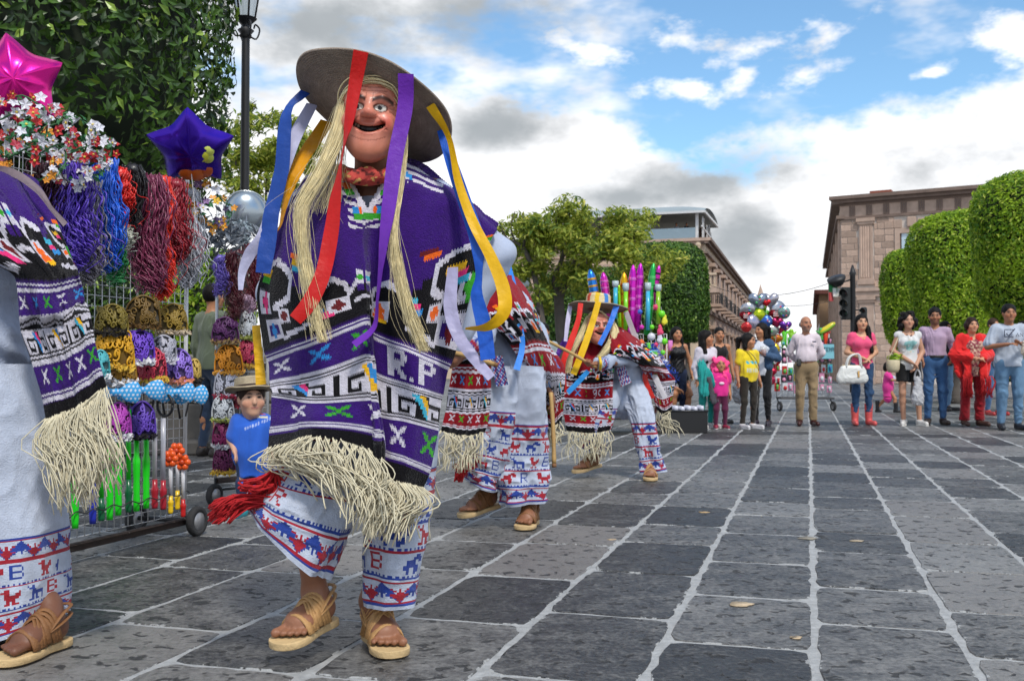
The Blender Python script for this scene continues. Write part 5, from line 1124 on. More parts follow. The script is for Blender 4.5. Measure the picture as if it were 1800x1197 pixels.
# ================================================================== the purple dancer in front
def hero():
    b = A(*G(655, 1135)); b[2] = 0; t = thing('person', 'dancer in purple sarape lettered R.P with grinning mask and ribboned straw hat', 'person', b, 'masked dancers')
    J = dict(pel=P(640, 730, 3.24), wai=P(645, 610, 3.25), che=P(655, 430, 3.24), nek=P(655, 318, 3.17), hed=P(652, 212, 3.11), sL=P(548, 352, 3.25), sR=P(762, 345, 3.25), eL=P(498, 520, 3.28), eR=P(858, 452, 3.27), wL=P(520, 650, 3.2), wR=P(800, 575, 3.22),
             hL=P(592, 760, 3.24), hR=P(690, 760, 3.24), kL=P(535, 885, 3.08), kR=P(690, 900, 3.2), aL=P(551, 1052, 3.2), aR=P(672, 1080, 3.27), tL=P(490, 1120, 3.05), tR=P(695, 1130, 3.1), rt=A(1, 0, 0), fw=A(0, -1, 0), hr=A(1, 0, 0), hf=A(0, -1, 0), hu=A(0, 0, 1), s=1.02, hs=1.0, z0=0)
    hlL, toL = P(580, 1083, 3.24), P(492, 1126, 3.04); hlR, toR = G(655, 1105, .045), G(693, 1138, .04); hlR = toR + nz(hlR - toR) * .235; hlR[2] = .04; toR[2] = .036
    J['aL'] = P(553, 1040, 3.2); J['aR'] = hlR + A(.005, -.035, .1)
    S = body_sdf(J, .0054, feet=False, hd=(None, None)); foot_prims(S, hlL, toL, J['aL'], 1.0, -1); foot_prims(S, hlR, toR, J['aR'], 1.0, 1)
    V, F = S.mesh(); ob('body', V, F, MATS['skin'], t, cols=head_colors(V, J, hexc('#8c5f47')))
    sandal(t, hlL, toL, 1.0, -1); sandal(t, hlR, toR, 1.0, 1)
    mk, L = mask(t, P(652, 213, 3.06), A(.05, -1, -.05), A(1, .05, -.06), 1.02)
    hat(t, P(651, 196, 3.15), A(.36, .37, .86), .258, .12, .1, .01, 1.0, col='#968779')
    # fibre wig: roll over the brow, two long hanks
    brow = [P(603, 205, 3.06), P(604, 175, 3.03), P(620, 153, 3.0), P(655, 142, 2.985), P(690, 152, 3.0), P(704, 178, 3.03), P(706, 200, 3.06)]; m = MB(); rg = random.Random(2)
    for i in range(70):
        o = A(rg.gauss(0, .005), rg.gauss(0, .008), rg.gauss(0, .008)); m.add(*tube(catmull([p + o for p in brow], 22), .0022, 4))
    m.build('wig_roll', MATS['ixtle'], t, kind='stuff')
    strands(t, [(606, 178, 3.03), (592, 240, 3.0), (560, 310, 2.96), (530, 370, 2.93), (532, 440, 2.92), (548, 520, 2.90), (568, 600, 2.885)], 430, [.014, .02, .017, .014, .011, .010, .010], 5, fly=.12, name='hair_hank', r=.0013, wave=.006, wl=.12)
    strands(t, [(703, 190, 3.05), (706, 260, 3.02), (700, 330, 2.97), (690, 400, 2.935), (700, 480, 2.925), (720, 550, 2.91), (745, 618, 2.90)], 360, [.010, .012, .010, .009, .010, .014, .014], 6, fly=.12, name='hair_hank', r=.0012, wave=.006, wl=.12)
    strands(t, [(600, 190, 3.06), (588, 270, 3.05), (575, 330, 3.02), (560, 380, 3.0)], 90, [.015, .025, .035, .045], 8, fly=.5, name='hair_hank')
    # neckerchief
    S = SDF(.004); ce = P(650, 300, 3.13)
    for i in range(24):
        a0, a1 = i / 24 * 6.283, (i + 1) / 24 * 6.283; g = lambda a: ce + A(.085 * math.cos(a), .075 * math.sin(a) - .01, .012 * math.sin(a) * 1.2 - .016 + .012 * math.cos(2 * a)); S.cone(g(a0), g(a1), .019, .019, .01)
    S.ell(P(648, 301, 3.04), (.022, .018, .016), None, .012); S.cone(P(648, 302, 3.03), P(618, 312, 3.01), .012, .02, .012, .5, (0, 1, .2)); S.cone(P(648, 302, 3.03), P(662, 310, 3.02), .010, .014, .012, .5, (0, 1, .2))
    V, F = S.mesh(fold(.008, 28, 3, 1)); C = np.tile(A(*hexc('#b8433a'))[None], (len(V), 1)); n = vnoise(V, 90); C[n > .2] = hexc('#c9a05a'); C[n < -.26] = hexc('#5f1f1c'); ob('neckerchief', V, F, M('bandana', (.5, .5, .5), .85, 0, .1, 20, .3, 200, attr=True), t, cols=C)
    # white shirt: body and puffed sleeve
    S = SDF(.009); S.cone(J['wai'] + A(0, 0, .05), J['che'], .16, .175, .05, .7, (0, 1, 0)); S.cone(J['che'], J['nek'] - A(0, 0, .1), .17, .1, .05, .7, (0, 1, 0)); S.cone(J['wai'] + A(0, 0, .05), J['pel'] - A(0, 0, .1), .165, .185, .05, .7, (0, 1, 0))
    for a, el, wr in (('L', J['eL'], J['wL']), ('R', J['eR'], J['wR'])):
        S.cone(J['s' + a] - A(0, 0, .02), el, .075, .08, .04); S.cone(el, wr, .078, .062, .04)
    S.ell(P(868, 450, 3.26), (.055, .06, .065), None, .03)
    V, F = S.mesh(fold(.022, 9, 2, 1)); ob('shirt', V, F, MATS['manta'], t)
    # trousers
    pt = paint_trouser(seed=1, bands=3); pt2 = paint_trouser(seed=3, bands=3, phase=4)
    trouser_leg(t, [(560, 700, 650, 700, 3.22, .12), (505, 790, 640, 800, 3.18, .12), (455, 850, 622, 905, 3.12, .11), (438, 872, 604, 955, 3.1, .105), (437, 893, 577, 1022, 3.09, .10)], pt, cell=.0064, seed=1, fold=.010)
    trouser_leg(t, [(640, 700, 770, 700, 3.25, .12), (632, 800, 765, 800, 3.24, .12), (638, 900, 756, 905, 3.23, .11), (643, 990, 742, 1000, 3.23, .10), (645, 1062, 733, 1060, 3.23, .092)], pt2, cell=.0064, seed=2, fold=.007)
    # sarape: front and back in one cloth
    us = [0, .26, .53, .60, .80, 1.0]; D = [(3.16, 3.02, 2.955, 3.03, 3.04, 3.16)]
    def row(v, pts, ds): return (v, [(x, y, dd) for (x, y), dd in zip(pts, ds)])
    rows = [row(-130, [(480, 780), (560, 790), (640, 790), (660, 790), (720, 790), (755, 770)], (3.44, 3.5, 3.5, 3.5, 3.5, 3.44)), row(-60, [(474, 520), (545, 500), (640, 480), (660, 480), (750, 500), (830, 470)], (3.42, 3.46, 3.46, 3.46, 3.46, 3.42)), row(-16, [(505, 385), (548, 330), (612, 300), (690, 292), (776, 335), (868, 408)], (3.3, 3.34, 3.33, 3.33, 3.34, 3.3)),
            row(0, [(500, 372), (546, 310), (612, 284), (690, 276), (778, 320), (872, 398)], (3.22, 3.2, 3.16, 3.16, 3.2, 3.2)), row(12, [(494, 387), (543, 340), (622, 330), (676, 330), (775, 340), (874, 401)], (3.17, 3.1, 3.06, 3.06, 3.1, 3.18)), row(26, [(488, 404), (540, 380), (634, 392), (660, 396), (768, 370), (872, 404)], (3.15, 3.06, 3.01, 3.045, 3.07, 3.17)), row(50, [(478, 436), (532, 455), (640, 470), (652, 478), (748, 440), (866, 412)], (3.14, 3.03, 2.965, 3.03, 3.05, 3.16)),
            row(68, [(450, 522), (530, 535), (643, 512), (651, 530), (735, 528), (832, 492)], (3.15, 3.01, 2.95, 3.03, 3.04, 3.15)), row(86, [(460, 618), (545, 590), (645, 552), (650, 572), (722, 602), (794, 632)], (3.13, 2.98, 2.94, 3.03, 3.03, 3.12)), row(95, [(468, 640), (552, 612), (646, 576), (651, 596), (720, 625), (787, 655)], (3.12, 2.975, 2.94, 3.03, 3.02, 3.11)), row(106, [(471, 668), (555, 652), (648, 622), (654, 648), (718, 674), (783, 694)], (3.1, 2.97, 2.935, 3.03, 3.02, 3.1)), row(112, [(473, 680), (556, 667), (649, 634), (655, 660), (717, 685), (781, 704)], (3.09, 2.97, 2.935, 3.03, 3.02, 3.1)),
            row(124, [(475, 690), (556, 698), (652, 690), (659, 717), (715, 729), (773, 745)], (3.06, 2.96, 2.93, 3.02, 3.015, 3.09)), row(130, [(475, 698), (556, 709), (653, 704), (661, 731), (714, 742), (770, 757)], (3.06, 2.96, 2.93, 3.02, 3.015, 3.09)), row(142, [(472, 746), (556, 738), (660, 750), (666, 780), (710, 798), (754, 815)], (3.04, 2.945, 2.935, 3.02, 3.015, 3.08)), row(147, [(470, 758), (556, 748), (661, 762), (667, 793), (708, 808), (751, 826)], (3.04, 2.945, 2.935, 3.02, 3.015, 3.08)), row(156, [(470, 788), (554, 768), (663, 803), (666, 836), (702, 847), (740, 856)], (3.03, 2.94, 2.935, 3.02, 3.015, 3.08))]
    base = paint_sarape(PURPLE, 9, letters=(('RR', 81, 94, 1.75, 1.5), ('.', 93.5, 94, 2.2, 1.5), ('PP', 98, 94, 1.75, 1.5)), rng_seed=1)
    def vee(px, py): return np.maximum(np.abs(px - (645 + (py - 330) * .05)) - np.interp(py, [280, 362], [46, 2]), (py - 364) * .8)
    def paint(u, v, px, py):
        C = base(u, v, px, py); fr = v > -4; dv = vee(px, py); ang = np.floor(np.where(px < 645, py * .9 - px * .3, py * .9 + px * .3) / 6.0) % 2; z = np.floor(dv / 5)
        zone = fr & (v < 44) & (dv < 70) & (py < 400); side = np.abs(px - 645)
        put(C, zone & (dv < 12), WHITE); put(C, zone & (dv >= 12) & (dv < 34 - 0) & (ang == 0), WHITE); blk = np.floor(py / 11)
        put(C, zone & (dv > 8) & (dv < 22) & (blk % 4 == 1), ORNG); put(C, zone & (dv > 8) & (dv < 24) & (blk % 4 == 2) & (py > 320), GRN); put(C, zone & (dv > 14) & (dv < 26) & (blk % 5 == 3), BLUE_)
        # ragged white rays on the shoulders
        for s, x0, y0, sl in ((1, 700, 285, .62), (-1, 598, 290, .95)):
            dd = s * (px - x0); ln = (py - y0) - dd * sl; m = fr & (v < 40) & (dd > -6) & (dd < 80) & (ln > -30) & (ln < 26 - dd * .25); put(C, m & (np.floor((ln + dd * .15) / 6) % 2 == 0), WHITE); put(C, m & (np.abs(ln - 8) < 5) & (dd < 26) & (dd > 6), BLUE_)
        return C
    def cut(u, v, px, py): return (v > -16) & (v < 40) & (vee(px, py) < 0) & (py < 364) | ((v > -20) & (v <= 6) & (np.abs(px - 648) < 46) & (py < 310))
    o, W_, g = sheet('sarape', t, rows, us, 236, 440, paint, MATS['knit'], cut, .007, .013, .0009, 3)
    hem = W_[-1]; rng = random.Random(9); st, dr = [], []
    for i in range(330):
        k = i / 329 * (len(hem) - 1); p = hem[int(k)]; u = i / 329; L = rng.uniform(.15, .23) * (1 if u < .6 else .75)
        sw = (.10 if u < .25 else .07 if u < .45 else -.02 if u < .6 else -.05) + rng.gauss(0, .022); st.append(p + A(0, .004, .004)); dr.append(p + A(sw, rng.uniform(-.07, .05), -L * (.8 if u < .15 else 1) + .1 * (u < .3) * rng.random()))
    cords('fringe', t, st, dr, .0019, 4, 14)
    hb = W_[0]; st = [hb[int(k)] for k in np.linspace(0, len(hb) - 1, 50)]; cords('fringe', t, st, [s + A(rng.gauss(0, .03), rng.gauss(0, .03), -.2) for s in st], .003, 5, 8)
    # ribbons hanging from the brim
    hc, hn, hR = P(651, 196, 3.15), nz(A(.36, .37, .86)), .264; hu_, hw_ = frame(hn); aa = np.linspace(0, 6.283, 720); rimp = hc + np.outer(np.cos(aa) * hR, hu_) + np.outer(np.sin(aa) * hR, hw_) + hn * .008; rx_, ry_ = proj(rimp)
    def R_(pts, c, **k):
        if k.pop('hook', True) and pts[0][1] < 260:                  # start on the brim, folded over its edge
            x0, y0, _, w0, _ = pts[0]; i = int(np.argmin((rx_ - x0) ** 2 + (ry_ - y0) ** 2)); e = rimp[i]; o = nz(e - hc)
            q = []
            for p in ((e + o * .004) if y0 < 150 else (e - o * .03 + hn * .004),): a_, b_ = proj(p); q.append((float(a_), float(b_), float(p[1]), w0, 0))
            pts = q + list(pts[1:])
        return ribbon(t, pts, satin(c), **k)
    R_([(632, 99, 2.955, 27, 0), (624, 150, 2.93, 24, 5), (612, 220, 2.925, 18, 25), (602, 272, 2.92, 9, 62), (590, 345, 2.92, 22, 25), (582, 410, 2.915, 27, 5), (568, 480, 2.9, 27, -4), (545, 530, 2.885, 28, -6), (519, 562, 2.875, 24, -10)], '#c01512')
    R_([(722, 118, 2.98, 28, 0), (712, 190, 2.95, 27, -5), (696, 270, 2.94, 27, -8), (685, 350, 2.92, 26, 5), (673, 440, 2.91, 19, 32), (664, 520, 2.905, 11, 58), (657, 575, 2.9, 14, 45), (622, 606, 2.89, 16, 30)], '#6a2aa6')
    R_([(781, 178, 3.07, 17, 0), (788, 240, 3.06, 12, 40), (806, 320, 3.03, 15, 20), (832, 392, 2.99, 18, 0), (862, 450, 2.97, 20, 0), (884, 505, 2.96, 24, -8), (886, 548, 2.95, 26, -30), (858, 574, 2.94, 22, -50), (818, 578, 2.93, 6, -60)], '#e0ae0c')
    R_([(782, 236, 3.2, 16, 10), (795, 290, 3.07, 21, 0), (815, 350, 3.04, 24, 5), (838, 420, 3.0, 26, 0), (842, 480, 2.99, 15, 40), (838, 520, 2.985, 22, 20), (850, 570, 2.98, 27, -5), (858, 632, 2.975, 26, 0)], '#1c56bc')
    R_([(796, 470, 3.04, 20, 20), (792, 540, 3.02, 24, 10), (806, 590, 3.0, 22, 0), (834, 630, 2.985, 20, -8), (864, 664, 2.97, 16, -10)], '#a8a4c4')
    R_([(520, 160, 3.2, 18, 10), (508, 190, 3.1, 18, 20), (500, 230, 3.08, 24, 0), (495, 300, 3.08, 26, 8), (478, 370, 3.07, 27, 5), (470, 430, 3.06, 30, 0), (462, 480, 3.05, 26, 0)], '#1c4496')
    R_([(525, 190, 3.24, 20, 0), (514, 250, 3.1, 26, 5), (488, 330, 3.09, 22, 0), (464, 410, 3.07, 20, -20), (440, 445, 3.06, 22, -40), (426, 478, 3.05, 14, -20), (423, 510, 3.04, 8, 0)], '#b0b0cc')
    R_([(548, 236, 3.3, 24, 0), (526, 290, 3.12, 26, 10), (506, 340, 3.1, 18, 25), (494, 392, 3.09, 10, 50), (486, 410, 3.085, 6, 60)], '#d89408')
    R_([(450, 572, 3.2, 14, 0), (455, 630, 3.19, 16, 8), (459, 676, 3.18, 18, 0)], '#e0ac14')
    # red sash tassel swinging out at the hip
    rg = random.Random(6); st = [P(478 + rg.uniform(-5, 12), 838 + rg.uniform(-12, 14), 3.06 + rg.uniform(-.02, .02)) for _ in range(120)]; dr = [P(382 + rg.uniform(-18, 28), 905 + rg.uniform(-16, 16), 3.04 + rg.uniform(-.04, .04)) for _ in range(120)]
    M('red_yarn', '#b3121a', .85, 0, .2, 30, .4, 300); tb = cords('sash_tassel', t, st, dr, .0028, 7, 10, 'red_yarn', 4); m = MB()
    for i in range(26):
        a = rg.uniform(0, 6.28); m.add(*tube(catmull([P(430 + rg.uniform(-12, 8), 852 + rg.uniform(-8, 10), 3.0 + rg.uniform(-.01, .05)), P(452, 850 + rg.uniform(-10, 16), 2.98 + rg.uniform(-.01, .06)), P(476 + rg.uniform(-6, 6), 842 + rg.uniform(-14, 18), 3.02)], 8), .0035, 5))
    m.build('sash_knot', MATS['red_yarn'], t, kind='stuff')
    return t
hero()
# ================================================================== the other three dancers
REDW = hexc('#8e1020'); ACC2 = [hexc('#d04040'), ORNG, BLUE_, GRN, YEL, hexc('#d8d8e0'), TEAL]
def panel(t, name, rows, us, nu, nv, paint, dep, fr=None, seed=0, folds=.01, thick=.007, fl=.12, fn=40, sway=(0, 0), fr_r=.0028):
    rows = [(v, [(x, y, d if d is not None else dep) for (x, y, *q) in pts for d in [(q[0] if q else None)]]) for v, pts in rows]
    o, W_, g = sheet(name, t, rows, us, nu, nv, paint, MATS['knit'], None, thick, folds, .0008, seed)
    rng = random.Random(seed + 50); hem = W_[-1]; st = [hem[int(k)] + A(0, .004, .004) for k in np.linspace(0, len(hem) - 1, fn)]; dr = [s + A(sway[0] + rng.gauss(0, .025), sway[1] + rng.gauss(0, .02), -fl * rng.uniform(.8, 1.2)) for s in st]
    cords('fringe', t, st, dr, fr_r, seed, 9); return W_
def shirt_sdf(t, J, h, arm=.068, cuffcol=None, hem=None, extra=()):
    S = SDF(h); fw = J['fw']; s = J['s']; S.cone(J['wai'], J['che'], .165 * s, .18 * s, .05, .74, fw); S.cone(J['che'], J['nek'] - (J['nek'] - J['che']) * .35, .175 * s, .1 * s, .05, .74, fw); S.cone(J['wai'], J['pel'] - (J['wai'] - J['pel']) * .3, .165 * s, .19 * s, .05, .78, fw)
    for a in 'LR': S.cone(J['s' + a], J['e' + a], .075 * s, arm * s, .04); S.cone(J['e' + a], J['w' + a] - nz(J['w' + a] - J['e' + a]) * .03, arm * s, .055 * s, .04)
    for e in extra: S.ell(*e)
    V, F = S.mesh(lambda p: fold(.06, 9, 5, .7)(p) + .02 * vnoise(p * A(1, 1, .6), 6)); C = np.tile(A(*hexc('#a9b3c8'))[None], (len(V), 1))
    for a in 'LR':
        d = nz(J['w' + a] - J['e' + a]); q = (V - J['w' + a]); al = q @ d; rad = np.linalg.norm(q - al[:, None] * d, axis=1); m = (al > -.11 * s) & (al < -.035 * s) & (rad < .1); pat = (np.floor(al / .014) + np.floor(V[:, 2] / .014)) % 2 == 0; C[m & pat] = NAVY; C[m & (np.abs(al + .07 * s) < .008)] = CRIM
    return ob('shirt', V, F, MATS['embroidered'], t, cols=C)
def hand_stick(t, J, a, b, lab):
    st = thing('walking_stick', lab, 'stick', a, 'dancers wooden sticks'); pts = catmull([a, (a + b) / 2 + A(.004, 0, .004), b], 14); r = np.array([.012 + .0015 * (i % 4 == 0) for i in range(14)]); ob('shaft', *tube(pts, r, 8), M('cane', '#b08d56', .55, 0, .25, 12, .4, 40), st)
    ob('ferrule', *tube([b, b + nz(b - a) * .02], .013, 8), MATS['leather_dark'], st)
def dancer_d():
    d = 8.35; Q = lambda x, y, e=0: P(x, y, d + e); b = G(1085, 838); b[2] = 0
    t = thing('person', 'dancer in red sarape holding a stick under a ribboned hat with striped crown', 'person', b, 'masked dancers')
    J = dict(pel=Q(1092, 690, .05), wai=Q(1090, 660, .05), che=Q(1075, 615, 0), nek=Q(1058, 594, -.05), hed=Q(1052, 570, -.1), sL=Q(1030, 606, 0), sR=Q(1098, 604, .05), eL=Q(1000, 660, -.1), eR=Q(1112, 632, -.15), wL=Q(1012, 705, -.1), wR=Q(1048, 640, -.42), hL=Q(1068, 700, .05), hR=Q(1112, 700, .05), kL=Q(1042, 750, -.15), kR=Q(1130, 745, -.08), aL=Q(1038, 800, .05), aR=Q(1142, 826, 0), tL=Q(1015, 825, -.2), tR=Q(1138, 842, -.2), rt=A(1, 0, 0), fw=A(0, -1, 0), hr=A(.94, .34, 0), hf=A(.3, -.95, -.1), hu=A(0, 0, 1), s=.98, hs=1.0, z0=0)
    hlR, toR = G(1145, 834, .035), G(1138, 848, .035); toR = hlR + nz(toR - hlR) * .235; hlL, toL = Q(1052, 815, .1), Q(1012, 826, -.12)
    J['aR'] = hlR + A(.0, -.03, .1); J['aL'] = hlL + A(-.02, -.03, .09)
    S = body_sdf(J, .0105, feet=False, hands=(.8, 1.5)); foot_prims(S, hlL, toL, J['aL'], 1, -1); foot_prims(S, hlR, toR, J['aR'], 1, 1); V, F = S.mesh(); ob('body', V, F, MATS['skin'], t, cols=head_colors(V, J, hexc('#8c5f47')))
    sandal(t, hlL, toL, 1, -1, 'leather_dark'); sandal(t, hlR, toR, 1, 1, 'leather')
    mask(t, Q(1050, 578, -.17), A(.28, -.95, -.06), A(.95, .28, 0), 1.0, .006)
    hat(t, Q(1051, 544, -.08), A(.07, .12, .98), .242, .125, .105, .006, .5, ['#d9c79a', '#c8452c', '#d9c79a', '#e0b81e', '#d9c79a', '#3f7fc8'], '#9a8c7a', .015)
    shirt_sdf(t, J, .013, .062, extra=((Q(1100, 650, .0), (.10, .1, .13), None, .05),)); e = [(1084 + 26 * s - 8 * k, 640 + 30 * k + 34 * s * .2) for s in (0, 1) for k in (0, 1)]
    mb = MB(); g = [Q(1083, 648, -.19), Q(1098, 642, -.19), Q(1110, 672, -.19), Q(1092, 680, -.19)]
    W_, F_ = [], []
    n_ = 14
    for i in range(n_):
        for j in range(n_): u, v = j / (n_ - 1), i / (n_ - 1); W_.append((g[0] * (1 - u) + g[1] * u) * (1 - v) + (g[3] * (1 - u) + g[2] * u) * v + A(0, -.012 * math.sin(math.pi * u), 0))
    ob('embroidered_panel', np.vstack([W_, np.array(W_) + A(0, .03, 0)]), np.vstack([grid_faces(n_, n_), grid_faces(n_, n_)[:, ::-1] + n_ * n_]), MATS['embroidered'], t, fcols=np.array([(CRIM if (i + j) % 4 == 0 else NAVY if (i * j) % 3 else hexc('#a9b3c8')) for _ in range(2) for i in range(n_ - 1) for j in range(n_ - 1)]))
    pt = paint_trouser(seed=2, bands=2, colw=160); pp = paint_trouser(seed=4, bands=2, colw=160)
    trouser_leg(t, [(1085, 668, 1132, 668, d + .05, .13), (1097, 705, 1145, 702, d - .03, .12), (1110, 740, 1152, 738, d - .12, .105), (1122, 790, 1160, 786, d - .17, .1), (1126, 832, 1168, 828, d - .18, .095)], pt, 130, cell=.0075, seed=3, fold=.016)
    trouser_leg(t, [(1062, 668, 1105, 668, d + .05, .13), (1035, 720, 1085, 722, d - .08, .12), (1020, 760, 1068, 770, d - .1, .1), (1020, 788, 1062, 800, d - .02, .09)], pp, 110, cell=.0075, seed=4)
    ps = paint_sarape(REDW, 10, letters=(('9', 66, 94, 1.8, 1.5),), accents=ACC2, rng_seed=2)
    panel(t, 'sarape_front', [(0, [(1022, 600, d - .08), (1048, 602, d - .12), (1076, 590, d - .05)]), (50, [(994, 640), (1040, 646), (1080, 634)]), (86, [(988, 668), (1036, 674), (1078, 668)]), (106, [(988, 698), (1037, 702), (1077, 699)]), (124, [(990, 721), (1038, 724), (1076, 721)]), (142, [(993, 741), (1038, 744), (1074, 741)]), (156, [(996, 757), (1038, 761), (1071, 756)])], [0, .5, 1], 130, 170, ps, d - .2, seed=11, fl=.22, fn=60, folds=.018)
    panel(t, 'sarape_back', [(-20, [(1062, 596, d + .2), (1080, 590, d + .24), (1100, 592, d + .26)]), (14, [(1066, 582, d - .12), (1078, 576, d - .1), (1092, 577, d + .08)]), (40, [(1072, 604, d - .26), (1096, 592, d - .24), (1116, 592, d + .06)]), (60, [(1078, 622, d - .32), (1112, 608, d - .3), (1138, 612, d + .06)]), (74, [(1092, 626, d - .32), (1126, 626, d - .28), (1156, 628, d + .06)]), (90, [(1126, 646, d - .16), (1148, 648, d - .1), (1174, 652)]), (106, [(1134, 664, d), (1160, 670), (1186, 668)]), (130, [(1146, 692), (1164, 702), (1182, 695)]), (156, [(1156, 722), (1170, 730), (1180, 722)])], [0, .5, 1], 110, 150, paint_sarape(REDW, 10, accents=ACC2, rng_seed=4), d + .12, seed=12, fl=.17, fn=26, sway=(.04, 0))
    strands(t, [(1034, 556, d - .17), (1020, 590, d - .2), (1004, 620, d - .24), (998, 655, d - .26)], 150, [.014, .022, .026, .02], 31, r=.0028, fly=.05, name='hair_hank', npt=14)
    strands(t, [(1072, 558, d - .15), (1080, 585, d - .2), (1068, 612, d - .26), (1042, 640, d - .3)], 150, [.014, .025, .024, .016], 32, r=.0028, fly=.05, name='hair_hank', npt=14)
    strands(t, [(1034, 560, d - .2), (1040, 549, d - .23), (1055, 547, d - .23), (1068, 558, d - .2)], 60, [.006, .006, .006, .006], 33, r=.0028, fly=0, name='wig_roll', npt=12)
    Rb = lambda pts, c: ribbon(t, [(x, y, d + e, w, a) for x, y, e, w, a in pts], satin(c), n=30)
    Rb([(1003, 534, -.1, 7, 0), (998, 565, -.15, 8, 10), (994, 600, -.18, 6, 0)], '#c9c4e0'); Rb([(996, 595, -.1, 10, 0), (986, 612, -.1, 10, 0), (978, 628, -.1, 6, 0)], '#5f2f9a')
    Rb([(1021, 533, -.3, 9, 0), (1016, 565, -.33, 9, 10), (1002, 605, -.36, 11, 0), (990, 640, -.38, 9, 20), (994, 690, -.36, 7, 30)], '#d8281e')
    Rb([(1052, 530, -.34, 10, 0), (1042, 565, -.36, 11, 8), (1026, 612, -.4, 12, 0), (1008, 658, -.42, 11, 0)], '#e8b814')
    Rb([(1084, 537, -.26, 10, 0), (1072, 570, -.3, 9, 10), (1054, 606, -.34, 8, 0)], '#2f74d8'); Rb([(1034, 652, -.46, 8, 0), (1016, 672, -.46, 9, 0), (998, 690, -.46, 9, 0)], '#2f8fd8')
    Rb([(1100, 548, 0, 9, 0), (1120, 600, .05, 9, 0), (1150, 660, .02, 10, 0), (1170, 700, .0, 9, 0)], '#c9c4c8'); Rb([(1140, 640, -.02, 8, 0), (1134, 665, -.04, 9, 0), (1148, 700, -.02, 8, 0)], '#c82a22')
    ob('wristband', *tube(catmull([Q(1054, 628, -.44), Q(1056, 638, -.5), Q(1055, 650, -.44)], 8), .012, 6), plastic('#e0b81e', .5), t)
    hand_stick(t, J, Q(964, 600, -.55), Q(1046, 645, -.45), 'straight wooden stick held out by the dancer with the striped hat')
def dancer_c():
    d = 5.72; Q = lambda x, y, e=0: P(x, y, d + e); b = G(905, 918); b[2] = 0
    t = thing('person', 'dancer in red sarape and white shirt stooping behind the purple dancer, face hidden', 'person', b, 'masked dancers')
    J = dict(pel=Q(892, 690, .05), wai=Q(888, 640, .05), che=Q(878, 555, 0), nek=Q(855, 500, -.02), hed=Q(832, 470, -.05), sL=Q(842, 528, -.1), sR=Q(905, 528, .15), eL=Q(850, 590, -.25), eR=Q(945, 610, .2), wL=Q(815, 622, -.4), wR=Q(965, 680, .15), hL=Q(868, 705, .02), hR=Q(915, 705, .08), kL=Q(856, 780, -.03), kR=Q(916, 790, .02), aL=Q(862, 868, .12), aR=Q(930, 895, .05), tL=Q(815, 902, -.1), tR=Q(915, 918, -.2), rt=nz(A(.9, .3, 0)), fw=nz(A(-.3, -.9, 0)), hr=A(.6, -.7, 0), hf=A(-.75, -.6, -.3), hu=A(0, 0, 1), s=1.0, hs=1.0, z0=0)
    hlR, toR = G(937, 912, .035), G(915, 925, .035); toR = hlR + nz(toR - hlR) * .24; hlL, toL = Q(872, 884, .12), Q(812, 902, -.05); J['aR'] = hlR + A(-.02, -.03, .1); J['aL'] = hlL + A(-.02, -.03, .1)
    S = body_sdf(J, .009, feet=False, hands=(1.5, .6)); foot_prims(S, hlL, toL, J['aL'], 1, -1); foot_prims(S, hlR, toR, J['aR'], 1, 1); V, F = S.mesh(); ob('body', V, F, MATS['skin'], t, cols=head_colors(V, J, hexc('#8c5f47')))
    sandal(t, hlL, toL, 1, -1, 'leather_dark'); sandal(t, hlR, toR, 1, 1, 'leather_dark'); mask(t, J['hed'] + A(-.05, -.03, -.01), A(-.75, -.6, -.3), A(.6, -.75, 0), 1.0, .007)
    hat(t, J['hed'] + A(.0, .02, .05), A(-.55, -.1, .8), .2, .12, .1, .008, .5, None, '#6a5c4c', .02)
    shirt_sdf(t, J, .012, .07, extra=((Q(890, 640, -.02), (.14, .12, .16), None, .06),))
    pt = paint_trouser(seed=2, bands=3, colw=170); pp = paint_trouser(seed=0, bands=3, colw=170)
    trouser_leg(t, [(876, 640, 960, 645, d + .05, .2), (874, 720, 960, 722, d + .03, .17), (874, 790, 957, 792, d + .02, .13), (876, 845, 956, 845, d, .12), (878, 886, 954, 882, d, .115)], pt, 130, cell=.0066, seed=5, fold=.022)
    trouser_leg(t, [(842, 640, 914, 645, d + .02, .19), (836, 720, 904, 725, d - .03, .16), (828, 780, 898, 795, d - .04, .13), (818, 822, 893, 842, d - .02, .12), (822, 848, 890, 866, d, .115)], pp, 130, cell=.0066, seed=6, fold=.026)
    ps = paint_sarape(REDW, 10, accents=ACC2, rng_seed=5)
    panel(t, 'sarape_back', [(6, [(838, 505, d - .16), (872, 478, d - .12), (910, 486, d + .1)]), (40, [(838, 538, d - .28), (894, 512, d - .26), (930, 520, d + .08)]), (62, [(862, 568, d - .3), (916, 548, d - .28), (948, 556, d + .08)]), (84, [(898, 604, d - .24), (942, 592, d - .12), (966, 604)]), (106, [(926, 650, d - .1), (960, 652, d), (990, 655)]), (124, [(942, 688), (966, 698), (990, 690)]), (142, [(953, 722), (970, 736), (988, 722)]), (156, [(957, 744), (972, 758), (985, 742)])], [0, .5, 1], 130, 190, ps, d + .16, seed=21, fl=.1, fn=36, folds=.014)
    panel(t, 'sarape_front', [(40, [(812, 545, d - .25), (835, 540, d - .25), (862, 545, d - .2)]), (86, [(796, 640), (830, 640), (862, 644)]), (106, [(790, 680), (828, 684), (862, 682)]), (124, [(785, 714), (825, 718), (860, 715)]), (142, [(779, 741), (820, 748), (856, 745)]), (156, [(775, 757), (815, 766), (850, 760)])], [0, .5, 1], 110, 150, paint_sarape(REDW, 10, accents=ACC2, rng_seed=6), d - .3, seed=22, fl=.18, fn=60, folds=.02, sway=(-.01, 0))
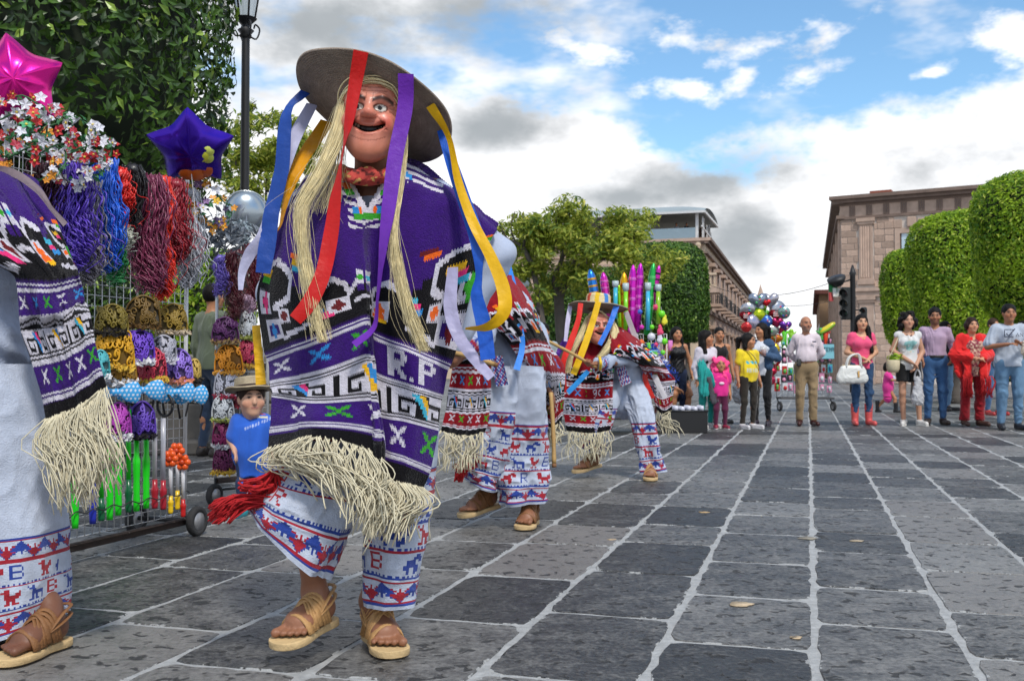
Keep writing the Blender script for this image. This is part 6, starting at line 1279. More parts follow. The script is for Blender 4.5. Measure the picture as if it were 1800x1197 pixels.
    W_, F_ = [], grid_faces(12, 20)
    for i in range(20):
        for j in range(12): W_.append(Q(862 + j * 1.9 + i * .55, 628 + i * 2.7 - j * .3, -.245 + .006 * math.sin(j)))
    ob('embroidered_panel', np.vstack([W_, np.array(W_) + A(0, .03, 0)]), np.vstack([F_, F_[:, ::-1] + 240]), MATS['embroidered'], t, fcols=np.array([(CRIM if (i + j) % 5 == 0 else NAVY if (i * 2 + j) % 3 else hexc('#a9b3c8')) for _ in range(2) for i in range(19) for j in range(11)]))
    Rb = lambda pts, c: ribbon(t, [(x, y, d + e, w, a) for x, y, e, w, a in pts], satin(c), n=30)
    Rb([(893, 470, .1, 12, 0), (905, 520, -.1, 14, 0), (914, 570, -.2, 10, 20), (918, 610, -.22, 10, 0), (908, 650, -.26, 12, 0)], '#3585e0'); Rb([(862, 500, -.2, 12, 0), (848, 530, -.3, 12, 0), (838, 560, -.32, 8, 0)], '#5f2f9a'); Rb([(814, 520, -.42, 16, 0), (818, 560, -.42, 18, 0), (812, 596, -.42, 14, 0)], '#d8281e')
    rg = random.Random(3); st = [Q(818 + rg.uniform(-4, 4), 808 + rg.uniform(-4, 4), -.2) for _ in range(40)]; cords('sash_tassel', t, st, [Q(806 + rg.uniform(-7, 7), 842 + rg.uniform(-6, 6), -.2 + rg.uniform(-.02, .02)) for _ in st], .004, 3, 7, 'red_yarn', 4)
    hand_stick(t, J, Q(790, 618, -.5), Q(868, 640, -.4), 'short wooden stick in the hand of the stooping dancer'); hand_stick(t, J, Q(968, 690, .12), Q(974, 815, .05), 'upright wooden cane standing behind the stooping dancer')
def dancer_b():
    d = 3.3; Q = lambda x, y, e=0: P(x, y, d + e); b = G(0, 1140); b[2] = 0
    t = thing('person', 'dancer in purple sarape cut off by the left edge of the picture', 'person', b, 'masked dancers')
    J = dict(pel=Q(-60, 720, .1), wai=Q(-70, 600, .1), che=Q(-95, 430, .1), nek=Q(-110, 320, .08), hed=Q(-165, 215, .05), sL=Q(-210, 350, .1), sR=Q(10, 350, .1), eL=Q(-260, 520, .1), eR=Q(60, 480, .2), wL=Q(-230, 660, .0), wR=Q(40, 620, .2), hL=Q(-120, 760, .1), hR=Q(-20, 760, .1), kL=Q(-150, 920, 0), kR=Q(0, 930, .05), aL=Q(-160, 1090, .1), aR=Q(40, 1080, .1), tL=Q(-230, 1120, -.1), tR=Q(-20, 1140, -.1), rt=A(1, 0, 0), fw=A(0, -1, 0), hr=A(.5, -.86, 0), hf=A(-.86, -.5, 0), hu=A(0, 0, 1), s=1.02, hs=1.0, z0=0)
    hlR, toR = G(112, 1118, .035), G(8, 1152, .035); toR = hlR + nz(toR - hlR) * .25; hlL, toL = G(-200, 1110, .035), G(-300, 1130, .035); toL = hlL + nz(toL - hlL) * .25; J['aR'] = hlR + A(-.04, -.02, .1); J['aL'] = hlL + A(-.04, -.02, .1)
    S = body_sdf(J, .0085, feet=False); foot_prims(S, hlL, toL, J['aL'], 1, 1); foot_prims(S, hlR, toR, J['aR'], 1, 1); V, F = S.mesh(); ob('body', V, F, MATS['skin'], t, cols=head_colors(V, J, hexc('#6e4836')))
    sandal(t, hlL, toL, 1, 1, 'leather_dark'); sandal(t, hlR, toR, 1.02, 1, 'leather_dark'); mask(t, J['hed'] + A(-.05, -.03, 0), A(-.86, -.5, 0), A(.5, -.86, 0), 1, .007); hat(t, J['hed'] + A(0, .03, .06), A(.0, .3, .9), .2, .12, .1, .008, .5, None, '#54483d')
    shirt_sdf(t, J, .012, .075, extra=((Q(0, 610, .02), (.10, .13, .2), None, .06), (Q(-20, 470, -.03), (.11, .1, .14), None, .06)))
    pt = paint_trouser(seed=0, bands=2, colw=150); ring = [(-75, 640, 70, 640, d + .02, .17), (-70, 760, 92, 750, d, .17), (-68, 900, 100, 890, d - .02, .165), (-66, 1010, 104, 995, d - .03, .16), (-64, 1135, 104, 1085, d - .03, .155)]
    trouser_leg(t, ring, pt, 190, cell=.0058, seed=7, fold=.010); trouser_leg(t, [(a - 165, y0, b_ - 165, y1 - 20, dd + .05, w) for a, y0, b_, y1, dd, w in ring], paint_trouser(seed=3, bands=2, colw=150), 150, cell=.0058, seed=8)
    panel(t, 'sarape', [(-20, [(-190, 345, d + .3), (-100, 320, d + .3), (10, 330, d + .3)]), (8, [(-210, 330, d + .1), (-50, 292, d + .05), (52, 316, d + .12)]), (50, [(-200, 385, d - .1), (-10, 352, d - .16), (96, 392, d - .02)]), (70, [(-150, 420, d - .18), (30, 425, d - .2), (124, 445, d - .06)]), (86, [(22, 488, d - .2), (84, 492, d - .22), (138, 482, d - .06)]), (95, [(30, 520, d - .2), (84, 520, d - .22), (144, 502, d - .05)]), (106, [(35, 556, d - .2), (92, 552, d - .22), (149, 528, d - .05)]), (112, [(38, 580), (94, 574), (153, 547)]), (124, [(52, 624), (106, 613), (161, 582)]), (130, [(58, 645), (112, 632), (165, 602)]), (142, [(70, 690), (122, 676), (176, 642)]), (156, [(80, 736), (132, 717), (187, 680)])], [0, .5, 1], 190, 330, paint_sarape(PURPLE, 9, rng_seed=9), d - .18, seed=31, fl=.25, fn=220, folds=.016, sway=(.055, -.02), fr_r=.0018)
    ribbon(t, [(-60, 306, d + .1, 16, 10), (10, 300, d + .02, 14, 10), (62, 330, d - .06, 13, 0), (90, 366, d - .1, 9, 20), (115, 395, d - .12, 10, 0)], satin('#8c7c80'), n=30)
dancer_d(); dancer_c(); dancer_b()
# ================================================================== onlookers
def jeans(c='#3d5878'): return M('denim_' + c.strip('#'), c, .85, 0, .3, 7, .4, 180, sheen=.1, spec=.2)
HB = '#120e0d'
def strapcurve(t, J, pts, r, mat, name='strap', k=6): return ob(name, *tube(catmull(pts, 20), r, k, flat=.4), mat, t)
def loc(J, x, y, z):         # body-local metres at 1.7 m scale: right, back, up from the ground
    s = J['s']; return A(J['pel'][0], J['pel'][1], J['z0']) + J['rt'] * x * s - J['fw'] * y * s + UPV * z * s
def crowd():
    h = .0105
    # --- woman in black sequinned top
    t, J = person('woman with long dark hair in black sequinned top raising a pink phone', 1190, 748, 575, yaw=.1, hyaw=.25, fem=1, hairs=('long', HB), pose=dict(eL=(-.25, -.02, 1.12), wL=(-.17, -.2, 1.3), eR=(.24, .04, 1.12), wR=(.25, -.04, .9)))
    top(t, J, '#17161a', h, 0, .9, .014, 1, neck='low', strap=1, mat=M('sequins', '#121216', .25, .3, .3, 90, .8, 120)); legs(t, J, '#1d2740', h, mat=jeans('#1d2740')); shoes(t, J, '#1a1a1c', h)
    ph = J['wL'] + A(.0, -.05, .08); ob('phone', *bbox(ph, (.075, .02, .15), .01, rotz(.3)), plastic('#d07ab8', .3), label='pink phone held up by the woman in the black sequinned top', cat='phone')
    # --- girl in white sweater, teal leggings
    t, J = person('girl with very long dark hair in white sweater and teal leggings turned to the right', 1242, 752, 581, yaw=.5, hyaw=1.1, fem=1, hairs=('long', HB))
    top(t, J, '#c9c2cc', h, 2, .86, .016, 1); legs(t, J, '#1f8f86', h, e=.006, amp=.005); shoes(t, J, '#b9b4b2', h, sole='#d8d4d0')
    jk = thing('jacket', 'teal jacket with grey lining slung over the arm of the girl in white', 'jacket', loc(J, -.1, -.1, .8)); S = SDF(.011); c = loc(J, -.12, -.12, .95)
    S.cone(c + A(-.08, 0, .14), c + A(-.02, -.04, -.26), .05, .085, .05, .55, (0, 1, 0)); S.cone(c + A(-.05, -.02, .1), c + A(.1, -.05, -.14), .05, .07, .05, .55, (0, 1, 0)); V, F = S.mesh(fold(.05, 13, 4, .35)); ob('shell', V, F, cloth('#1c948e'), jk)
    S = SDF(.011); S.cone(c + A(.06, -.06, -.08), c + A(.12, -.06, -.4), .04, .055, .05, .55, (0, 1, 0)); V, F = S.mesh(fold(.04, 14, 5, .35)); ob('lining', V, F, cloth('#4c4a50'), jk)
    # --- woman in black tank top
    t, J = person('woman in black tank top with hair tied back behind the pink wigged child', 1264, 747, 576, yaw=.15, fem=1, hairs=('bun', HB), skin=SKIN, d=16.4, wide=1.12, belly=.1)
    top(t, J, '#141316', h, 0, .88, .012, 1, neck='low', strap=1, belly=.1); legs(t, J, '#17171b', h); shoes(t, J, '#222222', h)
    bag = loc(J, .34, -.12, .62); tb = thing('shopping_bag', 'white plastic shopping bag hanging right of the pink wigged child', 'bag', bag); S = SDF(.012); S.cone(bag + A(0, 0, .14), bag + A(0, 0, -.12), .08, .13, .05, .7, (0, 1, 0)); V, F = S.mesh(fold(.04, 16, 3, 1)); ob('sack', V, F, M('plastic_bag', '#c9c9cc', .35, 0, .1, 12, .3, 40, trans=.3), tb)
    for s in (-1, 1): ob('handle', *tube(catmull([bag + A(.05 * s, 0, .18), bag + A(.03 * s, 0, .3), bag + A(0, 0, .36)], 8), .012, 6, flat=.4), MATS['plastic_bag'], tb)
    # --- child with pink wig
    t, J = person('small child wearing a bright pink curly wig and pink shirt', 1267, 753, 628, fem=0, hh=.205, hairs=('wig', '#ff4f8e'), h=.0095)
    top(t, J, '#d92a86', .0095, .6, .84, .014, 0); legs(t, J, '#571a3c', .0095, e=.008, amp=.006); shoes(t, J, '#8e1f3c', .0095, sole='#d8d0d0')
    ob('shirt_print', *ellipsoid(J['che'] + J['fw'] * .088 - UPV * .06, (.04, .014, .022), None, 10, 6), cloth('#e8c8d8'), t)
    # --- girl in yellow
    t, J = person('girl with ponytail in yellow shirt and dark trousers facing right', 1316, 753, 586, yaw=.45, hyaw=1.0, fem=0, hairs=('tail', HB), wide=1.08, hh=.215)
    def ycol(V):
        C = np.tile(A(*hexc('#e0c416'))[None], (len(V), 1)); q = V - loc(J, 0, 0, 1.15); f, r, u = q @ J['fw'], q @ J['rt'], q[:, 2]; m = (f > .04) & (np.abs(r + .0) < .1); C[m & (np.abs(u - .02) < .022) & (np.sin(V[:, 0] * 90 + V[:, 2] * 60) > -.5)] = hexc('#3fa8b8'); C[m & (np.abs(u + .09) < .03) & (np.sin(V[:, 0] * 210) > .1)] = hexc('#c9cfc0'); return C
    top(t, J, '#e0c416', h, .55, .86, .016, 0, belly=.1, mat=M('cloth_print', (.5, .5, .5), .85, 0, .1, 9, .25, 140, attr=True, sheen=.2), cols=ycol); legs(t, J, '#2c2620', h); shoes(t, J, '#c8c4c6', h, sole='#d8d8d8'); strapcurve(t, J, [loc(J, -.1, 0, 1.44), loc(J, -.02, -.17, 1.3), loc(J, .12, -.16, 1.1), loc(J, .18, 0, .92)], .009, M('strap_black', (.02, .02, .02), .6))
    ob('hair_tie', *ellipsoid(hp(J, 0, -.115, .04), (.03, .03, .03)), plastic('#c8402c'), t)
    # --- woman in denim jacket with cup
    t, J = person('woman with ponytail in denim jacket looking left and holding a drink', 1339, 748, 568, yaw=-.5, hyaw=-1.0, fem=1, hairs=('tail', HB), pose=dict(eR=(.26, .06, 1.12), wR=(.12, -.24, 1.18)))
    top(t, J, '#c8ccd6', h, 0, .84, .012, 1); legs(t, J, '#141418', h); shoes(t, J, '#2c2430', h, sole='#44404a')
    S = SDF(h); s = J['s']
    for a in 'LR':
        sg = -1 if a == 'L' else 1; S.cone(J['s' + a], J['e' + a], .075 * s, .062 * s, .04); S.cone(J['e' + a], J['w' + a], .06 * s, .046 * s, .03); S.cone(J['s' + a] + J['rt'] * -.05 * sg, loc(J, .12 * sg, -.03, .98), .075 * s, .085 * s, .05, 1.2, J['fw'])
    V, F = S.mesh(fold(.02, 12, 6, 1)); ob('denim_jacket', V, F, jeans('#38506e'), t)
    cp = J['wR'] + J['fw'] * .06 + A(0, 0, .05); tc = thing('drink_cup', 'clear plastic cup of red drink held by the woman in denim', 'cup', cp); ob('cup', *lathe([(.001, -.07), (.036, -.07), (.048, .08), (.046, .08), (.034, -.06)], 14, cp), M('clear_plastic', (.75, .75, .75), .1, 0, 0, alpha=.35), tc); ob('drink', *lathe([(.001, -.065), (.034, -.065), (.041, .03), (.001, .03)], 14, cp), plastic('#a8321e', .2), tc)
    # --- old man
    t, J = person('grey haired man in white shirt and khaki trousers with hands behind his back', 1418, 748, 556, yaw=-.12, hyaw=.15, skin=hexc('#a87458'), hairs=('bald', '#8f8a86'), pose=dict(eL=(-.25, .08, 1.14), wL=(-.09, .17, .98), eR=(.25, .08, 1.14), wR=(.09, .17, .96)), beard=(.2, .17, .15), belly=.05)
    top(t, J, '#cfc2c8', h, 1.9, 1.0, .014, 0, belly=.06, amp=.03); legs(t, J, '#8b7658', h, e=.022, flare=.010, amp=.03, tuck=.016); shoes(t, J, '#3a1512', h)
    ob('belt', *lathe([(.158, -.02), (.163, -.018), (.163, .018), (.158, .02)], 28, loc(J, 0, 0, 1.0), (0, 0, 1), su=1, sv=.8) if abs(frame(A(0, 0, 1))[0][0]) > .5 else lathe([(.158, -.02), (.163, -.018), (.163, .018), (.158, .02)], 28, loc(J, 0, 0, 1.0), (0, 0, 1), su=.8, sv=1), MATS['leather_dark'], t)
    ob('belt_pouch', *bbox(loc(J, -.13, -.13, .98), (.07, .04, .11), .012), M('strap_black', (.02, .02, .02), .6), t); ob('collar', *tube(catmull([J['nek'] + J['rt'] * -.075 + A(0, 0, .0), J['nek'] + J['fw'] * .075 + A(-.02, 0, -.05), J['nek'] + J['fw'] * .08 + A(.02, 0, -.05), J['nek'] + J['rt'] * .075], 14), .016, 8, flat=.5), cloth('#cfc2c8'), t); ob('pocket_badge', *bbox(loc(J, .1, -.155, 1.3), (.06, .01, .02), .004), plastic('#232b44'), t)
    # --- woman in pink
    t, J = person('woman in pink shirt, jeans and pink boots with white handbag on her arm', 1516, 747, 553, yaw=-.05, fem=1, skin=SKIN_L, hairs=('longside', HB), pose=dict(eL=(-.22, .03, 1.13), wL=(-.02, -.17, 1.03), eR=(.22, .03, 1.13), wR=(.03, -.19, 1.0)))
    top(t, J, '#e2527a', h, .4, .87, .012, 1, neck='low', amp=.012); legs(t, J, '#2f4a6c', h, e=.008, mat=jeans('#2f4a6c')); shoes(t, J, '#c8504e', h, boot=.25)
    ob('necklace', *tube(catmull([J['nek'] + J['rt'] * -.07, J['che'] + J['fw'] * .115 + A(0, 0, .06), J['nek'] + J['rt'] * .07], 14), .009, 6), plastic('#c8b070', .3), t)
    bc = J['wL'] + A(-.2, -.06, -.24); tb = thing('handbag', 'large white handbag hanging from the arm of the woman in pink', 'handbag', bc); S = SDF(.009); S.cone(bc + A(-.16, 0, -.06), bc + A(.16, 0, -.06), .09, .09, .03, .6, (0, 1, 0)); S.cone(bc + A(-.13, 0, .07), bc + A(.13, 0, .07), .07, .07, .05, .6, (0, 1, 0)); V, F = S.mesh(fold(.012, 14, 3, 1)); ob('body', V, F, M('white_leather', '#d2d2ce', .4, 0, .06, 14, .15, 60), tb)
    for o in (-.03, .03): ob('handle', *tube(catmull([bc + A(-.1, o, .1), bc + A(-.04, o, .26), bc + A(.1, o, .3), bc + A(.14, o, .1)], 20), .012, 8), MATS['white_leather'], tb)
    ob('zip', *tube([bc + A(-.16, -.005, .135), bc + A(.16, -.005, .135)], .006, 6), plastic('#b09a60'), tb); ob('tag', *bbox(bc + A(.08, -.06, .0), (.03, .008, .1), .004), M('cloth_tag', '#b08a50', .7), tb)
    # --- little running girl
    t, J = person('little girl in pink dress and black boots running to the right', 1562, 725, 637, yaw=1.2, hyaw=.6, hh=.2, hairs=('bob', HB), fem=0, pose=dict(kL=(-.1, -.2, .52), aL=(-.1, -.22, .1), tL=(-.1, -.38, .05), kR=(.1, .1, .5), aR=(.1, .34, .16), tR=(.1, .28, .03), eL=(-.24, -.12, 1.2), wL=(-.2, -.34, 1.2), eR=(.2, -.14, 1.15), wR=(.15, -.34, 1.22)))
    top(t, J, '#d93a8e', h, .5, .62, .03, 0, amp=.01, name='dress'); shoes(t, J, '#16161a', h, boot=.24); ob('dress_print', *ellipsoid(loc(J, .0, -.16, 1.05), (.05, .02, .07), None, 10, 6), cloth('#b8c0d8'), t)
    # --- woman in white sleeveless top
    t, J = person('woman with dark curly hair in white sleeveless top and black shorts', 1598, 748, 550, yaw=-.1, hyaw=-.15, fem=1, skin=hexc('#b88a70'), hairs=('curly', HB), pose=dict(eL=(-.23, .02, 1.14), wL=(.0, -.17, .96), eR=(.21, .02, 1.12), wR=(.06, -.16, .9), aL=(-.07, .03, .085), aR=(.16, .02, .085), tR=(.2, -.14, .03), kR=(.13, -.02, .5)))
    def wcol(V):
        C = np.tile(A(*hexc('#cdcccb'))[None], (len(V), 1)); q = V - loc(J, 0, 0, 1.2); m = (q @ J['fw'] > .04); n = vnoise(V, 22) + .3 * vnoise(V, 60); r = np.hypot(q @ J['rt'], q[:, 2] * .9); C[m & (r < .1) & (n > .02)] = hexc('#86b6b4'); C[m & (r < .09) & (n < -.2)] = hexc('#c8bc9c'); return C
    top(t, J, '#d8d8d6', h, 0, .84, .018, 1, neck='low', mat=MATS['cloth_print'], cols=wcol, amp=.03); legs(t, J, '#141416', h, .3, .016, .01, name='shorts'); shoes(t, J, '#c4c2be', h, sole='#d8d6d0')
    ob('necklace', *tube(catmull([J['nek'] + J['rt'] * -.07, J['che'] + J['fw'] * .1 + A(0, 0, .08), J['nek'] + J['rt'] * .07], 14), .008, 6), plastic('#2a1c16', .3), t)
    bc = J['wR'] + A(.02, -.02, -.36); tb = thing('plastic_bag', 'white plastic carrier bag held low by the curly haired woman', 'bag', bc); S = SDF(.010); S.cone(bc + A(0, 0, .16), bc + A(0, 0, -.14), .055, .105, .04, .7, (0, 1, 0)); V, F = S.mesh(fold(.03, 18, 3, 1)); ob('sack', V, F, MATS['plastic_bag'], tb)
    for s in (-1, 1): ob('handle', *tube(catmull([bc + A(.05 * s, 0, .16), bc + A(.035 * s, 0, .26), bc + A(0, 0, .32)], 8), .014, 6, flat=.4), MATS['plastic_bag'], tb)
    bc = loc(J, -.26, -.14, .9); tb = thing('basket', 'small cream shoulder basket with green leaves beside the curly haired woman', 'basket', bc); ob('basket_body', *lathe([(.001, -.1), (.07, -.1), (.095, -.05), (.1, .08), (.09, .09), (.085, .02)], 18, bc), M('canvas_cream', '#c2b596', .9, 0, .15, 20, .4, 120), tb); rg = np.random.default_rng(5); v = rg.normal(0, 1, (60, 3)); v[:, 2] = abs(v[:, 2]); V, F = leafmesh(bc + A(.03, 0, .1) + v * A(.05, .04, .04), v, .08, 4); ob('leaves', V, F, MATS['laurel_lime'], tb, False, kind='stuff')
    ob('shoulder_strap', *tube(catmull([bc + A(-.08, 0, .08), loc(J, -.22, -.1, 1.2), J['sL'] + A(.03, 0, .05)], 14), .008, 6), MATS['canvas_cream'], tb)
    # --- man in lilac shirt
    t, J = person('man with goatee in lilac shirt and jeans behind the curly haired woman', 1645, 746, 541, yaw=-.2, hyaw=-.35, hpitch=-.1, skin=hexc('#9c6a4c'), hairs=('short', '#0e0c0c'), beard=(.03, .02, .02), pose=dict(eR=(.27, .04, 1.12), wR=(.2, -.14, .96), eL=(-.24, .02, 1.14), wL=(-.2, -.12, .95)))
    top(t, J, '#a891a8', h, 1.5, 1.0, .014, 0, amp=.03); legs(t, J, '#3c5f8a', h, e=.02, mat=jeans('#3c5f8a'), tuck=.014); shoes(t, J, '#2a1c14', h); ob('belt', *lathe([(.168, -.02), (.172, -.018), (.172, .018), (.168, .02)], 28, loc(J, 0, 0, .985), (0, 0, 1), su=.8, sv=1), M('strap_black', (.02, .02, .02), .6), t)
    ob('collar', *tube(catmull([J['nek'] + J['rt'] * -.075, J['nek'] + J['fw'] * .075 + A(-.02, 0, -.05), J['nek'] + J['fw'] * .08 + A(.02, 0, -.05), J['nek'] + J['rt'] * .075], 14), .018, 8, flat=.5), cloth('#a891a8'), t)
    # --- woman in red
    t, J = person('smiling woman with short hair in a bright red shawl and red trousers', 1710, 748, 558, fem=1, skin=hexc('#c08a6a'), hairs=('bob', '#2a1a16'), wide=1.14, belly=.12, pose=dict(eL=(-.24, .0, 1.12), wL=(-.03, -.2, 1.06), eR=(.24, .0, 1.12), wR=(.03, -.22, 1.05)))
    def fcol(V): C = np.tile(A(*hexc('#a8786a'))[None], (len(V), 1)); n = vnoise(V, 40); C[n > .12] = hexc('#7a2038'); C[n < -.15] = hexc('#c9b098'); return C
    top(t, J, '#a06050', h, .3, .78, .016, 1, neck='low', belly=.12, mat=MATS['cloth_print'], cols=fcol); legs(t, J, '#8c0f1c', h, e=.03, flare=.02); shoes(t, J, '#4a3026', h)
    S = SDF(h); s = J['s']
    for a in 'LR':
        sg = -1 if a == 'L' else 1; S.cone(J['nek'] + J['rt'] * .05 * sg - UPV * .02, J['s' + a], .055, .08 * s, .04); S.cone(J['s' + a], J['e' + a], .085 * s, .085 * s, .04); S.cone(J['e' + a], J['e' + a] + (J['w' + a] - J['e' + a]) * .7, .08 * s, .065 * s, .03); S.cone(J['s' + a] + J['rt'] * -.07 * sg + J['fw'] * .08, loc(J, .13 * sg, -.15, .8), .06 * s, .075 * s, .04, .5, J['fw']); S.cone(J['e' + a], loc(J, .2 * sg, -.04, .8), .07 * s, .06, .04, .6, J['fw'])
    V, F = S.mesh(fold(.03, 11, 6, .6)); ob('shawl', V, F, M('red_shawl', '#d81414', .85, 0, .12, 14, .6, 90, sheen=.2), t); rg = random.Random(4); st = [loc(J, x, -.15 - .02 * rg.random(), .78) for x in np.concatenate([np.linspace(-.2, -.06, 22), np.linspace(.06, .24, 26)])]; cords('fringe', t, st, [p + A(rg.gauss(0, .01), 0, -.28 - .06 * rg.random()) for p in st], .006, 4, 5, 'red_yarn', 4)
    # --- man in grey T-shirt with check mark print
    t, J = person('man in grey T-shirt with a check mark print at the right edge', 1776, 755, 535, skin=hexc('#a06c4e'), hairs=('short', '#0e0c0c'), yaw=-.15, pose=dict(eL=(-.27, -.02, 1.13), wL=(-.1, -.25, 1.16), eR=(.27, -.02, 1.13), wR=(.06, -.26, 1.17)), wide=1.05)
    top(t, J, '#a9b2c0', h, .8, .86, .026, 0, amp=.03); legs(t, J, '#5f7f9c', h, e=.024, mat=jeans('#5f7f9c')); shoes(t, J, '#20242c', h)
    m = MB(); f0 = lambda x, z: loc(J, x, -.185, 1.3 + z)
    for a, b_ in (((-.11, .05), (.0, .05)), ((-.11, -.05), (.0, -.05)), ((-.11, .05), (-.11, -.05)), ((0, .05), (0, .03))): m.add(*tube([f0(*a), f0(*b_)], .006, 6))
    m.add(*tube([f0(-.09, .0), f0(-.06, -.035), f0(.02, .06)], .009, 6)); m.build('check_mark_print', plastic('#2c3348', .8), t)
    m = MB()
    for k, seg in enumerate((((0, 0), (.5, 1), (1, 0)), ((0, 0), (0, 1), (1, 0), (1, 1)))): m.add(*tube([f0(.035 + k * .05 + q[0] * .036, -.045 + q[1] * .045) for q in seg], .005, 6))
    m.build('lettering_print', plastic('#2c3348', .8), t)
    bg = thing('snack_bag', 'clear snack bag held by the man in the grey T-shirt', 'bag', J['wR'] + A(.02, -.04, -.06)); S = SDF(.01); S.cone(J['wR'] + A(.02, -.05, .0), J['wR'] + A(.04, -.05, -.1), .04, .075, .03, .6, (0, 1, 0)); V, F = S.mesh(fold(.02, 24, 4, 1)); ob('sack', V, F, M('snack', '#b8ac9c', .4, 0, .3, 40, .3, 60), bg)
    # --- people further back
    def simple(label, px, fy, hy, topc, botc, hr, d=None, fem=0, yaw=0, sl=.6, shoe='#2a2422', base=None, H=None, pose=None, hh=None, vox=.013, ln=1.0, **k):
        t, J = person(label, px, fy, hy, yaw=yaw, fem=fem, hairs=hr, d=d, base=base, H=H, pose=pose, hh=hh, h=vox, **k); top(t, J, topc, vox, sl, .86, .018, fem); legs(t, J, botc, vox, ln); shoes(t, J, shoe, vox); return t, J
    simple('person in dark shirt and light jeans standing behind the man in lilac', 1663, 722, 565, '#17171c', '#6f8fae', ('short', HB), yaw=.6)
    simple('woman in black behind the red shawl and lilac shirt, arm hanging', 1672, 708, 562, '#121214', '#141416', ('long', HB), fem=1, yaw=.4, sl=.2)
    simple('person in blue jeans and red shoes half hidden behind the grey T-shirt man', 1748, 730, 560, '#3a3f4c', '#3f5f84', ('short', '#3a2a22'), yaw=.2, shoe='#a02a2a')
    simple('person in beige trousers at the far right behind the grey T-shirt man', 1800, 738, 565, '#5c6a58', '#b0a488', ('short', HB), shoe='#3a7a5a')
    simple('dark haired man partly hidden behind the stooping dancer', 938, 752, 540, '#3a3436', '#28303c', ('short', HB), d=14.8)
    simple('second partly hidden man just below and right of the other behind the dancers', 955, 756, 580, '#9aa4a8', '#3a3a40', ('short', HB), d=14.2, H=1.5)
    simple('man in olive sweater and jeans standing by the planter wall between the stalls', 372, 802, 500, '#66705c', '#2c3c54', ('short', HB), yaw=2.5, sl=1.9, vox=.011)
    # --- crouching vendor beside the crate
    b = A(*G(1188, 752)); t, J = person('person in black T-shirt and navy shorts sitting beside the black crate', 1176, 752, 600, base=A(b[0], 15.9, .008), H=1.68, yaw=.5, h=.0115, hairs=('short', HB), pose=dict(pel=(0, .12, .46), wai=(0, .08, .6), che=(0, .0, .79), nek=(0, -.05, .93), hed=(0, -.09, 1.095), sL=(-.17, -.04, .9), sR=(.17, -.04, .9), eL=(-.22, -.16, .68), eR=(.23, -.16, .66), wL=(-.12, -.36, .58), wR=(.12, -.38, .52), hL=(-.09, .1, .44), hR=(.09, .1, .44), kL=(-.14, -.32, .5), kR=(.14, -.32, .5), aL=(-.14, -.26, .085), aR=(.14, -.26, .085), tL=(-.16, -.42, .03), tR=(.16, -.42, .03)))
    top(t, J, '#1b1b1e', .0115, .7, .9, .02); legs(t, J, '#1e2a44', .0115, .46, .018, .012, name='shorts'); shoes(t, J, '#3a3430', .0115)
    st = thing('stool', 'low plastic stool under the seated vendor beside the crate', 'stool', (J['pel'][0], J['pel'][1], 0)); ob('seat', *bbox(J['pel'] * A(1, 1, 0) + A(0, 0, .3), (.3, .3, .04), .015), plastic('#7a3a28'), st)
    for sx in (-1, 1):
        for sy in (-1, 1): ob('leg', *tube([J['pel'] * A(1, 1, 0) + A(sx * .12, sy * .12, .29), J['pel'] * A(1, 1, 0) + A(sx * .14, sy * .14, 0)], .018, 6), plastic('#7a3a28'), st)
    # --- crate of white cups
    c = A(*G(1203, 760)); cr = thing('crate', 'black plastic crate full of white cups on the paving', 'crate', c); w, dd, hh_ = .56, .38, .29; mt = plastic('#141416', .45)
    for (x, y, sx, sy) in ((0, -dd / 2, w, .02), (0, dd / 2, w, .02), (-w / 2, 0, .02, dd - .03), (w / 2, 0, .02, dd - .03)): ob('side_panel', *bbox(c + A(x, y, hh_ / 2 + .006), (sx, sy, hh_), .006), mt, cr, False)
    ob('base', *bbox(c + A(0, 0, .02), (w - .03, dd - .03, .02), .005), mt, cr, False); ob('rim', *tube(np.array([c + A(sx * (w / 2 + .01), sy * (dd / 2 + .01), hh_ + .012) for sx, sy in ((-1, -1), (1, -1), (1, 1), (-1, 1), (-1, -1))]), .014, 6), mt, cr); ob('inner_tray', *bbox(c + A(0, 0, hh_ - .02), (w - .04, dd - .04, .02), .005), mt, cr, False)
    for i in range(6):
        for j in range(3): ob('cup', *lathe([(.001, .07), (.028, .07), (.034, 0), (.03, 0)], 10, c + A(-.22 + i * .088, -.11 + j * .11, hh_ + .0 + .012 * (i % 2))), plastic('#c9c9d6', .35), label='white cup stacked in the black crate', cat='cup', group='white cups in the black crate')
    # --- toddler in blue with straw hat
    t, J = person('toddler in blue T-shirt and straw hat beside the dancer', 441, 905, 668, yaw=.12, hyaw=.45, hh=.215, h=.007, skin=hexc('#c79a80'), hairs=('short', '#2c1d16'), group='onlookers around the dance', wide=.98, lips=(.4, .15, .13), pose=dict(eL=(-.24, .0, 1.12), wL=(-.17, -.16, .95), eR=(.23, .02, 1.1), wR=(.26, -.05, .88)))
    def bcol(V):
        C = np.tile(A(*hexc('#1f5cc4'))[None], (len(V), 1)); q = V - loc(J, 0, 0, 1.15); m = (q @ J['fw'] > .02); r, u = q @ J['rt'], q[:, 2]; n = vnoise(V, 60); C[m & (np.abs(r - .05) < .05) & (np.abs(u - .04) < .05) & (n > 0)] = hexc('#b84a3a'); C[m & (np.abs(r - .05) < .05) & (np.abs(u - .0) < .03) & (n < -.1)] = hexc('#c9c4a8'); C[m & (np.abs(u + .08 - r * .4) < .008) & (np.abs(r - .04) < .08) & (np.sin(r * 400) > 0)] = hexc('#aab8dc'); return C
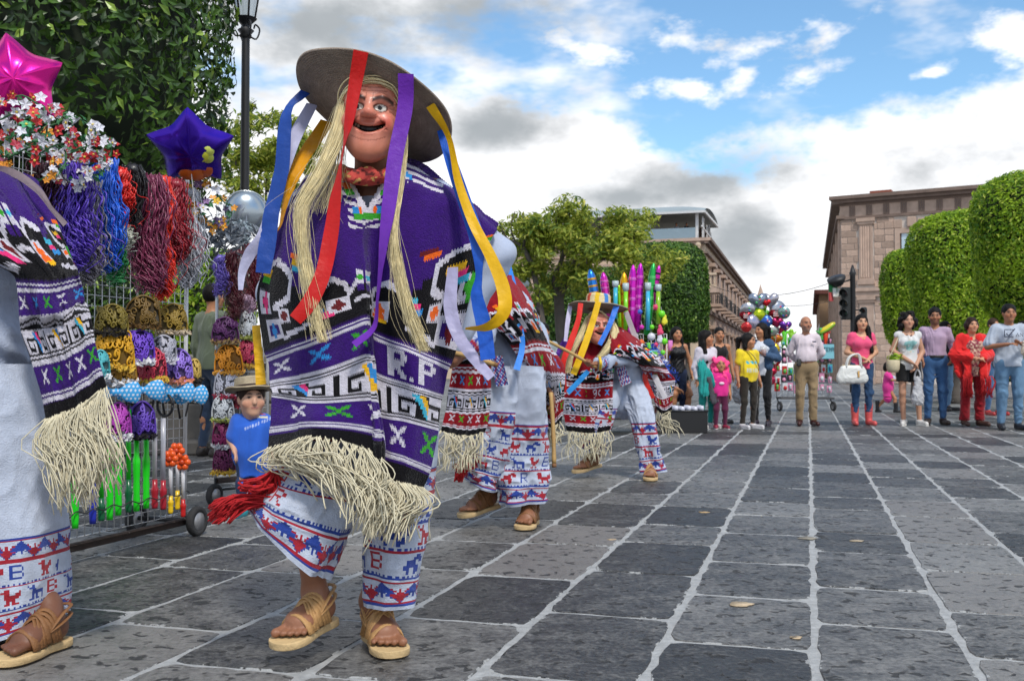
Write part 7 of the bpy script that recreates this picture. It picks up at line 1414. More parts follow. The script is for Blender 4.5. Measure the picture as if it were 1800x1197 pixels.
    top(t, J, '#1f5cc4', .007, .75, .66, .02, 0, mat=MATS['cloth_print'], cols=bcol, amp=.022); legs(t, J, '#2a3a5c', .007, .8, .006, .008, mat=jeans('#2a3a5c')); shoes(t, J, '#3a9aa8', .007)
    hat(t, hp(J, 0, -.02, .05), nz(A(-.1, .12, .95)), .15, .085, .098, .006, .3, None, '#b7a78a', .012); ob('hat_band', *lathe([(.1, .008), (.103, .01), (.102, .032), (.099, .032)], 30, hp(J, 0, -.02, .05), nz(A(-.1, .12, .95))), cloth('#3a2a22'), t)
crowd()
# ---- two guests on the roof terrace
for k, (px, c, lb) in enumerate(((1189, '#8a8f98', 'tiny grey shirted guest behind the glass rail of the roof terrace'), (1207, '#1c1c22', 'tiny dark dressed guest beside the white post of the roof terrace'))):
    bb = P(px, 415, 86); bb[2] = 11.45; t, J = person(lb, px, 0, 0, base=bb, H=1.7, h=.03, hairs=('short', HB), group='guests on the roof terrace'); top(t, J, c, .03, 1.0); legs(t, J, '#22222a', .03); shoes(t, J, '#222222', .025)
# ================================================================== the wig and toy stalls on the left
M('wire_white', (.62, .62, .62), .4, .2, .05, 5); M('tyre', (.02, .02, .021), .8, 0, .2, 30, .4, 90); M('rim_grey', (.32, .32, .33), .4, .6, .1, 20)
def foil(c, r=.22): return M('foil_' + c.strip('#'), c, r, .75, .05, 5, .12, 14)
def wheel(parent, c, r, axis, name='wheel'):
    w = ob(name, *lathe([(r * .62, -r * .22), (r * .92, -r * .24), (r, -r * .12), (r, r * .12), (r * .92, r * .24), (r * .62, r * .22), (r * .62, -r * .22)], 26, c, axis), MATS['tyre'], parent)
    ob('rim', *lathe([(.001, -r * .2), (r * .2, -r * .22), (r * .3, -r * .06), (r * .5, -r * .1), (r * .62, -r * .2), (r * .62, r * .2), (.001, r * .2)], 20, c, axis), MATS['rim_grey'], w); return w
def rack(name, label, A0, A1, z0, z1, step, post=True, wire=.0022):
    """wire-mesh panel standing between ground points A0 and A1"""
    t = thing(name, label, 'stall', A(A0[0], A0[1], 0)); u = nz(A1 - A0); L = np.linalg.norm(A1 - A0); m = MB()
    for s in np.arange(0, L + .001, step): p = A0 + u * s; m.add(*tube([A(p[0], p[1], z0), A(p[0], p[1], z1)], wire, 4))
    n = A(u[1], -u[0], 0)
    for z in np.arange(z0, z1 + .001, step): m.add(*tube([A(A0[0], A0[1], z) + n * wire * 1.6, A(A1[0], A1[1], z) + n * wire * 1.6], wire, 4))
    m.build('wire_mesh', MATS['wire_white'], t, kind='stuff')
    for p in (A0, A1): ob('post', *tube([A(p[0], p[1], z0 - .02), A(p[0], p[1], z1 + .02)], .011, 8), MATS['wire_white'], t)
    ob('bottom_rail', *bbox(A((A0[0] + A1[0]) / 2, (A0[1] + A1[1]) / 2, z0 - .04), (L, .04, .035), .006, np.stack([u, -n, UPV], 1)), M('rail_rust', '#3a2c26', .8, .2, .3, 20), t)
    return t
SP0, SU = A(-1.72, 5.40, 0), nz(A(-.30, -.95, 0)); SNn = A(SU[1], -SU[0], 0); SNn = SNn if SNn[0] > 0 else -SNn     # first stall: plane along SU, facing right
def S1(px, py, off=0.0): return onplane(px, py, SP0 + SNn * off, SNn)
stall = rack('display_rack', 'white wire mesh rack on wheels hung with wigs, crowns and toy flutes', SP0, SP0 + SU * 2.0, .12, 1.86, .05)
wheel(stall, SP0 + A(.06, .02, .078), .078, SNn); wheel(stall, SP0 + SU * 1.9 + A(.05, 0, .078), .078, SNn)
ob('foot_bar', *tube([SP0 + A(0, 0, .085) - SNn * .3, SP0 + A(0, 0, .085) + SNn * .04], .012, 8), MATS['iron'], stall); wheel(stall, SP0 - SNn * .3 + A(0, 0, .078), .078, SNn)
def wig(label, path, n, spread, col, seed, wave=.012, wl=.05, r=.0042):
    c0 = P(*path[0]); t = thing('wig', label, 'wig', c0, 'wigs hanging on the racks'); m = M('wig_' + col.strip('#'), col, .35, 0, .35, 22, .3, 80, spec=.6, island=.3)
    strands(t, path, n, spread, seed, r, .08, 'locks', 30, m, 4, 'stuff', wave, wl); ob('wig_cap', *ellipsoid(c0 + A(0, 0, -.02), (spread[0] * 1.1, .03, .03), None, 12, 8), m, t); return t
def dd_(px, py, off): return float(S1(px, py, off)[1])
def wigline(label, px, y0, y1, wpx, col, seed, n=120, wave=.02, off=.07, bend=6):
    d0 = dd_(px, (y0 + y1) / 2, off); w = wpx * d0 / FPX / 1.25; pts = [(px + (bend * math.sin(k * 2.1 + seed)) * (k > 0), y0 + (y1 - y0) * k / 4, d0 + .01 * math.sin(k + seed)) for k in range(5)]
    wig(label, pts, int(n * 1.35), [w * .5, w * .75, w * .8, w * .75, w * .5], col, seed, wave)
wigline('curly violet wig hanging beside the left dancer', 118, 292, 475, 66, '#5a3fb0', 1, 230, .022); wigline('silver grey wavy wig next to the violet one', 158, 318, 500, 30, '#8d8790', 2, 110)
wigline('bright blue wavy wig hanging in the middle of the rack', 184, 282, 478, 36, '#1f5fd0', 3, 160); wigline('short scarlet wig beside the blue one', 212, 298, 402, 26, '#d82a20', 4, 110); wigline('straight black wig between the scarlet and mauve ones', 234, 292, 400, 30, '#141014', 5, 110, .004)
wigline('long mauve wavy wig right of the black one', 262, 312, 512, 44, '#7c3050', 6, 190, .018); wigline('orange red wavy wig hanging low right of the mauve one', 286, 312, 525, 26, '#d8301c', 7, 130); wigline('dark crimson wavy wig second from the right end', 308, 318, 465, 34, '#8c1c2c', 8, 150, .018); wigline('white silver wig at the right end of the rack', 334, 335, 505, 32, '#b9bcc4', 9, 150, .016)
wigline('pale blond curled wig under the scarlet one', 214, 398, 440, 28, '#c9cabc', 10, 70, .02); wigline('green curl of wig poking out beneath the blue one', 206, 430, 500, 16, '#2f8a4a', 11, 60); wigline('dark plum wig behind the violet one at the left', 75, 290, 400, 50, '#3a1024', 12, 120, .01, .0)
# ---- flower crowns
FL = None
def flower(col, r=.02):
    V, F = [], []
    for k in range(5):
        a = k * 1.2566; c, s = math.cos(a), math.sin(a); b = len(V); V += [(0, 0, 0), (c * .55 - s * .35, s * .55 + c * .35, .25), (c, s, .1), (c * .55 + s * .35, s * .55 - c * .35, .25)]; F += [(b, b + 3, b + 2, b + 1)]
    e, fe = ellipsoid((0, 0, .15), (.22, .22, .18), None, 6, 4); return np.array(V) * r, F, e * r, fe
def flower_crown(label, c, R, cols, n, seed, tilt=0, fr=.024):
    t = thing('flower_crown', label, 'flower crown', c, 'flower crowns on the racks'); rng = random.Random(seed); ob('vine', *tube([c + A(R * math.cos(a), R * .45 * math.sin(a), R * .75 * math.sin(a) + .01 * math.sin(5 * a)) for a in np.linspace(0, 6.283, 30)], .004, 5), plastic('#2a5a30', .6), t)
    fm = {k: mdata('flower', *flower(k, fr)[:2], plastic(k, .6), False) for k in cols}; em = mdata('flower_eye', *flower('x', fr)[2:], plastic('#d8c050', .6))
    for i in range(n):
        a = rng.uniform(0, 6.28); k = rng.choice(cols); o = bpy.data.objects.new('flower', fm[k]); link(o); o.parent = t; o.location = (R * math.cos(a) + rng.gauss(0, .016), R * .45 * math.sin(a) - .02 + rng.gauss(0, .02), R * .75 * math.sin(a) + rng.gauss(0, .018)); o.rotation_euler = (rng.uniform(.6, 2.0), rng.uniform(-.6, .6), rng.uniform(-.7, .9)); s = rng.uniform(.7, 1.25); o.scale = (s, s, s)
        if i % 2 == 0: e = bpy.data.objects.new('flower_eye', em); link(e); e.parent = o
    lv = np.array([(math.cos(q) * R, math.sin(q) * .45 * R, math.sin(q) * .75 * R) for q in np.random.default_rng(seed).uniform(0, 6.28, n)]) + c; V, F = leafmesh(lv + np.random.default_rng(seed).normal(0, .014, (n, 3)), np.tile(A(.5, -.7, .3), (n, 1)), .034, seed); ob('leaves', V, F, plastic('#2c6a3c', .6), t, False, kind='stuff')
WR = ['#d2d2da', '#d2d2da', '#c9c9d2', '#b8202a', '#d2d2da', '#a82a40']
for i, (px, py, R, cols, lb) in enumerate(((25, 235, .13, WR, 'white and red flower crown at the far left under the pink balloon'), (72, 232, .13, WR, 'white flower crown topped by red blossoms, second from the left edge'), (118, 240, .12, WR, 'red and white flower crown above the violet wig'), (60, 285, .13, ['#c2c2cc', '#c26a90', '#d2d2da', '#d8902a'], 'pink and white flower crown hanging lower beside the left dancer'), (140, 290, .11, WR, 'small white and red flower crown in front of the grey wig'), (25, 205, .12, ['#d2d2da', '#c83a3a', '#48a070'], 'top leftmost flower crown touching the pink balloon'), (160, 265, .09, ['#b81c24', '#d2d2da'], 'small crimson flower crown above the blue wig'),
    (352, 345, .09, ['#d8902a', '#8a6a9a', '#d2d2da', '#d8b030'], 'orange and mauve flower crown above the white wig'), (378, 372, .09, ['#c88aa8', '#e09a2a', '#5a4a70'], 'mixed pastel flower crown at the right end of the rack'))):
    flower_crown(lb, S1(px, py, .12), R, cols, 34 if i < 7 else 26, i)
fd = thing('feather_headdress', 'grey feather headdress beside the silver balloon at the right end of the rack', 'headdress', S1(395, 410, .1)); rg = np.random.default_rng(8); c = S1(392, 412, .1); v = rg.normal(0, 1, (260, 3)) * A(.09, .05, .05); V, F = leafmesh(c + v, v + A(0, -.4, .4), .075, 3, width=.25); ob('feathers', V, F, M('feather_grey', '#6f7680', .8, 0, .5, 30), fd, False, kind='stuff')
v = rg.normal(0, 1, (160, 3)); v = v / np.linalg.norm(v, axis=1)[:, None] * A(.055, .03, .06); V, F = leafmesh(S1(425, 408, .1) + v, v, .05, 4, width=.2); ob('tuft', V, F, M('feather_pale', '#9aa8b0', .8, 0, .2, 30), fd, False, kind='stuff')
# ---- filigree crowns
def filigree(label, c, w, h_, col, n, trim='#d8d8dc', seed=0, group='filigree crowns on the racks'):
    """domed openwork crown: rim, curled scrollwork, fluffy trim; n = facing direction"""
    t = thing('filigree_crown', label, 'crown', c, group); n = nz(n); x = nz(np.cross(UPV, n)); x = -x if np.dot(x, A(1, 0, 0)) < 0 else x; m = plastic(col, .45); rng = random.Random(seed)
    Q = lambda u, v: c + x * u * w * .5 + UPV * (v - .5) * h_ + n * (.075 * (1 - u * u * .9) * (1 - (v - .3) ** 2))
    edge = [(-1 + .0, .0), (-1.0, .35), (-.8, .75), (-.4, .97), (0, 1.05), (.4, .97), (.8, .75), (1, .35), (1, 0), (.5, -.03), (0, -.05), (-.5, -.03), (-1, 0)]
    ob('rim', *tube(catmull([Q(*e) for e in edge], 50), .0055, 6), m, t); mb = MB()
    for i in range(30):
        u0, v0 = rng.uniform(-.85, .85), rng.uniform(.06, .9)
        if u0 * u0 + (v0 - .2) ** 2 > 1.0: u0 *= .6
        r0 = rng.uniform(.11, .2); a0 = rng.uniform(0, 6.28); sg = rng.choice((-1, 1)); pts = [Q(np.clip(u0 + r0 * (1 - k / 22) * 1.2 * math.cos(a0 + sg * k * .42), -1, 1), np.clip(v0 + r0 * (1 - k / 22) * math.sin(a0 + sg * k * .42), 0, 1)) for k in range(20)]; mb.add(*tube(pts, np.linspace(.0052, .0028, 20), 5))
    mb.build('scrollwork', m, t, kind='stuff'); V = []; F = []
    for i in range(9):
        for j in range(9): u, v = -1 + i / 4, j / 8; V.append(Q(u * (1 - .45 * v ** 3), v) - n * .012)
    V = np.array(V); F = grid_faces(9, 9); ob('backing', np.vstack([V, V - n * .006]), np.vstack([F, F[:, ::-1] + 81]), cloth('#%02x%02x%02x' % tuple(int(int(col[k:k + 2], 16) * .5) for k in (1, 3, 5))), t)
    p = np.array([Q(u, -.04) for u in np.linspace(-1, 1, 90)]) + np.random.default_rng(seed).normal(0, .007, (90, 3)); V, F = leafmesh(p, np.tile(n, (90, 1)), .03, seed, width=.5); ob('fluffy_trim', V, F, cloth(trim), t, False, kind='stuff')
for i, (px, py, w, h_, col, tr, lb) in enumerate(((200, 612, 62, 62, '#d8a018', '#d8b040', 'large golden filigree crown topmost left on the rack'), (245, 608, 46, 50, '#6a40c0', '#d8d8dc', 'violet filigree crown right of the large golden one'), (285, 612, 44, 40, '#a8a8b4', '#c8c8d4', 'silver filigree crown between the violet and lavender ones'), (213, 648, 46, 44, '#a87818', '#d8d8dc', 'bronze filigree crown with white trim in the second row'), (266, 640, 46, 52, '#b83048', '#d8b040', 'rose red filigree crown with flower trim'), (312, 642, 46, 52, '#8f70d0', '#d88a6a', 'lavender filigree crown at the right end'), (207, 738, 40, 56, '#a83aa8', '#d8d8dc', 'magenta filigree crown under the polka dot bows'), (248, 736, 44, 56, '#5a3aa8', '#1c1820', 'deep purple filigree crown with black trim under the bows'), (175, 640, 30, 44, '#4aa8b0', '#d8d8dc', 'teal filigree crown half hidden by the fringe'), (340, 650, 22, 34, '#b89a48', '#2a2420', 'small dark gold filigree crown past the end post'), (196, 560, 50, 44, '#7a6a20', '#2a2420', 'olive gold filigree crown just below the blue wig'), (250, 548, 56, 50, '#6a5018', '#5a4018', 'dark bronze filigree crown below the mauve wig'), (302, 560, 48, 46, '#8a7020', '#b8a890', 'dull gold filigree crown below the crimson wig'))):
    c = S1(px, py, .06); filigree(lb, c, w * c[1] / FPX * 1.05, h_ * c[1] / FPX, col, SNn * .55 + A(0, -1, 0) * .8, tr, i)
def bow(label, c, w, col, n):
    t = thing('bow_headband', label, 'hair bow', c, 'polka dot bows on the rack'); n = nz(n); x = nz(np.cross(UPV, n)); x = x if x[0] > 0 else -x; R = np.stack([x, n, UPV], 1); S = SDF(.0045)
    for s in (-1, 1): S.cone(c + x * s * .012, c + x * s * w * .38, .013, .042, .015, .45, n); S.cone(c + x * s * w * .3 + UPV * .02, c + x * s * w * .45 + UPV * .035, .02, .012, .015, .5, n); S.cone(c + x * s * w * .3 - UPV * .02, c + x * s * w * .45 - UPV * .035, .02, .012, .015, .5, n)
    S.ell(c + n * .006, (.014, .014, .017), None, .008); V, F = S.mesh(); q = V - c; u, z = (q @ x) / .019, q[:, 2] / .019; k = np.floor(z); d = np.hypot((u + (k % 2) * .5) % 1 - .5, z - k - .5); C = np.tile(A(*hexc(col))[None], (len(V), 1)); C[d < .27] = hexc('#d8dce8'); ob('bow', V, F, M('bow_cloth', (.5, .5, .5), .6, 0, .05, 9, attr=True), t, cols=C)
    ob('headband', *tube(catmull([c - x * .05 - UPV * .12 - n * .03, c - x * .06 - UPV * .03 - n * .02, c + UPV * .0 - n * .015, c + x * .06 - UPV * .03 - n * .02, c + x * .05 - UPV * .12 - n * .03], 20), .006, 6, flat=.5), plastic('#15151a', .5), t)
for px, py, w, lb in ((203, 690, .19, 'blue polka dot bow headband at the left of the bow row'), (247, 686, .19, 'blue polka dot bow headband in the middle of the bow row'), (310, 690, .14, 'plain looking blue bow headband near the end post'), (336, 694, .12, 'blue bow headband dangling past the end post')): bow(lb, S1(px, py, .09), w, '#2f9ad8', SNn * .5 + A(0, -1, .1) * .85)
hb = thing('headband', 'plain black headband ring hooked on the mesh below the bows', 'headband', S1(290, 712, .05)); c = S1(290, 712, .05); ob('band', *tube([c + A(.045 * math.cos(a), -.02 * math.cos(a), .055 * math.sin(a)) for a in np.linspace(0, 6.283, 28)], .007, 6), plastic('#15151a', .4), hb)
# ---- toy flutes and glow sticks tied along the bottom
def flute(label, px, y0, y1, cols, r=.016, off=.045, topb=None, clear=False):
    b, tp = S1(px, y1, off), S1(px, y0, off); t = thing('toy_flute', label, 'toy flute', b, 'toy flutes tied to the mesh'); L = np.linalg.norm(tp - b); ax = nz(tp - b); k = len(cols); cut = [0, .32, 1.0] if k == 2 else [0, 1.0]
    for i, c in enumerate(cols):
        a0, a1 = cut[i] * L, cut[i + 1] * L; rr = r if (i == 0) else r * .78; prof = [(.001, a0), (rr * .9, a0)]
        if i == 0: prof += [(rr * (1.05 if q % 2 else .9), a0 + (a1 - a0) * .55 * (q + 1) / 7) for q in range(6)] + [(rr * 1.15, a0 + (a1 - a0) * .62), (rr * 1.15, a0 + (a1 - a0) * .68), (rr * .8, a0 + (a1 - a0) * .74)]
        prof += [(rr * .8 if i == 0 else rr, a1), (.001, a1)]; ob('grip' if i == 0 else 'tube', *lathe(prof, 14, b, ax), plastic(c, .25), t)
    if topb:
        for q in range(6): a = q * 1.047; ob('petal', *ellipsoid(tp + A(.026 * math.cos(a), -.012, .026 * math.sin(a)), (.018, .016, .018), None, 10, 6), plastic(topb, .3), t)
        ob('petal_core', *ellipsoid(tp + A(0, -.022, 0), (.016, .014, .016), None, 10, 6), plastic('#b83a10', .3), t)
g1, dg = '#1fd01f', '#0f5a34'
for a in ((132, 800, 928, (g1,), 'green toy flute nearest the left dancer'), (163, 800, 920, ('#2430a8',), 'blue toy flute left of the green row'), (178, 790, 915, (dg, g1), 'dark green gripped toy flute left in the row'), (193, 780, 913, (g1,), 'bright green toy flute next to the dark green grip'), (208, 775, 905, (g1,), 'bright green toy flute in the middle of the row'), (226, 720, 900, (dg, g1), 'tall toy flute with dark green grip and bright tube'), (240, 766, 898, (g1,), 'bright green toy flute right of the tall one'), (257, 766, 893, (g1,), 'last bright green toy flute before the red ones'), (272, 735, 893, ('#a01c2c', '#c0b8bc'), 'red gripped clear tube toy, left of the pair'), (287, 735, 895, ('#a01c2c', '#b8b8c0'), 'red gripped clear tube toy, right of the pair')): flute(a[4], a[0], a[1], a[2], a[3])
flute('yellow gripped stick with orange flower head, left of three', 300, 806, 902, ('#e0b81a', '#d0d0d4'), .013, .06, '#e0561a'); flute('yellow gripped stick with orange flower head, middle of three', 312, 792, 895, ('#e0b81a', '#d0d0d4'), .013, .05, '#e0561a'); flute('red gripped stick with orange flower head, right of three', 322, 812, 908, ('#b81c1c', '#d0d0d4'), .013, .07, '#e0561a')
cb = thing('elastic_cord', 'black elastic cord tying the toy flutes to the wire mesh', 'cord', S1(210, 870, .06)); ob('cord', *tube(catmull([S1(120, 912, .06)] + [S1(x, 905 - (x - 120) * .19 + (3 if i % 2 else -3), .064) for i, x in enumerate(range(135, 330, 16))] + [S1(333, 866, .03)], 70), .003, 5), MATS['tyre'], cb)
# ---- foil star balloons
def star_balloon(label, c, R, col, n, rot, spots=(), group='foil star balloons', ratio=.68, puff=.34):
    t = thing('foil_balloon', label, 'balloon', c, group); n = nz(n); x, y = frame(n); nr, na = 12, 80; m = foil(col)
    cr, sr = math.cos(rot), math.sin(rot); x, y = x * cr + y * sr, y * cr - x * sr
    def rad(a): a = (a % (2 * math.pi / 5)) - math.pi / 5; k = abs(a) / (math.pi / 5); return R * (ratio + (1 - ratio) * k ** 1.9)
    V = []; F = []
    for s in (1, -1):
        b = len(V); V.append(c + n * s * R * puff)
        for i in range(1, nr + 1):
            q = i / nr
            for j in range(na):
                a = j / na * 6.2832; rr = rad(a); z = R * puff * (1 - q ** 2.2) ** .7 * (1 - .25 * q * abs(math.cos(2.5 * a))); z += .006 * math.sin(a * 40) * q ** 6 * R * 2; V.append(c + x * rr * q * math.cos(a) + y * rr * q * math.sin(a) + n * s * z)
        for j in range(na):
            f = [b, b + 1 + j, b + 1 + (j + 1) % na]; F.append(f if s > 0 else f[::-1])
            for i in range(nr - 1): f = [b + 1 + i * na + j, b + 1 + (i + 1) * na + j, b + 1 + (i + 1) * na + (j + 1) % na, b + 1 + i * na + (j + 1) % na]; F.append(f if s > 0 else f[::-1])
    ob('envelope', V, F, m, t); ob('string', *tube(catmull([c - UPV * R * .6, c - UPV * R * 1.6 + A(.02, 0, 0), c - UPV * R * 2.6], 12), .002, 4), plastic('#c8c8c8'), t)
    for (u, v, r, cc) in spots: p = c + x * u * R + y * v * R; r *= 1.5; ob('print_patch', *lathe([(.001, .014), (r * R * .7, .011), (r * R, -.004)], 18, p + n * R * puff * .78 * (1 - (u * u + v * v) * .9), n), plastic(cc, .3), t)
star_balloon('shiny magenta pink foil star balloon at the upper left edge', P(28, 145, 4.5), .215, '#d81a8c', A(.3, -.85, -.1), .5, puff=.5)
star_balloon('shiny violet foil star balloon with printed yellow and orange patches', P(337, 260, 5.2), .225, '#3a1a9c', A(.15, -.72, -.62), .35, ((.22, -.1, .13, '#c8c838'), (.36, -.04, .11, '#c8d060'), (.3, -.2, .1, '#b8c050'), (-.25, -.42, .15, '#b8581c'), (-.08, -.48, .16, '#b8581c'), (.1, -.5, .13, '#a84a1c')), puff=.42)
sb = thing('foil_balloon', 'round silver foil balloon behind the feather headdress', 'balloon', P(432, 372, 5.9), 'foil star balloons'); ob('envelope', *ellipsoid(P(432, 372, 5.9), (.12, .06, .12), rotz(.3), 24, 14), foil('#9aa4ac'), sb); ob('seam', *tube([P(432, 372, 5.9) + A(.122 * math.cos(a), 0.035 * math.cos(a), .122 * math.sin(a)) for a in np.linspace(0, 6.283, 40)], .003, 5), foil('#c8ccd0'), sb)
# ---- second rack behind
S2P, S2U = A(-1.60, 6.55, 0), nz(A(-.30, -.95, 0)); S2n = A(0, -1, 0)
r2a, r2b = P(380, 700, 6.6) * A(1, 1, 0), P(470, 700, 6.9) * A(1, 1, 0); rack2 = rack('display_rack', 'second wire rack behind the toddler with burgundy wigs and sequined crowns', r2a, r2b, .2, 2.05, .06)
ob('leg', *tube([r2a + A(0, 0, .2), r2a + A(.0, 0, .07)], .01, 6), MATS['iron'], rack2); wheel(rack2, r2a + A(.0, -.02, .072), .072, A(1, -.4, 0)); wheel(rack2, r2b + A(0, 0, .072), .072, A(1, -.4, 0)); ob('axle', *tube([r2a + A(0, 0, .1), r2b + A(0, 0, .1)], .008, 6), MATS['iron'], rack2)
Q2 = lambda x, y, o=0: P(x, y, 6.55 + (x - 380) / 90 * .3 - o)
def wig2(label, px, y0, y1, wpx, col, seed, n=120): d0 = Q2(px, y0, .08)[1]; w = wpx * d0 / FPX / 2; wig(label, [(px + 4 * math.sin(k * 2 + seed), y0 + (y1 - y0) * k / 4, d0) for k in range(5)], n, [w * .6, w * .8, w * .8, w * .7, w * .5], col, seed, .016, .05, .003)
wig2('long burgundy wig on the second rack behind the white ribbon', 410, 440, 570, 40, '#4a0e1c', 21, 150); wig2('violet and white wig at the left edge of the second rack', 386, 450, 520, 24, '#5a4aa0', 22, 90); wig2('dark red wig on the second rack next to the purple dancer', 446, 430, 545, 36, '#5a1020', 23, 120); wig2('pale pink wig low on the second rack', 436, 520, 570, 22, '#a88aa0', 24, 70)
for i, (px, py, w, h_, col, tr, lb) in enumerate(((402, 630, 46, 46, '#d88a14', '#d8a040', 'orange gold filigree crown above the toddler hat'), (434, 620, 30, 44, '#a02848', '#c8a040', 'crimson filigree crown right of the orange one'), (398, 672, 40, 44, '#b8b8c4', '#8a2038', 'silver filigree crown on the second rack'), (396, 580, 44, 40, '#4a1450', '#8a7048', 'dark purple filigree crown under the burgundy wig'), (436, 570, 28, 44, '#b0b4b8', '#8a9048', 'white filigree crown beside the dark purple one'), (392, 715, 36, 40, '#c0c4c8', '#98a050', 'white filigree crown with green trim beside the toddler'), (392, 760, 34, 42, '#7a1450', '#d0d0d4', 'magenta sequined crown low on the second rack'), (394, 805, 36, 44, '#641048', '#d8b040', 'lowest plum sequined crown with orange trim above the wheel'), (420, 690, 24, 40, '#6a1028', '#7a2030', 'dark red sequined crown beside the silver one'))): c = Q2(px, py, .06); filigree(lb, c, w * c[1] / FPX, h_ * c[1] / FPX, col, A(.25, -1, 0), tr, 40 + i, 'filigree crowns on the second rack')
# ================================================================== balloon cart in the middle
def cart():
    d = 14.2; Q = lambda x, y, e=0: P(x, y, d + e); b = G(1120, 648 + 1584 / d); b[2] = 0; t = thing('toy_cart', 'toy vendor cart with wire frame behind the dancer with the striped hat', 'cart', b); m = MB()
    z0, z1 = .25, Q(1100, 600)[2] + .1; xs = (Q(1062, 600)[0], Q(1172, 600)[0]); ob('base', *bbox(A((xs[0] + xs[1]) / 2, d, .22), (xs[1] - xs[0], .5, .08), .02), M('cart_dark', (.05, .05, .055), .6), t)
    for x in np.linspace(xs[0], xs[1], 9): m.add(*tube([A(x, d, z0), A(x, d, z1)], .006, 5))
    for z in np.linspace(z0, z1, 10): m.add(*tube([A(xs[0], d + .012, z), A(xs[1], d + .012, z)], .006, 5))
    m.build('wire_frame', MATS['wire_white'], t, kind='stuff')
    for x in xs: wheel(t, A(x, d - .2, .09), .09, (0, 1, 0)); wheel(t, A(x, d + .2, .09), .09, (0, 1, 0))
    def sword(label, px, y0, y1, w, col, c2=None):
        tp, bt = Q(px, y0), Q(px + (1100 - px) * .25, y1); L = np.linalg.norm(tp - bt); r = w * d / FPX / 2; o = thing('inflatable_sword', label, 'inflatable toy', bt, 'foil inflatables on the cart'); ob('blade', *lathe([(.001, 0), (r * .8, .02), (r, L * .3), (r * 1.05, L * .7), (r * .85, L * .88), (r * .4, L * .97), (.001, L)], 16, bt, nz(tp - bt)), foil(col, .25), o)
        if c2:
            for k in range(4): ob('printed_band', *lathe([(r * 1.04, L * (.35 + .14 * k)), (r * 1.06, L * (.36 + .14 * k)), (r * 1.06, L * (.385 + .14 * k)), (r * 1.04, L * (.395 + .14 * k))], 16, bt, nz(tp - bt)), foil(c2, .3), o)
    for a in ((1037, 473, 560, 15, '#2a78c8', '#d8a030', 'blue and gold foil inflatable furthest left'), (1060, 478, 560, 14, '#d030a0', '#e070c0', 'short magenta foil inflatable second from the left'), (1097, 478, 590, 15, '#d8a414', '#c87010', 'golden foil inflatable leaning left of the magenta pair'), (1113, 465, 590, 14, '#c824b0', '#d86ac8', 'tall magenta foil inflatable, left of the pair'), (1126, 462, 585, 14, '#b81ca8', '#d860c0', 'tall purple magenta foil inflatable, right of the pair'), (1149, 462, 590, 14, '#2ca848', '#60c070', 'tall green foil inflatable'), (1159, 466, 540, 11, '#c02898', '#2a2430', 'purple foil inflatable behind the green one'), (1088, 500, 590, 9, '#8ac81c', None, 'thin lime foil tube beside the golden inflatable')): sword(a[6], *a[:6])
    for px, y0, y1, c, lb in ((1082, 494, 560, '#2fa8c0', 'clear tube of turquoise bubbles left of the golden inflatable'), (1100, 498, 580, '#7ac81c', 'clear tube of lime bubbles in front of the magenta pair'), (1139, 497, 580, '#3aa8c8', 'clear tube of blue bubbles left of the green inflatable'), (1157, 500, 570, '#8ab81c', 'clear tube of yellow green bubbles at the right')):
        bt, tp = Q(px, y1, -.08), Q(px, y0, -.08); L = np.linalg.norm(tp - bt); o = thing('bubble_tube', lb, 'bubble tube', bt, 'bubble tubes on the cart'); ob('liquid', *lathe([(.001, 0), (.03, 0), (.03, L * .82), (.001, L * .82)], 12, bt, nz(tp - bt)), plastic(c, .2), o); ob('cap', *lathe([(.001, L), (.045, L), (.045, L * .87), (.034, L * .85), (.03, L * .82), (.001, L * .82)], 12, bt, nz(tp - bt)), plastic('#a8b8bc', .3), o)
    rng = random.Random(12); pal = [('pink', '#d8406a'), ('lime green', '#6ad01c'), ('white', '#c8c8d0'), ('yellow', '#d8d030'), ('magenta', '#d030a8'), ('blue', '#3a60c0'), ('orange', '#d86020')]
    spots = [(1153, 540, 0), (1163, 552, 1), (1168, 560, 3), (1125, 548, 5), (1146, 575, 1), (1160, 578, 0), (1117, 590, 2), (1145, 592, 2), (1160, 592, 2), (1127, 602, 6), (1108, 603, 0), (1140, 610, 1), (1153, 606, 0), (1168, 600, 1), (1135, 618, 6), (1150, 622, 3), (1165, 620, 1), (1120, 612, 4), (1128, 575, 4), (1110, 580, 4), (1136, 632, 2), (1152, 640, 4), (1168, 638, 2), (1130, 650, 5), (1122, 630, 5)]
    pos = lambda x, y: ('high' if y < 570 else 'halfway' if y < 606 else 'low') + (' at the left' if x < 1125 else ' in the middle' if x < 1150 else ' at the right')
    for i, (x, y, k) in enumerate(spots):
        nm, c = pal[k]; key = '%s %s hanging %s of the toy cart' % (nm, ('star toy', 'ball', 'toy bag')[i % 3], pos(x, y)); c0 = Q(x, y, -.1); o = thing('toy_bag', key, 'toy bag', c0, 'hanging toys on the cart'); r = rng.uniform(.035, .06)
        if i % 3 == 0: ob('star', *lathe([(.001, .02), (r * .5, .012), (r, 0), (r * .5, -.012), (.001, -.02)], 5, c0, (0, -1, 0)), plastic(c, .3), o, False)
        elif i % 3 == 1: ob('ball', *ellipsoid(c0, (r, r * .8, r), None, 12, 8), plastic(c, .3), o)
        else:
            S = SDF(.012); S.cone(c0 + A(0, 0, .04), c0 - A(0, 0, .05), .03, .05, .03, .6, (0, 1, 0)); V, F = S.mesh(fold(.02, 30, i, 1)); ob('sack', V, F, plastic(c, .25), o)
        ob('hook', *tube([c0 + A(0, 0, r * .8), c0 + A(0, .06, r + .05)], .003, 4), MATS['wire_white'], o)
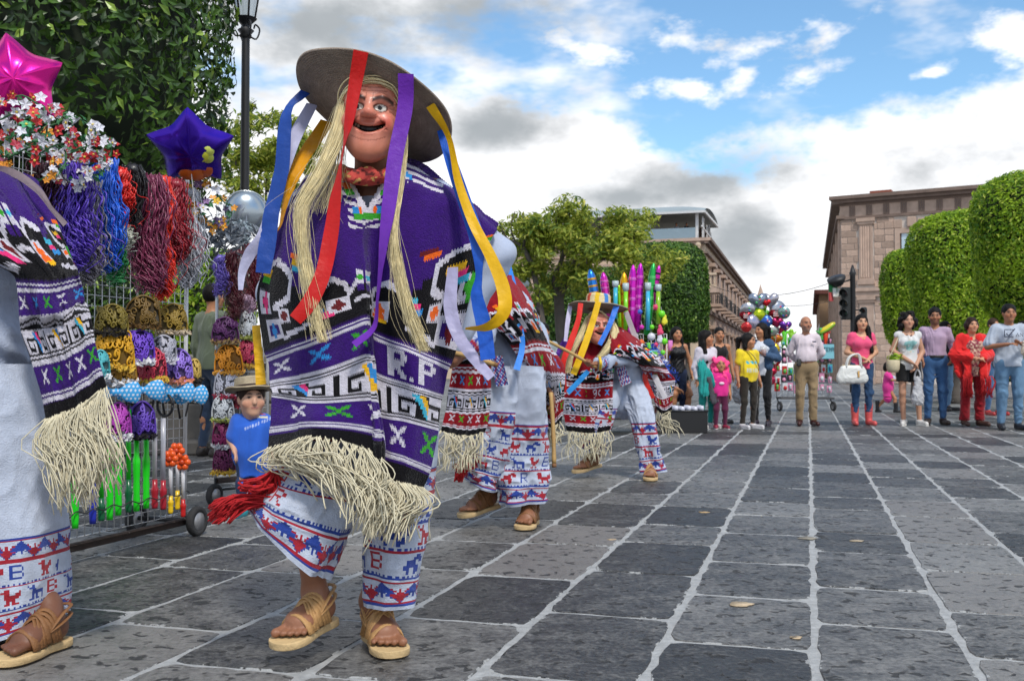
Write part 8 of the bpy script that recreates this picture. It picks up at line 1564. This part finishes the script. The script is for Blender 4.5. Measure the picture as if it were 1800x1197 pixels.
    c0 = Q(1165, 645, -.15); o = thing('feather_boa', 'bright blue fluffy boa draped at the right of the toy cart', 'boa', c0); rg = np.random.default_rng(4); tt = rg.random(420); p = np.array([Q(1145, 612, -.15) * (1 - q) + Q(1182, 668, -.2) * q for q in tt]) + rg.normal(0, 1, (420, 3)) * .05; V, F = leafmesh(p, rg.normal(0, 1, (420, 3)), .06, 5, width=.22); ob('fluff', V, F, cloth('#1c4ab8'), o, False, kind='stuff')
    bx = thing('toy_display_box', 'clear box of lime green toys on the toy cart', 'box', Q(1140, 640, -.2)); ob('box', *bbox(Q(1142, 628, -.22), (.2, .08, .16), .01), M('box_lime', '#7ad04a', .2, 0, .6, 30), bx, False); ob('lid', *bbox(Q(1142, 617, -.22), (.21, .085, .02), .005), plastic('#7ab8d0', .2), bx, False)
cart()
# ================================================================== balloon bunch and far toy stall
def bunch():
    d = 19.5; Q = lambda x, y, e=0: P(x, y, d + e); knot = Q(1352, 680)
    B = [(1332, 528, 17, '#8f98a8', 'heart', 'topmost silver heart balloon with confetti print'), (1353, 527, 16, '#a8a4ac', 'heart', 'top right silver heart balloon behind the red one'), (1330, 539, 15, '#78c020', 'oval', 'lime green oval balloon with two white spots'), (1347, 532, 8, '#c02028', 'heart', 'small bright red heart balloon between the silver ones'), (1314, 545, 13, '#b0b0b4', 'round', 'silver round balloon at the left of the bunch'), (1311, 556, 11, '#7a0c18', 'heart', 'dark red heart balloon at the left of the bunch'), (1367, 545, 17, '#a4a8b0', 'round', 'big round silver balloon at the right of the bunch'), (1364, 553, 12, '#8a1420', 'heart', 'dark red heart balloon with white print on the right'), (1378, 550, 11, '#8ca8a0', 'round', 'greenish silver balloon at the right rim'), (1335, 554, 11, '#a8b820', 'round', 'yellow green round balloon in the middle'), (1345, 553, 9, '#5aa030', 'round', 'small leaf green balloon in the middle'), (1325, 565, 13, '#a09cae', 'round', 'pale lilac silver balloon lower left'), (1347, 565, 11, '#3a60a8', 'round', 'blue round balloon in the centre'), (1366, 567, 11, '#a82a58', 'heart', 'raspberry heart balloon lower right'), (1381, 573, 11, '#6a3a98', 'heart', 'violet heart balloon low at the right'), (1370, 580, 9, '#c01c48', 'heart', 'cherry red heart balloon under the raspberry one'), (1352, 580, 14, '#a8b0a8', 'oval', 'grey white oval balloon low in the middle'), (1312, 575, 9, '#c83a3a', 'round', 'red round balloon low at the left'), (1363, 595, 10, '#c87a28', 'oval', 'orange and blue oval balloon beneath the bunch'), (1361, 612, 9, '#c8a820', 'round', 'yellow round balloon under the orange one'), (1361, 637, 12, '#b81c24', 'heart', 'red heart balloon near the denim jacket'), (1353, 655, 12, '#a01430', 'heart', 'deep red balloon lowest beside the denim jacket'), (1356, 668, 9, '#b82a4a', 'round', 'rose balloon just above the toy stall base')]
    rng = random.Random(3)
    for i, (x, y, r, c, sh, lb) in enumerate(B):
        e = rng.uniform(-.25, .25) + (.1 if r > 15 else -.15); c0 = Q(x, y, e); R = r * d / FPX; t = thing('foil_balloon', lb, 'balloon', c0, 'bunch of foil balloons'); a = np.linspace(0, 6.283, 40, endpoint=False); n = nz(A(rng.uniform(-.4, .4), -1, rng.uniform(-.3, .2))); X_ = nz(np.cross(UPV, n)); X_ = X_ if X_[0] > 0 else -X_; Y_ = np.cross(n, X_); Y_ = Y_ if Y_[2] > 0 else -Y_
        if sh == 'heart': q = np.stack([16 * np.sin(a) ** 3, 13 * np.cos(a) - 5 * np.cos(2 * a) - 2 * np.cos(3 * a) - np.cos(4 * a)], 1) / 16
        elif sh == 'oval': q = np.stack([1.25 * np.cos(a), .8 * np.sin(a)], 1)
        else: q = np.stack([np.cos(a), np.sin(a)], 1)
        V = []; F = []; nr = 6
        for s in (1, -1):
            b = len(V); V.append(c0 + n * s * R * .42)
            for k in range(1, nr + 1):
                w = k / nr; z = R * .42 * (1 - w ** 2.3) ** .7
                for p in q: V.append(c0 + (X_ * p[0] + Y_ * p[1]) * R * w + n * s * z)
            for j in range(40):
                f = [b, b + 1 + j, b + 1 + (j + 1) % 40]; F.append(f[::-1] if s > 0 else f)
                for k in range(nr - 1): f = [b + 1 + k * 40 + j, b + 1 + (k + 1) * 40 + j, b + 1 + (k + 1) * 40 + (j + 1) % 40, b + 1 + k * 40 + (j + 1) % 40]; F.append(f[::-1] if s > 0 else f)
        ob('envelope', V, F, foil(c, .25), t); ob('string', *tube([c0 - A(0, 0, R), knot], .003, 3), plastic('#a8a8a8'), t)
        if lb.startswith('lime'):
            for s in (-1, 1): ob('white_spot', *ellipsoid(c0 + n * R * .36 + X_ * s * R * .45, (R * .42, R * .12, R * .34), None, 12, 8), plastic('#b8c0c8', .3), t)
        elif sh == 'heart' and c in ('#7a0c18', '#8a1420'):
            for k in range(3): ob('print_line', *bbox(c0 + n * R * .42 + Y_ * R * (.25 - .25 * k), (R * .8, .01, R * .12), .003), plastic('#c8b8b8', .4), t)
        elif i % 2 == 0:
            for k in range(4): ob('print_dot', *ellipsoid(c0 + n * R * .38 + X_ * R * rng.uniform(-.45, .45) + Y_ * R * rng.uniform(-.4, .4), (R * .14, .012, R * .14), None, 8, 5), plastic(rng.choice(['#c84060', '#4060c0', '#d0d0d4', '#48a060']), .4), t)
def far_stall():
    d = 21.5; Q = lambda x, y, e=0: P(x, y, d + e); b = A(*(Q(1365, 700) * A(1, 1, 0))); c = A(*(Q(1458, 700) * A(1, 1, 0))); t = rack('toy_stall', 'crowded toy stall on wheels behind the man in the white shirt', b, c, .3, Q(1400, 588)[2], .12, wire=.005)
    for p in (b, c): wheel(t, p + A(0, -.25, .1), .1, (1, .2, 0)); ob('foot', *tube([p + A(0, -.25, .12), p + A(0, 0, .28)], .015, 6), MATS['iron'], t)
    ob('shelf', *bbox((b + c) / 2 + A(0, -.16, .27), (np.linalg.norm(c - b), .4, .04), .01), M('cart_dark', (.05, .05, .055), .6), t)
    rng = random.Random(8); pal = [('red', '#b82a2a'), ('blue', '#3a68a8'), ('pink', '#d08aa8'), ('green', '#58a848'), ('yellow', '#c8b030'), ('white', '#c8ccd0'), ('turquoise', '#3aa0a8'), ('black', '#22242a')]; rows = ['top', 'second', 'third', 'fourth', 'fifth', 'bottom']
    for r in range(6):
        for k in range(9):
            x = 1367 + k * 11.3 + rng.uniform(-2, 2); y = 600 + r * 16.5 + rng.uniform(-3, 3); q = rng.choice([2, 2, 5, 0]) if r == 5 else rng.randrange(8); nm, col = pal[q]; lb = '%s packaged toy, %s from the left in the %s row of the far toy stall' % (nm, ('first', 'second', 'third', 'fourth', 'fifth', 'sixth', 'seventh', 'eighth', 'ninth')[k], rows[r]); c0 = Q(x, y, -.08); o = thing('packaged_toy', lb, 'toy', c0, 'packaged toys on the far stall'); w, hh = rng.uniform(.07, .12), rng.uniform(.12, .19)
            ob('card', *bbox(c0, (w, .02, hh), .005), plastic(col, .3), o, False); q2 = pal[(q + 3) % 8][1]
            if k % 2: ob('blister', *ellipsoid(c0 + A(0, -.02, -.02), (w * .36, .03, hh * .28), None, 8, 6), plastic(q2, .2), o)
            else: ob('toy', *lathe([(.001, -hh * .3), (w * .3, -hh * .25), (w * .15, 0), (w * .34, hh * .2), (.001, hh * .32)], 8, c0 + A(0, -.03, 0)), plastic(q2, .3), o)
    for px, py, c1, lb in ((1379, 590, '#58c81c', 'tall lime inflatable doll on top of the far toy stall'), (1391, 592, '#88c02c', 'second lime inflatable doll on top of the far toy stall'), (1451, 592, '#d8401c', 'orange red inflatable doll right of the man in white'), (1443, 590, '#48a04a', 'small green inflatable doll beside the orange one')):
        p = Q(px, py); S = SDF(.016); S.cone(p - A(0, 0, .14), p + A(0, 0, .04), .045, .05, .02); S.ell(p + A(0, 0, .12), (.05, .045, .05), None, .02)
        for s in (-1, 1): S.cone(p + A(0, 0, .03), p + A(s * .1, 0, .1), .022, .018, .02); S.cone(p - A(0, 0, .14), p + A(s * .06, 0, -.26), .025, .02, .02)
        V, F = S.mesh(); ob('inflatable_doll', V, F, plastic(c1, .25), label=lb, cat='inflatable doll', group='inflatable dolls on the far stall', loc=p)
    s0, s1 = Q(1448, 606, -.3), Q(1464, 630, -.3); sg = thing('cloth_sign', 'pale blue hand lettered sign reading STENA at the end of the far toy stall', 'sign', Q(1454, 618, -.3)); w = (1466 - 1441) * d / FPX; ob('board', *bbox(Q(1453.5, 618, -.3), (w, .015, .3), .004), plastic('#7ab8c4', .5), sg, False); m = MB()
    for i, ch in enumerate('STENA'):
        for r, row in enumerate(FONT[ch]):
            for k, q in enumerate(row):
                if q == '#': p = Q(1443.2, 611, -.3) + A(i * .056 + k * .0088, -.012, -r * .0125); m.add(*box(p, (.009, .006, .0125)))
    m.build('lettering', plastic('#1c4a5c', .6), sg, False)
    bn = thing('banana_inflatable', 'long yellow inflatable leaning over the far toy stall', 'inflatable toy', Q(1455, 575)); ob('tube', *tube(catmull([Q(1440, 585), Q(1455, 577), Q(1468, 567)], 12), np.array([.02, .05, .06, .065, .065, .065, .065, .065, .06, .055, .04, .015]) * 1.0, 12), plastic('#c8b81c', .3), bn); ob('stripe', *tube(catmull([Q(1441, 587, -.05), Q(1455, 580, -.06), Q(1467, 570, -.05)], 8), .022, 6), plastic('#6a9a1c', .3), bn)
bunch(); far_stall()
# ================================================================== litter on the paving
for i, (px, py, s, c, lb) in enumerate(((1303, 1061, .04, '#b8a488', 'pale squashed scrap on the paving right of centre'), (1400, 1120, .02, '#b8a488', 'small tan crumb on the lower right paving'), (1505, 950, .03, '#b0a088', 'tan scrap on a smooth slab at the right'), (1238, 900, .03, '#b89a70', 'orange brown scrap on the paving near the middle'), (1418, 945, .05, '#8a8478', 'grey clump of grit in a paving joint'), (1075, 948, .022, '#c0a888', 'tiny crumb on the dark slab behind the dancers'))):
    g = G(px, py, .005); rng = random.Random(i); n = 14; pts = [(g[0] + s * (1 + rng.uniform(-.35, .35)) * math.cos(a), g[1] + s * (.9 + rng.uniform(-.35, .35)) * math.sin(a)) for a in np.linspace(0, 6.283, n, endpoint=False)]; V, F = prism(pts, .0035, .0068); ob('food_scrap', V, F, M('scrap_%d' % i, c, .9, 0, .3, 40, .5, 90), label=lb, cat='scrap', group='scraps on the paving', loc=g)
